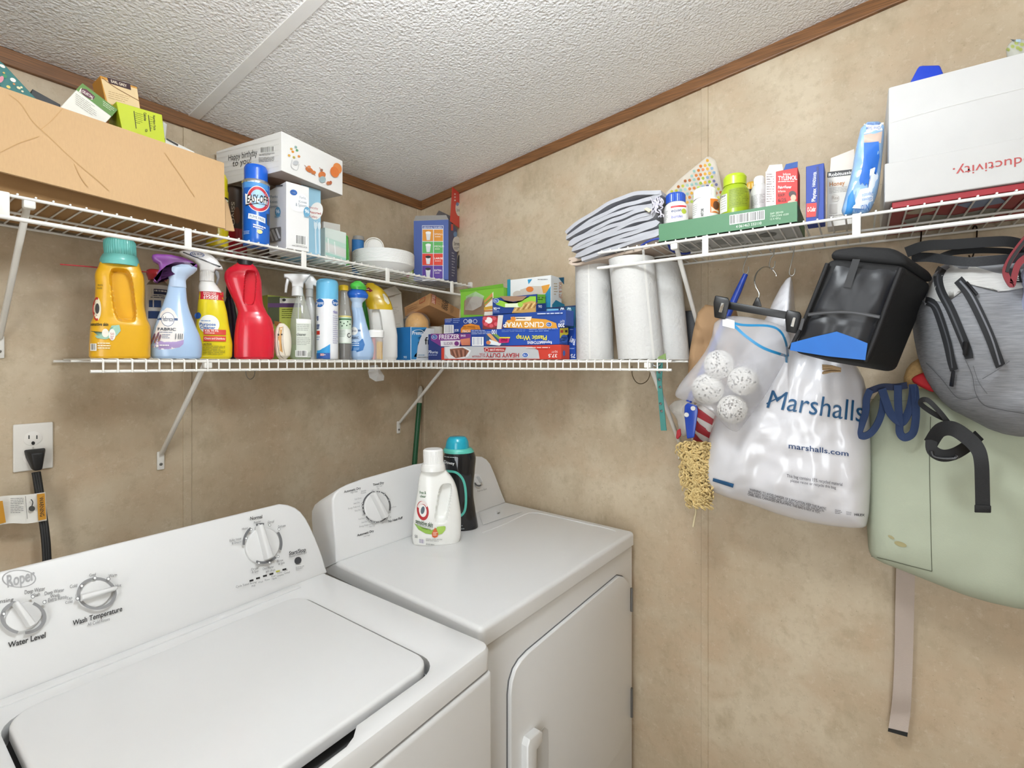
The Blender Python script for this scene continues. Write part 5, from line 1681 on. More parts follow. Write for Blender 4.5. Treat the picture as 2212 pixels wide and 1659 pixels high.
# freezer and sandwich bag boxes
FZ = boxB('freezer_bag_box', 'purple and navy slider freezer bag box at the shelf corner', 'box', 1.308, 925, 1020, 720, Z1, .05, '2b3a78')
pr = FZ.print('front')
pr.poly([(931, 721), (1018, 721), (1018, 742), (952, 748), (931, 735)], '7c3a86').text('FREEZER', 949, 723, 993, 733, 'f2eef2', -.02, bold=.04).text('BAGS', 996, 723, 1006, 727, 'f2eef2', bold=.02)
pr.poly([(952, 736), (995, 735), (993, 748), (953, 748)], 'e9e6ea').text('SLIDER', 959, 739, 979, 745, '6a3a78').ell(987, 742, 5, 5, '7c3a86')
label_kr(pr, 939, 728, 5)
pr.poly([(995, 733), (1016, 730), (1017, 746), (998, 746)], 'd98a6a').text('70', 926, 757, 933, 763, 'f0f2f6', bold=.03).text('quart bags', 934, 758, 947, 763, 'e0e4ee', bold=.01).lines(926, 766, 951, 770, 1, '9aa6cc')
pr.done()
zf_ = Z1 + FZ.h + .001
PB = boxB('sandwich_bag_box', 'navy and orange pinch seal bag box above the freezer bags', 'box', 1.312, 960, 1042, 686, zf_, .05, '24418e')
pr = PB.print('front')
for x in (1006, 1016, 1027): pr.ell(x, 694, 4.5, 4.5, 'e6e8ec', n=16).ell(x, 694, 3.6, 3.6, '24418e' if x != 1016 else '9ab0d8', n=16)
pr.poly([(996, 710), (1003, 702), (1017, 699), (1036, 703), (1039, 712), (1039, 721), (996, 721)], 'd9862e').lines(1000, 705, 1034, 711, 2, 'f2dcc0', 0, .3).text('PINCH BAGS', 1000, 713, 1030, 718, 'f2e6d8', bold=.02)
pr.bars(962, 703, 979, 719, '9a9aa8', 9).lines(963, 689, 977, 698, 3, 'c8d2ea', 0, .3).lines(980, 688, 994, 700, 3, '9ab0de', 0, .3).text('1 JOB', 980, 711, 992, 716, 'e6eaf2', bold=.02)
pr.done()
# snack bags, sandwich carton
zc = zt2 + CW.h + .0008
SB = boxB('snack_bag_box', 'open navy snack bag box with a pretzel picture on its front', 'box', 1.262, 1064, 1159, 640, zc, .055, '1f3f86', open_top=True)
zs0 = SB.fr((0, 0, SB.h)).z
pr = SB.print('front')
pr.poly([(1068, 647), (1085, 650), (1105, 658), (1125, 652), (1145, 640), (1158, 640), (1158, 660), (1120, 664), (1090, 664), (1072, 658)], '8fc23c').poly([(1106, 676), (1112, 664), (1130, 655), (1148, 650), (1158, 652), (1158, 676)], 'c29a5a')
for i in range(8): pr.path([(1112 + i * 6, 672 - i), (1120 + i * 6, 660 - i)], 1.8, '8a5c2c' if i % 2 else 'e0c890')
pr.poly([(1092, 656), (1126, 655), (1130, 660), (1126, 664), (1092, 664)], 'dfeccc').ell(1125, 658, 5.5, 5.5, '9ac84c').text('90', 1067, 664, 1074, 670, 'f0f2f6', bold=.03).lines(1075, 665, 1083, 670, 1, 'c8d2ea').lines(1067, 671, 1080, 676, 2, '8aa0d2')
label_kr(pr, 1073, 650, 5)
pr.poly([(1080, 640), (1140, 640), (1130, 649), (1110, 652), (1092, 649)], '9a7a62')
pr.done()
SB.paint('right', '1f3f86')
pr = SB.print('right')
pr.quad((1160, 636), (1178, 636), (1178, 655), (1161, 656), '6fb83c').lines(1162, 642, 1176, 650, 2, 'e0eccc').text('90', 1162, 659, 1170, 665, 'e6eaf2', bold=.02)
pr.done()
zg = PB.fr((0, 0, PB.h)).z + .001
GB = boxB('sandwich_carton', 'green sandwich bag carton torn open with clear bags spilling out', 'box', 1.335, 995, 1088, 626, zg, .07, '7cb83a', open_top=True)
pr = GB.print('front')
pr.poly([(1002, 680), (1003, 650), (1012, 642), (1030, 640), (1045, 645), (1050, 680)], '8a7058').poly([(1046, 682), (1050, 650), (1062, 636), (1066, 630), (1066, 682)], 'e6e2d4').poly([(1046, 650), (1064, 632), (1065, 645), (1048, 662)], 'c88a4a').poly([(1046, 664), (1066, 660), (1066, 668), (1046, 670)], 'd2a23a').path([(1048, 656), (1064, 642)], 2.5, '6a9a3a').path([(1046, 672), (1066, 671)], 3, 'c2703a')
pr.done()
MB().slab([GB.fr((.0, 0, GB.h)), GB.fr((GB.w, 0, GB.h)), GB.fr((GB.w, -.004, GB.h + .012)), GB.fr((0, -.004, GB.h + .008))], .001).build('back_flap', M('6fae34', .5), GB.root)
mb = MB()
pts = [GB.plane('front')(a, b, e) for a, b, e in ((1008, 640, .004), (1030, 630, .006), (1048, 640, .006), (1046, 662, .016), (1030, 672, .022), (1010, 670, .014), (1024, 652, .026))]
mb.add(pts, [(6, i, (i + 1) % 6) for i in range(6)])
mb.build('clear_bag', M('d6d9d6', .08, alpha=.35, coat=.8), GB.root)
# boxes behind
NB = boxB('blue_wrap_box', 'blue wrap box stacked at the bottom behind the foil box', 'box', 1.335, 1180, 1243, 749, Z1, .05, '1d49a6')
pr = NB.print('front')
pr.text('75', 1233, 765, 1243, 773, 'e8ecf4', flip=True, bold=.03).lines(1228, 752, 1243, 756, 1, '9ab0de')
pr.done()
z_ = Z1 + NB.h + .0008
NB2 = boxB('blue_wrap_box', 'blue wrap box in the middle of the stack behind the plastic wrap', 'box', 1.335, 1180, 1243, 709, z_, .05, '1f4aa8')
pr = NB2.print('front')
pr.textq('Rey', (1241, 746), (1229, 743), (1231, 730), (1243, 733), 'f0f2f6', bold=.02)
pr.lines(1231, 711, 1242, 714, 1, '9ab0de')
pr.done()
z_ = z_ + NB2.h + .0008
NB3 = boxB('navy_box', 'navy and teal box printed 88 topping the stack behind the cling wrap', 'box', 1.335, 1180, 1243, 662, z_, .10, '1c3058')
pr = NB3.print('front')
pr.rect(1222, 663, 1243, 708, '1f5a78').textq('8', (1219, 664), (1219, 675), (1211, 675), (1211, 664), 'e8ecf2', bold=.03).textq('8', (1234, 664), (1234, 675), (1226, 675), (1226, 664), 'c8dce6', bold=.03).rect(1181, 667, 1207, 675, '7ab8dc')
pr.done()
z_ = NB3.fr((0, 0, NB3.h)).z + .0008
TB = boxB('food_storage_box', 'white and teal food storage carton standing on the blue boxes', 'box', 1.352, 1096, 1190, 600, z_, .07, 'e6e8e6')
pr = TB.print('front')
pr.poly([(1096, 604), (1103, 603), (1103, 640), (1096, 668)], '2a8aa4').poly([(1140, 604), (1150, 603), (1142, 614)], '3a9ac8').ell(1120, 636, 12, 8, 'c9c0b4').poly([(1124, 626), (1150, 618), (1184, 618), (1188, 640), (1126, 642)], 'cfc6b8').poly([(1170, 618), (1188, 614), (1184, 632), (1174, 634)], 'e0a040').ell(1145, 625, 8, 6, 'e0803a').poly([(1178, 636), (1190, 618), (1190, 668), (1150, 668)], '2a8ab0').lines(1162, 603, 1184, 606, 1, '8a8a88')
pr.done()
pr = TB.print('right')
pr.poly([(1206, 600), (1218, 599), (1218, 615)], '2a6a8a').textq('BOIL & ZIP', (1214, 610), (1214, 645), (1207, 645), (1207, 610), 'c8845a').lines(1196, 612, 1204, 640, 5, 'b8a078', 0, .3).poly([(1192, 658), (1200, 648), (1219, 658), (1219, 666), (1192, 667)], '2a8aac')
pr.done()

# paper towel rolls
PT = M('cfcecb', .8, var=.02, bump=1.0, bs=110)
for i, (lab, px, X, spec) in enumerate((('white paper towel roll nearest the wrap boxes', 1284, 1.36, [(777, 1245, 1326), (573, 1242, 1318)]), ('white paper towel roll in the middle, with its loose sheet edge', 1372, 1.31, [(778, 1335, 1434), (560, 1314, 1413)]), ('white paper towel roll at the open end of the shelf', 1443, 1.43, [(777, 1396, 1490), (572, 1374, 1470)]))):
    P = Place(px, X=X)
    t = standing('paper_towel_roll', lab, 'paper towels', P, Z1, 'paper towel rolls on the lower shelf')
    P.loft('roll', spec, PT, t, z0=Z1, nz=24, na=64)
    H = P.last
    pr = Print(t, H, .0008)
    if i == 1: pr.quad((1386, 549), (1391, 549), (1413, 777), (1408, 777), M('dddbd6', .8), nx=1, ny=12)
    if i == 0: pr.quad((1270, 563), (1273, 563), (1276, 776), (1273, 776), M('dddbd6', .8), nx=1, ny=12)
    pr.done()
    q = P.p((spec[1][1] + spec[1][2]) / 2, spec[1][0])
    MB().tube([q + V((0, 0, -.02)), q + V((0, 0, .001))], .020, 20).build('core', M('a98a64', .8), t, 60)

# teal studded collar, leaf scrap and hook at the end of the shelf
t = thing('pet_collar', 'teal studded pet collar hanging from the end of the lower right shelf', 'collar', atX(1437, 925, 1.30))
pl_ = [(1419, 781), (1418, 800), (1420, 830), (1423, 870), (1428, 930)]
pr_ = [(1432, 779), (1431, 800), (1430, 830), (1434, 870), (1440, 930)]
MB().ribbon(crom([atX(a, b, 1.272 + .0 * i) for i, (a, b) in enumerate(pl_)], 5), crom([atX(a, b, 1.272) for a, b in pr_], 5), .003).build('strap', M('3f7f78', .6), t, 60)
for (a, b) in ((1425, 804), (1424, 820), (1426, 836), (1427, 872), (1429, 888)):
    MB().lathe(atX(a, b, 1.2705), [(.004, 0), (.0035, .0015), (.001, .002)], 12, (-1, 0, 0)).build('stud', M('8c8f92', .25, .9), t, 40)
MB().tube([atX(1418 + 8 * math.cos(q), 786 + 5 * math.sin(q), 1.268) for q in [i * math.pi / 8 for i in range(16)]], .0016, 8, closed=True).build('buckle', M('a9abac', .25, .9), t, 60)
t = MB().hull([atX(a, b, X) for a, b in ((1414, 775), (1438, 763), (1439, 777), (1418, 778)) for X in (1.29, 1.296)], .001, 1).build('green_tag', M('7f9a5a', .5), None, loc=atX(1428, 778, 1.29))
tag(t, 'small green plastic tag lying between the last two towel rolls', 'tag')
wire_hook('dark wire hook hanging under the lower right shelf', [atX(1365, 790, 1.40), atX(1366, 810, 1.40), atX(1374, 825, 1.40), atX(1386, 829, 1.40), atX(1398, 822, 1.40), atX(1404, 808, 1.40), atX(1404, 790, 1.40)], .0012, '5a4a34')

# ================================================================ upper right shelf
Z3 = ZUB + .0022
# folded curtain: one long sheet folded back and forth
def folded(name, label, cat, layers, X0, X1, mat, th=.0045, amp=.003, seed=0.0, kind='folded_sheet'):
    path = []
    for i, (L, R_) in enumerate(layers):
        n = 22
        seg = []
        for k in range(n + 1):
            u = k / n
            if i % 2: u = 1 - u
            a, b = lerp(L[0], R_[0], u), lerp(L[1], R_[1], u)
            bow = L[2] if len(L) > 2 else 0
            b -= bow * math.sin(math.pi * u)
            q = atX(a, b, X0)
            w = amp * noise.noise(V((u * 5 + i * 3.1, i * 1.7, seed)))
            seg.append(V((0, -q.y, q.z + w)))
        path += seg
    path = [path[0]] + path + [path[-1]]
    path = [(path[i - 1] + path[i] * 2 + path[min(i + 1, len(path) - 1)]) / 4 if 0 < i < len(path) - 1 else path[i] for i in range(len(path))]
    n = len(path)
    vs, fs = [], []
    for i, p in enumerate(path):
        t_ = (path[min(i + 1, n - 1)] - path[max(i - 1, 0)])
        t_ = t_.normalized() if t_.length > 1e-7 else V((0, 1, 0))
        nn = V((0, -t_.z, t_.y)) * th * .5
        off = .006 * noise.noise(V((i * .13, seed, 2.0)))
        for X, s_ in ((X0 + off, 1), (X1, 1), (X1, -1), (X0 + off, -1)):
            q = p + nn * s_
            vs.append(V((X, -q.y, q.z)))
    for i in range(n - 1):
        for k in range(4):
            l = (k + 1) % 4
            fs.append((i * 4 + k, i * 4 + l, i * 4 + 4 + l, i * 4 + 4 + k))
    fs += [(3, 2, 1, 0), tuple((n - 1) * 4 + k for k in range(4))]
    lo = min(vs, key=lambda v: v.z)
    root = thing(name, label, cat, (X0 + .1, sum(v.y for v in vs) / len(vs), lo.z))
    MB().add(vs, fs).build(kind, mat, root, 60)
    return root
CURT = M('aeafb5', .28, var=.05, vs=12)
lay = [((1222, 503, 26), (1436, 414)), ((1226, 511, 16), (1412, 428)), ((1219, 517, 12), (1424, 438)), ((1232, 524, 8), (1404, 448)), ((1226, 530, 6), (1418, 457)), ((1238, 537, 6), (1408, 467)), ((1232, 543, 5), (1426, 477)), ((1246, 550, 4), (1416, 487)), ((1240, 555, 2), (1430, 496)), ((1256, 561, 1), (1424, 504))]
cu = folded('folded_curtain', 'folded silvery grey satin curtain hanging over the end of the upper right shelf', 'curtain', lay, 1.262, 1.50, CURT, .0105, .006)
mb = MB()
rnd = random.Random(3)
for i in range(26):
    q = atX(1408 + rnd.random() * 26, 424 + rnd.random() * 34, 1.256)
    pts = [q + V((-.002 - .003 * rnd.random(), .010 * (rnd.random() - .5), -.006 * k + .004 * (rnd.random() - .5))) for k in range(4)]
    mb.tube(crom(pts, 3), .0018, 6)
o = mb.build('knotted_tassels', M('c9c6d2', .6), cu, 60)
o['kind'] = 'stuff'
MB().hull([atX(a, b, X) for a, b in ((1391, 452), (1397, 448), (1408, 453), (1402, 459)) for X in (1.25, 1.258)], .001, 1).build('cream_tag', M('e2d8b0', .6), cu)
folded('folded_cloth', 'folded beige cloth lying under the grey curtain', 'cloth', [((1228, 560, 0), (1440, 511)), ((1224, 567, 0), (1436, 517)), ((1238, 573, 0), (1440, 523))], 1.285, 1.51, M('cbb9a8', .7), .0075, .003, 4.0)
MB().tube(crom([atX(a, b, X) for a, b, X in ((1385, 531, 1.255), (1400, 522, 1.25), (1420, 516, 1.25), (1440, 520, 1.27), (1450, 540, 1.30), (1475, 548, 1.33), (1490, 546, 1.36))], 6), .003, 8).build('blue_rope', M('2c3f94', .6), None, 60, loc=atX(1385, 531, 1.255))
tag(COL.objects[-1], 'royal blue rope trailing from under the grey curtain', 'rope')

# dotted gift bag
gb = Pillow(1.475, [(1436, 470), (1437, 418), (1470, 385), (1530, 336), (1546, 346), (1556, 385), (1563, 430), (1563, 475)], (1510, 430), .012, .012, 4, .5, .006, 30, smooth=0, nr=10, na=60)
t = thing('gift_bag', 'clear plastic gift bag with multicoloured dots behind the medicine tray', 'gift bag', atX(1500, 480, 1.475))
gb.mesh().build('film', M('eae2d4', .12, alpha=.55, coat=.6), t, 60)
pr = Print(t, gb, .0012, 0.0)
rnd = random.Random(5)
cols = ['c8742c', 'd6a02c', '9ab02c', '7a9ab8', '6a6a94', 'b8b83a', 'a8622c', '8ab0a8']
for j in range(12):
    for i in range(13):
        x, y = 1442 + i * 9.6 + (j % 2) * 4.5, 342 + j * 9.2 - i * 1.5
        lim = lerp(420, 336, max(0, min(1, (x - 1437) / 93))) if x < 1530 else lerp(336, 400, (x - 1530) / 28)
        if y > lim + 6 and x < 1558 and y < 462:
            k = int((i * .8 + j * .45 + rnd.random() * 1.6)) % len(cols)
            pr.ell(x, y, 3.3, 3.3, cols[k], n=10, rings=1)
pr.done()

# green tray carton with medicines
o = atX(1423, 525, 1.250)
e = atX(1722, 490, 1.250)
TR = Box('green_tray', 'low green cardboard tray printed with a barcode, holding medicine bottles', 'tray', (1.250, o.y, Z3), o.y - e.y, .19, .047, '4f7f5c', rz=-math.pi / 2, open_top=True)
pr = TR.print('front')
pr.bars(1578, 466, 1650, 484, '2a2e2a', 30, -.155).text('4 061463 332110', 1590, 487, 1645, 493, 'dfe8dc', -.15)
pr.text('SAP: 282430', 1664, 460, 1692, 464, 'cfe0cc', -.14).text('ITEM CODE: 65283', 1664, 466, 1704, 470, 'cfe0cc', -.14).text('12 X 420 g', 1664, 472, 1686, 476, 'cfe0cc', -.14)
pr.done()
TR.paint('bottom', 'b9bab6')
pr = Print(TR.root, TR.uv('bottom'), .0006)
for i in range(5): pr.rect(.12 + i * .13, .3, .20 + i * .13, .6, '8f928e')
pr.ell(.78, .4, .06, .12, '6f726e').text('500', .3, .1, .42, .2, '4a4c4a')
pr.done()
Z4 = Z3 + .0025
def pill(label, px, X, body, cap, bcol, ccol, cat='bottle', name='pill_bottle', rib=.03, alpha=None):
    P = Place(px, X=X)
    t = standing(name, label, cat, P, Z4)
    P.loft('bottle', body, PL(bcol, .3), t, z0=Z4, nz=24)
    H = P.last
    P.loft('cap', cap, PL(ccol, .35), t, rib=rib, na=72, nz=8, smooth=25)
    return t, Print(t, H)
t, pr = pill('white ibuprofen bottle with a royal blue cap in the green tray', 1460, 1.30, [(500, 1434, 1487), (455, 1433, 1487), (447, 1435, 1485), (440, 1441, 1480), (437, 1442, 1479)], [(440, 1438, 1481), (424, 1438, 1481), (420, 1441, 1478)], 'eceae6', '2450b4')
pr.rect(1446, 451, 1486, 481, 'f3f2f0', -.05).rect(1449, 452, 1482, 456, 'c8343a', -.03).text('equate', 1450, 459, 1476, 465, '2c3a6a', -.03, bold=.02).text('Ibuprofen', 1450, 472, 1474, 478, '6a6ab4', -.03, bold=.02).ell(1477, 464, 5, 5.5, 'a9b83a').lines(1436, 460, 1443, 480, 6, '9a9a9a', 0, .3)
pr.done()
t, pr = pill('white supplement bottle with a white cap and orange picture label', 1524, 1.31, [(490, 1496, 1555), (445, 1495, 1555), (436, 1497, 1553), (430, 1503, 1548), (427, 1504, 1546)], [(431, 1498, 1547), (414, 1498, 1547), (409, 1502, 1543)], 'eeedea', 'f1f0ee')
pr.rect(1534, 438, 1554, 468, 'd8782c').ell(1546, 452, 6, 9, '6a4434').poly([(1536, 455), (1552, 462), (1552, 467), (1536, 467)], 'e8dcd0').textq('BIOTIN', (1514, 458), (1514, 474), (1520, 474), (1520, 458), '3a3a3a', bold=.02).lines(1497, 445, 1507, 470, 6, 'a8a8a6', 0, .3)
pr.done()
t, pr = pill('lime green vitamin bottle with a lime cap, tallest bottle in the tray', 1588, 1.30, [(480, 1555, 1621), (430, 1554, 1621), (415, 1557, 1618), (405, 1563, 1612), (400, 1566, 1609)], [(403, 1562, 1613), (386, 1562, 1613), (380, 1566, 1609)], '9bb31e', 'b4cc28', rib=.0)
pr.rect(1574, 416, 1618, 458, '8a9c2a', -.08).lines(1576, 419, 1616, 455, 10, '6f7f22', -.08, .4).rect(1555, 424, 1571, 462, 'dfe0d8').lines(1557, 428, 1569, 458, 6, '8a8a84', 0, .3).text('Facts', 1556, 424, 1568, 428, '2a2a2a', bold=.02)
pr.done()
t, pr = pill('small black bottle with a yellow cap at the back of the tray', 1623, 1.41, [(455, 1610, 1637), (418, 1610, 1637), (410, 1613, 1633)], [(411, 1611, 1635), (398, 1611, 1635), (395, 1613, 1633)], '2c2a26', 'd0a028')
pr.done()
t, pr = pill('white and grey medicine bottle beside the red infant medicine carton', 1640, 1.35, [(465, 1621, 1660), (415, 1621, 1660), (404, 1625, 1656), (397, 1630, 1651)], [(399, 1628, 1652), (386, 1628, 1652), (382, 1631, 1649)], 'd9d9d8', 'f0efed')
pr.lines(1623, 425, 1652, 448, 8, '9a9a98', 0, .35)
pr.done()
o = atX(1673, 445, 1.262)
e = atX(1723, 440, 1.262)
TY = Box('medicine_carton', 'red and white infant pain relief carton standing open in the tray', 'box', (1.262, atX(1654, 0, 1.262).y, Z4), atX(1654, 0, 1.262).y - e.y, .055, atX(1690, 368, 1.262).z - Z4, 'cc2f2c', rz=-math.pi / 2)
pr = TY.print('front')
pr.rect(1654, 371, 1676, 470, 'efe6e2', -.02).lines(1656, 376, 1674, 440, 12, 'd8a09a', -.02, .3)
pr.text('Infants', 1692, 374, 1708, 379, 'f4ece8', -.04).text('TYLENOL', 1681, 381, 1722, 390, 'f6f0ec', -.04, bold=.03).lines(1681, 392, 1718, 396, 1, 'f0d8d0', -.03).text('Pain+Fever', 1681, 402, 1710, 408, 'f6f0ec', -.03, bold=.02).text('Infants', 1681, 411, 1697, 416, 'f0d8d0', -.03)
pr.text('EXP', 1681, 419, 1695, 425, '1e1416', -.05).text('6/25', 1681, 429, 1698, 436, '1e1416', -.05)
pr.ell(1712, 420, 8, 7, '3a2a2a').ell(1714, 428, 6, 7, 'd8a890').poly([(1702, 436), (1712, 432), (1722, 436), (1722, 446), (1702, 446)], 'e0b8a4')
pr.done()
f = TY.fr
MB().slab([f((0, 0, TY.h)), f((TY.w * .55, 0, TY.h)), f((TY.w * .5, .012, TY.h + .018)), f((.006, .012, TY.h + .022))], .0008).build('white_flap', M('eceae4', .6), TY.root)
MB().slab([f((TY.w * .55, .006, TY.h)), f((TY.w, 0, TY.h)), f((TY.w, .004, TY.h + .014)), f((TY.w * .62, .014, TY.h + .017))], .0008).build('blue_flap', M('3a5a9a', .6), TY.root)

# glove box, cough syrup carton
PX = boxB('glove_box', 'narrow royal blue household glove box standing beside the green tray', 'box', 1.268, 1741, 1780, 356, Z3, .06, '20409a')
pr = PX.print('front')
pr.rect(1742, 440, 1764, 470, 'c8322e', -.1).text('O-Cedar', 1744, 448, 1762, 458, 'f2eae6', -.1, bold=.02)
pr.textq('Playtex', (1753, 436), (1755, 408), (1763, 407), (1761, 435), 'f0f2f6', bold=.02).textq('HANDSAVER', (1754, 404), (1758, 372), (1764, 371), (1761, 403), 'e0e6f2', bold=.02)
pr.path([(1766, 360), (1768, 420), (1764, 470)], 4, '182c6c')
pr.done()
RB = boxB('cough_syrup_carton', 'beige and white honey cough syrup carton with its top flap raised', 'box', 1.335, 1787, 1846, 368, Z3, .055, 'e4dfd6')
pr = RB.print('front')
pr.rect(1787, 372, 1846, 384, '2b2a2c', -.12).text('Robitussin', 1790, 375, 1842, 382, 'f2f0ec', -.13, bold=.03).text('Honey', 1792, 394, 1825, 403, 'b8742c', -.12, bold=.03).lines(1791, 407, 1830, 420, 4, 'a8a29a', -.12, .3).ell(1804, 428, 9, 8, 'd6cfc4').text('Real', 1798, 424, 1812, 431, '9a8a7a').rect(1792, 442, 1808, 462, 'cfc8be', -.1).lines(1791, 466, 1825, 480, 3, 'b0aaa2', -.1, .3)
pr.done()
f = RB.fr
MB().slab([f((.004, .02, RB.h)), f((RB.w - .001, .02, RB.h)), f((RB.w - .001, .028, RB.h + .052)), f((.006, .028, RB.h + .042))], .0008).build('raised_flap', M('dcd3ca', .7), RB.root)

# nitrile gloves bag
gv = Pillow(1.272, [(1862, 264), (1911, 262), (1910, 300), (1905, 350), (1898, 410), (1886, 445), (1876, 462), (1848, 466), (1815, 468), (1824, 430), (1838, 380), (1848, 320)], (1866, 375), .022, .014, 4, .5, .006, 26, smooth=1, nr=18, na=90)
t = thing('glove_pack', 'clear bag of blue disposable nitrile gloves leaning on the white carton', 'gloves', atX(1850, 468, 1.272))
gv.mesh().build('bag', M('8fb4dc', .12, var=.25, vs=25, coat=.7), t, 60)
pr = Print(t, gv, .001)
pr.poly([(1866, 268), (1909, 265), (1906, 282), (1866, 290)], 'dfe4ec').text('One Size', 1871, 275, 1902, 282, '5a6ab0', -.06, flip=True).text('Fits Most', 1873, 266, 1900, 272, '5a6ab0', -.06, flip=True)
pr.poly([(1866, 292), (1906, 284), (1903, 310), (1866, 308)], 'c9b2a4').poly([(1866, 310), (1898, 306), (1900, 340), (1896, 360), (1893, 378), (1886, 360), (1880, 372), (1880, 395), (1875, 404), (1872, 396), (1868, 402), (1863, 395), (1858, 400), (1856, 390), (1862, 365), (1866, 340)], '2468c4')
pr.poly([(1880, 366), (1890, 362), (1897, 380), (1888, 440), (1868, 452), (1840, 450), (1858, 410), (1876, 405)], 'dbe3ee').text('Disposable', 1862, 420, 1886, 428, '5a8ac8', -.2, flip=True).text('Gloves', 1862, 430, 1884, 437, '5a8ac8', -.2, flip=True).textq('Nitrile', (1878, 456), (1846, 464), (1846, 448), (1878, 440), '4a7ac0')
pr.poly([(1832, 425), (1842, 410), (1848, 440), (1840, 462), (1824, 464)], '3a8ad0')
pr.done()

# big white carton with upside-down print
t = thing('white_carton', 'large white cardboard carton with upside down red lettering on the upper right shelf', 'box', (1.39, -.30, Z3 + .013))
zb, zs, zt = Z3 + .0135, atX(1912, 355, 1.250).z, atX(1920, 190, 1.256).z
WC = M('c2c1bf', .6, var=.03)
yl, yr = atX(1911, 400, 1.248).y, -.56
MB().rbox((1.246, yr, zb), (1.526, yl, zs), .002, 2).build('lid', WC, t)
MB().rbox((1.252, yr + .004, zs - .002), (1.520, yl - .006, zt), .004, 2).build('carton', WC, t, 40)
fp_ = Plane((1.246, 0, 0), (-1, 0, 0))
pr = Print(t, fp_, .0005)
pr.text('productivity.', 2058, 364, 2268, 384, 'b04a48', -.17, flip=True)
pr.done()
pr = Print(t, Plane((1.252, 0, 0), (-1, 0, 0)), .0005)
pr.path([(1925, 265), (2050, 230), (2212, 190)], 1.2, 'd2d0cc')
pr.done()
RM = MB().rbox((1.252, -.555, Z3), (1.51, yl - .012, Z3 + .0125), .001, 1)
t = thing('red_game_box', 'flat red printed box squeezed beneath the large white carton', 'box', (1.38, -.30, Z3))
RM.build('carton', M('96202a', .45, var=.15, vs=15), t)
rb_ = lambda u, v, e=0.0: V((lerp(1.252, 1.51, v), lerp(yl - .012, -.555, u), Z3 - e))
pr = Print(t, rb_, .0005)
pr.poly([(.04, .45), (.12, .35), (.22, .5), (.32, .42), (.42, .6), (.3, .8), (.12, .85)], '8d8f88').poly([(.2, .15), (.32, .1), (.36, .3), (.26, .35)], '7a8aa4').ell(.1, .2, .05, .08, 'b5a890').lines(.45, .2, .6, .5, 6, 'c9b4b0', 0, .25).lines(.66, .1, .85, .6, 8, 'c9b4b0', 0, .25)
pr.done()
t = MB().hull([atX(a, b, X) for a, b, X in ((1966, 178, 1.41), (1985, 142, 1.41), (2030, 141, 1.41), (2027, 160, 1.41), (1962, 190, 1.45), (1988, 145, 1.45), (2030, 143, 1.45))] + [V((1.41, -.105, zt + .001)), V((1.45, -.105, zt + .001)), V((1.41, -.17, zt + .001)), V((1.45, -.17, zt + .001))], .003, 2).build('blue_pouch', PL('1d44c8', .25), None, 40, loc=(1.43, -.135, zt + .001))
tag(t, 'bright blue plastic pouch lying on top of the white carton', 'pouch')
cp = Pillow(1.36, [(2175, 130), (2172, 104), (2184, 88), (2205, 84), (2240, 95), (2250, 140), (2230, 190), (2180, 190)], (2208, 135), .015, .015, 4, .5, .004, 40, smooth=1, nr=8, na=40)
t = thing('dotted_pouch', 'clear pouch with olive dots on the white carton at the top right corner', 'pouch', (1.36, -.30, zt))
cp.mesh().build('film', M('cfd4cc', .12, alpha=.5, coat=.6), t, 60)
pr = Print(t, cp, .001)
for x, y in ((2177, 108), (2187, 101), (2198, 104), (2207, 97), (2195, 94), (2204, 108)): pr.ell(x, y, 4.5, 4, '9aa45a', n=12)
pr.poly([(2181, 86), (2193, 87), (2190, 92)], '6a6a64').rect(2194, 86, 2204, 92, 'a8c0d0')
pr.done()

# ================================================================ things hung under the upper right shelf
def shook(label, px, X=1.389, y0=530, y1=592):
    w = 5.5
    pts = [(px - 4, y0 + 14), (px - 5, y0 + 2), (px, y0 - 5), (px + 5, y0), (px + 3, y0 + 22), (px - 3, y1 - 22), (px - 6, y1 - 6), (px - 1, y1), (px + 5, y1 - 5), (px + 6, y1 - 16)]
    return wire_hook(label, [atX(a, b, X) for a, b in pts], .0014, 'a8a69e')
shook('silver wire hook holding the blue duster handle', 1611)
shook('silver wire hook holding the trouser hanger', 1668, y0=528, y1=580)
shook('silver wire hook holding the peak of the white shopping bag', 1711, y0=526, y1=596)
for px, lab in ((1981, 'thin dark wire hook behind the cooler bag strap'), (2101, 'thin dark wire hook above the grey backpack')):
    wire_hook(lab, [atX(px, 495, 1.537), atX(px + 4, 488, 1.537), atX(px + 9, 493, 1.537), atX(px + 8, 520, 1.53), atX(px + 3, 545, 1.52), atX(px - 3, 560, 1.50), atX(px - 8, 552, 1.49)], .0016, '3c352e')

# paper bag
pb_ = Pillow(1.44, [(1514, 656), (1560, 664), (1600, 668), (1600, 830), (1585, 850), (1488, 850), (1487, 800), (1496, 730)], (1545, 760), .035, .04, 6, .4, .016, 22, smooth=1, nr=14, na=70)
t = thing('paper_bag', 'brown paper bag hanging behind the mesh laundry bag', 'paper bag', atX(1540, 850, 1.44))
pb_.mesh().build('bag', M('a5835f', .8, var=.1, vs=20), t, 25)
# dark dustpan behind towel roll
t = MB().hull([atX(a, b, X) for a, b in ((1478, 672), (1502, 670), (1500, 770), (1478, 772)) for X in (1.50, 1.53)], .004, 2).build('dustpan', M('3a3b3e', .5), None, 40, loc=atX(1490, 772, 1.52))
tag(t, 'dark grey dustpan on the wall beside the last towel roll', 'dustpan')

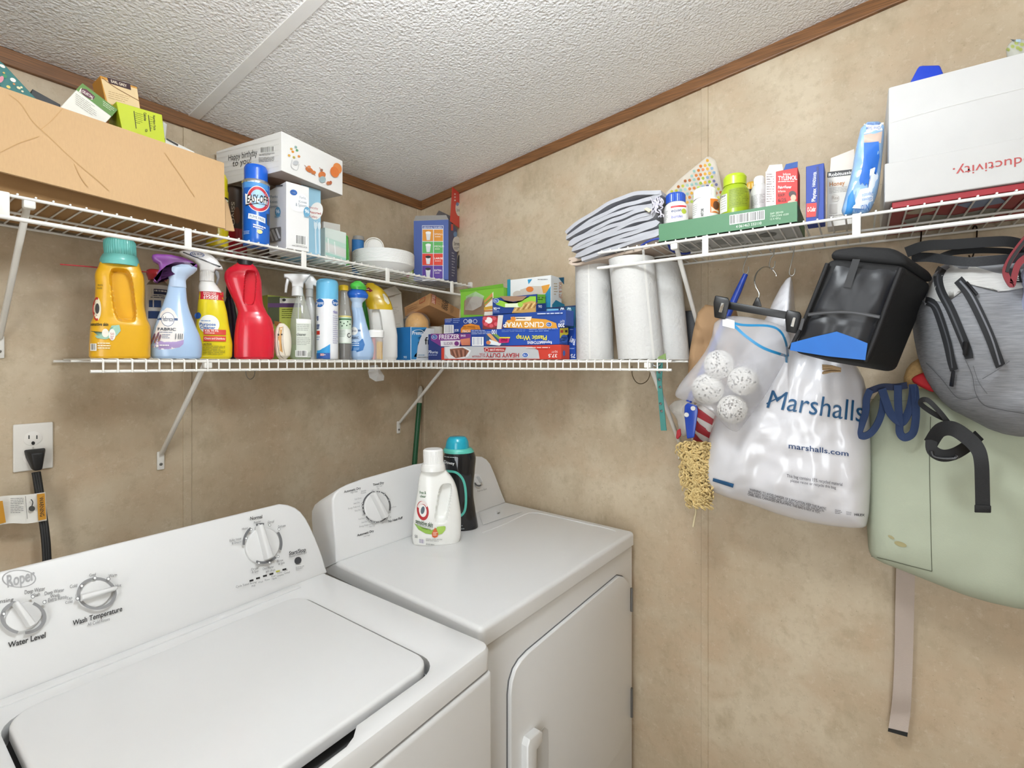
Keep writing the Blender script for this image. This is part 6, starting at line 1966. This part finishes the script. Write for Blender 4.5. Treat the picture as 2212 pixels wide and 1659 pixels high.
# duster with blue handle
t = thing('fringe_duster', 'blue handled duster with a cream fringed mop head hanging on a hook', 'duster', atX(1505, 1100, 1.40))
BL = PL('1f3f9e', .3)
a, b_ = atX(1611, 592, 1.385), atX(1488, 868, 1.375)
n_ = 8
MB().tube([lerp(a, b_, i / n_) for i in range(n_ + 1)], [.006, .0085, .009, .009, .008, .008, .008, .008, .008], 12).build('handle', BL, t, 60)
MB().hull([atX(x, y, X) for x, y in ((1479, 876), (1486, 870), (1506, 876), (1508, 888), (1500, 915), (1500, 945), (1484, 948), (1482, 918), (1478, 895)) for X in (1.362, 1.378)], .003, 2).build('head_clip', PL('1f48b4', .3), t, 40)
for x, y in ((1483, 896), (1497, 882)):
    MB().lathe(atX(x, y, 1.361), [(.0065, 0), (.006, .0012), (.001, .0016)], 16, (-1, 0, 0)).build('rivet', M('eceae6', .4), t, 40)
mb = MB()
rnd = random.Random(11)
for i in range(620):
    v = rnd.random()
    y = 955 + 130 * v
    cx = lerp(1500, 1512, v) 
    hw = lerp(36, 24, v)
    x = cx + (rnd.random() * 2 - 1) * hw
    dpt = .030 * math.sqrt(max(0, 1 - ((x - cx) / (hw * 1.1)) ** 2))
    q = atX(x, y, 1.385 - dpt)
    dx = (x - cx) / hw
    an = rnd.random() * 6.283
    e = q + V((-.006 - .008 * rnd.random(), .010 * math.cos(an), .010 * math.sin(an) - .004))
    m_ = (q + e) / 2 + V((-.006, .006 * math.cos(an + 1.4), .006 * math.sin(an + 1.4)))
    mb.tube(crom([q + V((.012, 0, 0)), m_, e, e + V((.005, .004 * math.sin(an), -.005))], 2), .0021, 5)
o = mb.build('fringe', M('d6bd84', .9, var=.3, vs=50), t, 60)
o['kind'] = 'stuff'
MB().hull([atX(x, y, X) for x, y in ((1475, 952), (1530, 955), (1528, 1080), (1495, 1085)) for X in (1.378, 1.40)], .006, 2).build('fringe_pad', M('c2a05c', .85), t, 40)
MB().tube(crom([atX(x, y, 1.39) for x, y in ((1500, 1085), (1503, 1105), (1500, 1120), (1497, 1138))], 4), [.003] * 12 + [.002], 6).build('fringe_tail', M('ddd0ac', .8), t, 60)

# red striped packet and clear plastic behind
t = thing('striped_packet', 'red and white striped plastic packet behind the duster head', 'packet', atX(1515, 975, 1.46))
pk_ = Pillow(1.455, [(1492, 872), (1545, 868), (1570, 900), (1572, 1000), (1510, 1000), (1496, 960), (1488, 920)], (1528, 935), .02, .03, 5, .5, .004, 20, smooth=1, nr=10, na=50)
pk_.mesh().build('packet', M('d9d2cc', .25, coat=.4), t, 60)
pr = Print(t, pk_, .001)
for d in (0, 32, 64): pr.poly([(1502, 872 + d), (1512, 884 + d), (1545, 908 + d), (1545, 922 + d), (1505, 900 + d), (1496, 888 + d)], 'a3232c')
pr.done()
t = thing('clear_bag_scrap', 'crumpled clear plastic bag with a red tip beside the duster', 'plastic bag', atX(1478, 950, 1.45))
cl = Pillow(1.44, [(1440, 880), (1462, 862), (1500, 860), (1505, 900), (1490, 940), (1470, 945), (1462, 900)], (1480, 895), .02, .02, 4, .5, .01, 30, smooth=1, nr=10, na=50)
cl.mesh().build('film', M('d6d4d0', .1, alpha=.4, coat=.7), t, 60)
MB().hull([atX(x, y, X) for x, y in ((1462, 930), (1470, 925), (1472, 940), (1464, 950), (1460, 946)) for X in (1.40, 1.415)], .002, 1).build('red_tip', PL('b5303a', .4), t, 40)

# white shopping bag
def pleat(a, b, t):
    g = math.atan2(b - 1.66, a + .06)
    return (.0042 * math.sin(38 * g + 2 * noise.noise(V((a * 7, b * 3, 1)))) + .006 * noise.noise(V((g * 16, b * 2.5, 7)))) * (0.35 + .65 * t) * (1 - t ** 8)
mk = Pillow(1.405, [(1707, 592), (1714, 615), (1718, 680), (1735, 720), (1790, 745), (1845, 780), (1872, 830), (1880, 920), (1882, 1030), (1876, 1132), (1860, 1141), (1780, 1133), (1700, 1116), (1620, 1086), (1555, 1068), (1526, 1050), (1521, 1012), (1536, 930), (1552, 870), (1590, 780), (1650, 700), (1680, 630)], (1712, 930), .105, .05, 3.2, .55, .010, 16, hf=pleat, smooth=1, nr=44, na=260)
t = thing('shopping_bag', 'bulging white plastic shopping bag with blue store lettering hung on a hook', 'shopping bag', atX(1710, 1135, 1.405))
mk.mesh().build('bag', M('dddce0', .24, var=.03, vs=10, coat=.3), t, 180)
pr = Print(t, mk, .0030, .0002)
pr.textq('Marshalls', (1668, 842), (1868, 866), (1866, 912), (1656, 880), '1f5580', bold=.012, sub=True)
pr.path([(1656, 872), (1672, 864), (1700, 850)], 2.5, '1f5580')
pr.textq('marshalls.com', (1704, 956), (1833, 974), (1833, 985), (1704, 968), '24406c', bold=.01, sub=True)
pr.poly([(1541, 1032), (1586, 1045), (1584, 1053), (1540, 1039)], '1f5580').text('This bag contains 15% recycled material', 1700, 1023, 1820, 1030, '4a4a54', .16).text('please reuse or recycle this bag', 1708, 1034, 1806, 1040, '4a4a54', .16)
pr.text('WARNING: TO AVOID DANGER OF SUFFOCATION, KEEP THIS PLASTIC', 1620, 1054, 1785, 1059, '3a3a44', .255, bold=.01).text('BAG AWAY FROM BABIES AND CHILDREN. DO NOT USE THIS BAG IN', 1618, 1059, 1780, 1064, '3a3a44', .255, bold=.01).text('CRIBS, BEDS, CARRIAGES OR PLAYPENS. THIS BAG IS NOT A TOY.', 1616, 1064, 1772, 1069, '3a3a44', .255, bold=.01)
pr.text('HILEX', 1846, 1108, 1868, 1113, '3a3a44', .05, bold=.02).lines(1804, 1100, 1820, 1110, 3, '55555c', .1, .3).lines(1828, 1104, 1840, 1112, 3, '55555c', .1, .3)
pr.done()

# trouser hanger with clips
t = thing('clip_hanger', 'black trouser hanger with two clips and a chrome hook', 'hanger', atX(1635, 690, 1.26))
HB = M('171718', .4)
XH = 1.262
MB().hull([atX(x, y, X) for x, y in ((1566, 650), (1566, 667), (1712, 692), (1712, 675)) for X in (XH, XH + .008)], .002, 2).build('bar', HB, t, 40)
MB().hull([atX(x, y, X) for x, y in ((1625, 660), (1646, 663), (1640, 643), (1634, 642)) for X in (XH - .001, XH + .009)], .002, 2).build('hook_socket', HB, t, 40)
MB().tube(crom([atX(x, y, X) for x, y, X in ((1637, 648, XH + .004), (1640, 635, XH + .006), (1633, 620, XH + .01), (1630, 605, XH + .02), (1636, 588, XH + .04), (1650, 577, XH + .08), (1664, 579, XH + .115), (1675, 590, XH + .122), (1677, 597, XH + .122))], 6), .0017, 10).build('hook', M('d0d0cc', .15, 1.0), t, 60)
for (x0, y0) in ((1541, 638), (1696, 669)):
    c = MB().hull([atX(x, y, X) for x, y in ((x0 + 4, y0), (x0 + 32, y0 + 5), (x0 + 36, y0 + 14), (x0 + 26, y0 + 52), (x0 + 2, y0 + 48), (x0 + 4, y0 + 26), (x0, y0 + 16)) for X in (XH - .016, XH + .014)], .003, 2).build('clip', HB, t, 40)
    MB().hull([atX(x, y, XX) for x, y in ((x0 + 17, y0 + 16), (x0 + 24, y0 + 17), (x0 + 19, y0 + 38), (x0 + 11, y0 + 36)) for XX in (XH - .019, XH - .014)], .001, 1).build('clip_spring', M('d9d9d6', .2, .9), c, 40)

# mesh bag with dryer balls
ms = Pillow(1.290, [(1549, 684), (1600, 682), (1660, 692), (1706, 712), (1707, 760), (1690, 790), (1650, 860), (1608, 915), (1596, 932), (1584, 932), (1568, 920), (1540, 887), (1492, 864), (1476, 864), (1462, 858), (1460, 850), (1466, 838), (1478, 820), (1520, 770), (1540, 735)], (1590, 800), .085, .016, 3.4, .55, .003, 20, smooth=1, nr=24, na=120)
t = thing('mesh_bag', 'white zippered mesh laundry bag holding four dryer balls', 'laundry bag', atX(1588, 924, 1.285))
ms.mesh().build('mesh', M('dcdbe0', .6, alpha=.36, var=.03), t, 60)
pr = Print(t, ms, .001)
ZB = '2a86b8'
pr.path([(1572, 694), (1605, 702), (1660, 704), (1685, 715), (1698, 740), (1702, 770)], 5, ZB).path([(1585, 702), (1610, 725), (1650, 752), (1702, 770)], 6, ZB).rect(1561, 686, 1587, 704, 'eceae8', .25)
pr.done()
MB().hull([ms(x, y, e) for x, y in ((1697, 768), (1703, 769), (1702, 784), (1697, 783)) for e in (.001, .006)], .001, 1).build('zip_pull', PL(ZB, .3), t, 40)
for i, (x, y, r_, lab) in enumerate(((1553, 787, 31, 'white speckled dryer ball at the top of the mesh bag'), (1529, 840, 33, 'white speckled dryer ball at the left of the mesh bag'), (1605, 823, 31, 'white speckled dryer ball at the right of the mesh bag'), (1582, 884, 31, 'white speckled dryer ball at the bottom of the mesh bag'))):
    XQ = (1.262, 1.270, 1.264, 1.274)[i]
    q = atX(x, y, XQ)
    rad = r_ * (XQ / ray(x)[0]) / FPX
    bm = bmesh.new()
    bmesh.ops.create_icosphere(bm, subdivisions=4, radius=rad)
    for v in bm.verts: v.co = v.co * (1 + .012 * noise.noise(v.co * 60)) + q
    o = MB().bm(bm).build('dryer_ball', M('efede6', .85, var=.02, bump=.3, bs=120), None, 180, loc=q)
    bm.free()
    tag(o, lab, 'dryer ball', 'dryer balls in the mesh bag')
    rnd = random.Random(i)
    mb = MB()
    for k in range(60):
        dv = V((-1, rnd.gauss(0, .6), rnd.gauss(0, .6))).normalized()
        mb.lathe(q + dv * rad * 1.006, [(.0018 * rnd.random() + .0008, 0), (.0003, .0008)], 6, dv)
    s_ = mb.build('speckles', M('6d685e', .8), None)
    s_.parent = o
    s_.matrix_parent_inverse = Matrix.Translation(-q)
    s_['kind'] = 'stuff'

# raffia knot, straw and red cloth peeking out
t = thing('raffia_bundle', 'small tan raffia bundle poking out of the white shopping bag', 'raffia', atX(1795, 808, 1.27))
mb = MB()
rnd = random.Random(4)
for i in range(60):
    y = 788 + 20 * rnd.random()
    a = atX(1776 + 4 * rnd.random(), y, 1.262 + .01 * rnd.random())
    b_ = atX(1812 + 5 * rnd.random(), lerp(y, 800, .6), 1.262 + .01 * rnd.random())
    mb.tube([a, (a + b_) / 2 + V((-.008, 0, .002)), b_], .0012, 5)
o = mb.build('raffia_strands', M('b79a74', .7, var=.2), t, 60)
o['kind'] = 'stuff'
t = thing('straw_hat', 'woven straw hat brim showing between the cooler bag and backpack', 'hat', atX(1965, 832, 1.39))
sp = Pillow(1.385, [(1950, 822), (1960, 790), (1990, 770), (2030, 780), (2040, 830), (1990, 842), (1960, 836)], (1995, 810), .02, .01, 4, .5, .001, 30, smooth=1, nr=8, na=50)
sp.mesh().build('brim', M('b08e5c', .8, var=.3, vs=160, bump=.5, bs=250), t, 60)
t = thing('red_cloth', 'bright red cloth corner beside the straw hat', 'cloth', atX(1985, 850, 1.37))
sp = Pillow(1.365, [(1966, 822), (1978, 810), (2010, 800), (2040, 830), (2020, 850), (1992, 838)], (2000, 825), .012, .008, 4, .5, .002, 30, smooth=1, nr=8, na=40)
sp.mesh().build('cloth', M('c8202a', .7), t, 60)

# sage tote bag
tt = Pillow(1.445, [(1877, 836), (1990, 834), (2100, 834), (2300, 838), (2430, 850), (2436, 1270), (2340, 1322), (2212, 1312), (2100, 1287), (2010, 1252), (1950, 1228), (1884, 1203), (1873, 1180), (1870, 1000)], (2140, 1060), .075, .07, 7, .45, .006, 9, smooth=1, nr=30, na=180)
t = thing('tote_bag', 'large sage green canvas tote bag hanging behind the backpack', 'tote bag', atX(2100, 1290, 1.445))
tt.mesh().build('bag', M('b0b7a2', .85, var=.06, vs=14, bump=.15, bs=500), t, 60)
pr = Print(t, tt, .001, rough=.85)
pr.path([(2010, 900), (2008, 1000), (2010, 1120), (2013, 1234)], 1.6, '585c4c').path([(1882, 1201), (1920, 1210), (1965, 1222), (2013, 1234)], 1.6, '6a6e5c').ell(1945, 1175, 14, 5, 'a39a70', .3).ell(1925, 1160, 8, 3, 'a8a07a', .5).path([(1880, 862), (1935, 866), (2005, 864)], 1, '8a907c')
pr.done()
# khaki strap below
t = thing('webbing_strap', 'beige webbing strap with black tip hanging against the wall below the tote', 'strap', atX(1940, 1590, 1.51))
L_ = [(1936, 1215), (1934, 1300), (1932, 1420), (1928, 1500), (1923, 1545), (1919, 1575)]
R_ = [(1977, 1215), (1975, 1300), (1972, 1420), (1969, 1500), (1966, 1545), (1961, 1585)]
xs = [1.515, 1.522, 1.528, 1.520, 1.530, 1.520]
MB().ribbon(crom([atX(a, b, x) for (a, b), x in zip(L_, xs)], 6), crom([atX(a, b, x) for (a, b), x in zip(R_, xs)], 6), .0018).build('strap', M('b6a79c', .7, bump=.2, bs=600), t, 60)
MB().slab([atX(1919, 1573, 1.519), atX(1961, 1583, 1.519), atX(1960, 1592, 1.519), atX(1918, 1580, 1.519)], .003).build('tip', M('161616', .5), t)
# navy ribbons
NV = M('33466e', .75, var=.12, vs=40)
t = thing('navy_ties', 'navy blue fabric ties looped in front of the sage tote', 'fabric ties', atX(1920, 948, 1.355))
def strap(parent, name, pts, w, X, mat, th=.002, n=6, tw=0.0):
    """a band of cloth following pixels, w pixels wide, standing at depth X (number or one per point)"""
    XS = X if isinstance(X, (list, tuple)) else [X] * len(pts)
    c = crom([V((p[0], p[1], x * 1000)) for p, x in zip(pts, XS)], n)
    Ls, Rs = [], []
    for i, p in enumerate(c):
        d_ = (c[min(i + 1, len(c) - 1)] - c[max(i - 1, 0)])
        d_.z = 0
        d_ = d_.normalized() if d_.length > 1e-6 else V((1, 0, 0))
        nn = V((-d_.y, d_.x, 0)) * w * .5
        Ls.append(atX(p.x + nn.x, p.y + nn.y, p.z / 1000 + tw))
        Rs.append(atX(p.x - nn.x, p.y - nn.y, p.z / 1000 - tw))
    return MB().ribbon(Ls, Rs, th).build(name, mat, parent, 60)
strap(t, 'loop', [(1880, 842), (1872, 862), (1870, 890), (1862, 915), (1856, 935), (1866, 942), (1882, 934), (1896, 914), (1906, 885), (1910, 850)], 15, 1.342, NV, tw=.004)
strap(t, 'loop', [(1905, 840), (1914, 868), (1925, 895), (1945, 912), (1955, 905), (1966, 880), (1972, 850), (1972, 830)], 17, 1.336, NV, tw=-.004)
strap(t, 'loop', [(1940, 832), (1940, 870), (1943, 910), (1944, 935), (1955, 945), (1972, 935), (1978, 905), (1978, 870), (1975, 835)], 16, 1.334, NV, tw=.005)
strap(t, 'band', [(1876, 846), (1905, 836), (1935, 836), (1960, 832)], 14, 1.348, M('262f4c', .75), tw=.002)

# black cooler bag
CB = M('0e0e10', .75, var=.1, bump=.15, bs=300)
CF = M('222327', .42, var=.1, vs=8, bump=.25, bs=14)
t = thing('cooler_bag', 'black insulated lunch cooler bag with a bright blue corner panel', 'cooler bag', atX(1850, 820, 1.25))
XF, XB = 1.155, 1.305
fq = [atX(x, y, XF) for x, y in ((1787, 556), (1958, 572), (1872, 788), (1707, 760))]
rb = [atX(2004, 600, XB), atX(1948, 818, XB)]
dv = ((rb[0] - fq[1]) + (rb[1] - fq[2])) / 2
MB().hull(fq + [p + dv for p in fq], .014, 4).build('body', CB, t, 40)
tq = [atX(x, y, XF + .004) for x, y in ((1789, 560), (1796, 538), (1850, 530), (1925, 533), (1958, 552), (1962, 575))]
MB().hull([p for p in tq] + [p + dv * .97 for p in tq], .010, 3).build('lid', CB, t, 40)
cpn = Plane(fq[0], (fq[1] - fq[0]).cross(fq[3] - fq[0]))
ci = [(1806, 574), (1942, 584), (1862, 776), (1718, 752)]
def cq(u, v):
    return ((ci[0][0] * (1 - u) + ci[1][0] * u) * (1 - v) + (ci[3][0] * (1 - u) + ci[2][0] * u) * v, (ci[0][1] * (1 - u) + ci[1][1] * u) * (1 - v) + (ci[3][1] * (1 - u) + ci[2][1] * u) * v)
vs, fs = [], []
N = 26
for j in range(N + 1):
    for i in range(N + 1):
        u, v = i / N, j / N
        x, y = cq(u, v)
        hgt = .010 * (1 - abs(2 * u - 1) ** 4) * (1 - abs(2 * v - 1) ** 6) + .004 * noise.noise(V((u * 5, v * 4, 3.3))) * (1 - abs(2 * u - 1) ** 4)
        if abs(v - .60) < .05: hgt -= .004 * (1 - abs(v - .60) / .05)
        vs.append(cpn(x, y, hgt))
for j in range(N):
    for i in range(N): fs.append((j * (N + 1) + i, j * (N + 1) + i + 1, (j + 1) * (N + 1) + i + 1, (j + 1) * (N + 1) + i))
MB().add(vs, fs).build('front_panel', CF, t, 180)
def chit(px, py, e=0.0): return cpn(px, py, .0125 + e)
pr = Print(t, chit, .0006, rough=.35)
pr.poly([(1708, 757), (1711, 741), (1760, 728), (1808, 717), (1842, 729), (1874, 742), (1869, 778), (1790, 770)], M('0563b8', .45, var=.2, vs=12), rings=3)
pr.path([(1746, 681), (1790, 676), (1840, 676), (1900, 686)], 7, '151517').path([(1748, 681), (1790, 676), (1840, 676), (1898, 686)], 2, '4a4a4e')
pr.quad((1842, 562), (1858, 563), (1838, 624), (1822, 622), '17171a')
pr.done()
for pth in ([(1788, 570), (1760, 640), (1735, 700), (1707, 755)], [(1946, 580), (1915, 660), (1890, 730), (1868, 782)]):
    MB().tube(crom([cpn(x, y, .006) for x, y in pth], 5), .004, 8).build('piping', M('161618', .7), t, 60)
MB().hull([cpn(x, y, e) for x, y in ((1733, 688), (1741, 690), (1734, 716), (1726, 713)) for e in (.014, .018)], .001, 1).build('zip_pull', M('4a4a4c', .35, .5), t, 40)
strap(t, 'carry_strap', [(1958, 545), (2000, 531), (2060, 528), (2130, 523), (2180, 522), (2220, 532)], 22, [1.25, 1.235, 1.22, 1.21, 1.21, 1.22], M('0d0d0f', .8), .003)

# grey backpack
def bulge(a, b, t): return 0.0
bk = Pillow(1.345, [(1992, 640), (2010, 600), (2035, 572), (2080, 560), (2140, 556), (2212, 558), (2300, 590), (2345, 690), (2345, 850), (2290, 925), (2212, 944), (2150, 934), (2095, 905), (2045, 880), (2005, 830), (1984, 780), (1971, 715), (1970, 672)], (2150, 745), .175, .03, 3.2, .5, .016, 11, smooth=1, nr=36, na=200)
t = thing('backpack', 'heather grey backpack with dark zips hanging at the right edge', 'backpack', atX(2150, 945, 1.30))
GF = M('85868a', .9, var=.45, vs=14, stretch=(3, 3, 34), bump=.25, bs=60)
LGF = M('bdbcb9', .9, var=.25, vs=14, stretch=(3, 3, 34), bump=.25, bs=60)
DZ = '1f2023'
bk.mesh().build('body', GF, t, 60)
pr = Print(t, bk, .0030, .0006, rough=.8)
pr.poly([(1990, 655), (2003, 615), (2020, 590), (2048, 568), (2100, 575), (2150, 590), (2212, 600), (2235, 620), (2212, 622), (2178, 628), (2155, 630), (2128, 618), (2085, 612), (2070, 604), (2055, 612), (2035, 630), (2042, 655), (2020, 650)], LGF, rings=10)
pr.path([(2035, 580), (2026, 600), (2032, 630), (2052, 668), (2072, 715), (2088, 755), (2092, 775)], 20, DZ).path([(2032, 580), (2024, 600), (2031, 630), (2050, 668), (2070, 715), (2084, 752)], 4, '4c4d52')
pr.path([(1998, 650), (2016, 658), (2030, 690), (2045, 740), (2054, 780), (2060, 800)], 18, DZ).path([(2003, 652), (2020, 664), (2033, 695), (2048, 745), (2056, 795)], 3, '4c4d52')
pr.path([(2068, 605), (2088, 630), (2110, 670), (2135, 725), (2150, 765), (2160, 792)], 22, DZ).path([(2072, 608), (2094, 634), (2116, 676), (2140, 730), (2158, 788)], 4, '6f7076')
pr.path([(1985, 770), (2030, 815), (2062, 855), (2085, 862), (2110, 857)], 1.5, '5c5d61').path([(2080, 770), (2098, 810), (2106, 850), (2125, 875), (2165, 885), (2212, 893)], 1.6, '55565a').path([(2120, 818), (2150, 800), (2178, 780)], 1.8, '5f6064').path([(2100, 790), (2112, 825), (2130, 850)], 1.4, '5f6064')
pr.quad((2168, 580), (2200, 584), (2206, 612), (2182, 611), '17171a').textq('hello', (2186, 608), (2183, 584), (2194, 584), (2198, 608), 'e6e6e4', bold=.02)
pr.done()
MB().tube(crom([bk(x, y, .003) for x, y in ((2000, 658), (1990, 650), (1978, 662), (1971, 690))], 5), .0022, 8).build('pocket_piping', M('77787c', .8), t, 60)
for q in ([(2054, 800), (2062, 801), (2058, 836), (2049, 834)], [(2078, 738), (2090, 738), (2088, 768), (2078, 768)], [(2082, 612), (2088, 608), (2112, 636), (2106, 641)]):
    MB().hull([bk(x, y, e) for x, y in q for e in (.006, .010)], .0012, 1).build('zip_pull', M('2c2c2f', .3, .6), t, 40)
strap(t, 'top_strap', [(2028, 556), (2060, 545), (2120, 541), (2180, 543), (2230, 550)], 12, 1.235, M('0e0e10', .8), .003)
strap(t, 'mesh_strap', [(1970, 556), (2010, 556), (2050, 562), (2100, 566), (2150, 562), (2212, 556)], [16, 20][1], [1.27, 1.25, 1.21, 1.19, 1.19, 1.20], M('232427', .75, var=.5, vs=300), .003)
BW = M('121214', .65, var=.1, bump=.3, bs=700)
strap(t, 'side_loop', [(2040, 905), (2020, 895), (2000, 882), (1989, 872), (1992, 864), (2006, 866), (2030, 890), (2050, 915)], 11, [1.27, 1.265, 1.26, 1.255, 1.25, 1.245, 1.245, 1.25], BW, .002)
strap(t, 'hanging_strap', [(2010, 958), (2030, 930), (2058, 926), (2090, 946), (2112, 970), (2120, 1000), (2122, 1050), (2123, 1100)], 32, [1.27, 1.25, 1.235, 1.225, 1.215, 1.21, 1.215, 1.22], BW, .0022)
strap(t, 'strap_fold', [(2012, 950), (2014, 972), (2035, 984), (2062, 980), (2092, 962), (2115, 940)], 26, [1.265, 1.26, 1.26, 1.265, 1.28, 1.30], M('0d0d0f', .7), .0022)
MB().hull([atX(x, y, X) for x, y in ((2105, 1090), (2141, 1092), (2141, 1108), (2105, 1107)) for X in (1.216, 1.222)], .001, 1).build('strap_end', BW, t, 40)
MB().tube(crom([atX(x, y, 1.258) for x, y in ((2012, 974), (2016, 985), (2035, 990), (2062, 990), (2068, 984))], 5), .0035, 8).build('buckle', M('2a2a2c', .3), t, 60)
# red strap and lavender sleeve at the right edge
t = thing('red_lanyard', 'red and black lanyard strap crossing the backpack top at the photo edge', 'lanyard', atX(2190, 610, 1.15))
strap(t, 'strap', [(2225, 505), (2200, 535), (2180, 565), (2172, 590), (2185, 615), (2190, 600), (2200, 570), (2225, 550)], 14, 1.165, M('7a1722', .5), .003)
strap(t, 'strap_core', [(2225, 507), (2201, 537), (2182, 566), (2175, 588)], 7, 1.162, M('1b1a1c', .6), .003)
t = thing('lavender_sleeve', 'pale lavender sleeve of a garment at the right edge of the photo', 'garment', atX(2230, 680, 1.17))
sl = Pillow(1.19, [(2202, 600), (2212, 578), (2236, 540), (2246, 480), (2280, 478), (2292, 560), (2300, 700), (2275, 745), (2225, 735), (2208, 690), (2204, 650), (2212, 630)], (2252, 640), .05, .05, 3, .5, .006, 14, smooth=1, nr=14, na=60)
sl.mesh().build('sleeve', M('a3a8c2', .8, var=.05), t, 60)

# ================================================================ on the dryer
ZD = .9165
P = Place(946, Y=1.045)
t = standing('detergent_bottle', 'white sensitive skin laundry detergent bottle standing on the dryer', 'bottle', P, ZD)
P.loft('bottle', [(1177, 902, 982), (1170, 893, 993), (1150, 891, 996), (1115, 893, 996), (1090, 897, 993), (1060, 902, 988), (1042, 904, 982), (1030, 906, 975), (1020, 909, 967), (1012, 912, 962)], PL('eeeeea', .25), t, q=.5, n=2.8, z0=ZD, dents=[(958, 1082, 15, 42, .028, .16)], nz=120, na=150)
H = P.last
pr = Print(t, H)
pr.text('free &', 907, 1055, 921, 1061, '3f6a3c', bold=.02).text('clear', 908, 1063, 921, 1068, '3f6a3c', bold=.02)
pr.ell(914, 1095, 12.5, 20, 'b3282e', -.15).ell(914, 1095, 8, 13, 'f0eeea', -.15).ell(914, 1094, 4, 8, '5a6a74', .2).arc(914, 1095, 12.3, 19.6, .3, 200, 330, 'e8dcd8')
pr.textq('sensitive skin', (899, 1112), (936, 1120), (935, 1129), (899, 1121), '2f4a2c', bold=.03).lines(901, 1123, 935, 1130, 2, '9aa89a', .2, .3)
pr.poly([(896, 1123), (905, 1134), (920, 1142), (940, 1146), (955, 1143), (962, 1134), (962, 1129), (950, 1129), (944, 1140), (920, 1138), (906, 1131)], '8fb84a').poly([(944, 1129), (960, 1128), (962, 1136), (955, 1144), (940, 1147)], 'a8cc5c')
pr.poly([(940, 1130), (944, 1136), (947, 1143), (945, 1150), (939, 1152), (934, 1149), (933, 1142), (936, 1136)], 'd5673a').lines(936, 1140, 945, 1148, 3, 'f2dcd0')
pr.text('50', 897, 1146, 903, 1152, '4a4a4a').bars(906, 1153, 918, 1162, '6a5a8a', 8, .1).lines(921, 1152, 955, 1160, 2, 'a8a8a6', .1, .3).lines(921, 1163, 946, 1168, 1, 'a4a4a2', .12)
pr.done()
P.loft('collar', [(1014, 909, 963), (1006, 910, 962), (1000, 912, 960)], PL('efefec', .3), t, nz=5)
P.loft('cap', [(1003, 915, 958), (972, 914, 957), (969, 917, 954)], PL('f2f2f0', .35), t, rib=.02, na=80, nz=6, smooth=20)
P = Place(996, Y=1.075)
t = standing('scent_booster', 'black and teal scent booster bottle behind the white detergent', 'bottle', P, ZD)
P.loft('bottle', [(1159, 962, 1029), (1150, 959, 1033), (1130, 960, 1032), (1100, 962, 1027), (1070, 962, 1023), (1045, 960, 1023), (1015, 956, 1026), (990, 957, 1028), (978, 960, 1025), (970, 962, 1019)], PL('1a1c20', .08), t, q=.8, n=2.3, z0=ZD, nz=50)
H = P.last
pr = Print(t, H)
TQ = '5cc2b2'
pr.path([(964, 1012), (985, 1014), (1000, 1030), (1006, 1060), (1004, 1095), (990, 1108), (968, 1108)], 5, TQ).text('Downy', 960, 990, 982, 996, 'eef0f0', .1, bold=.02).lines(960, 982, 990, 985, 1, 'aab4b4').lines(992, 1125, 1004, 1138, 2, '9aa0a4', 0, .3).rect(1003, 1137, 1010, 1144, 'cfd4d6')
pr.done()
P.loft('rim', [(976, 958, 1024), (971, 957, 1022), (967, 960, 1018)], PL(TQ, .3), t, q=.85, nz=4)
P.loft('cap', [(970, 962, 1013), (955, 964, 1012), (946, 968, 1008), (943, 972, 1004)], PL('1fa6c0', .25), t, q=.9, nz=10)
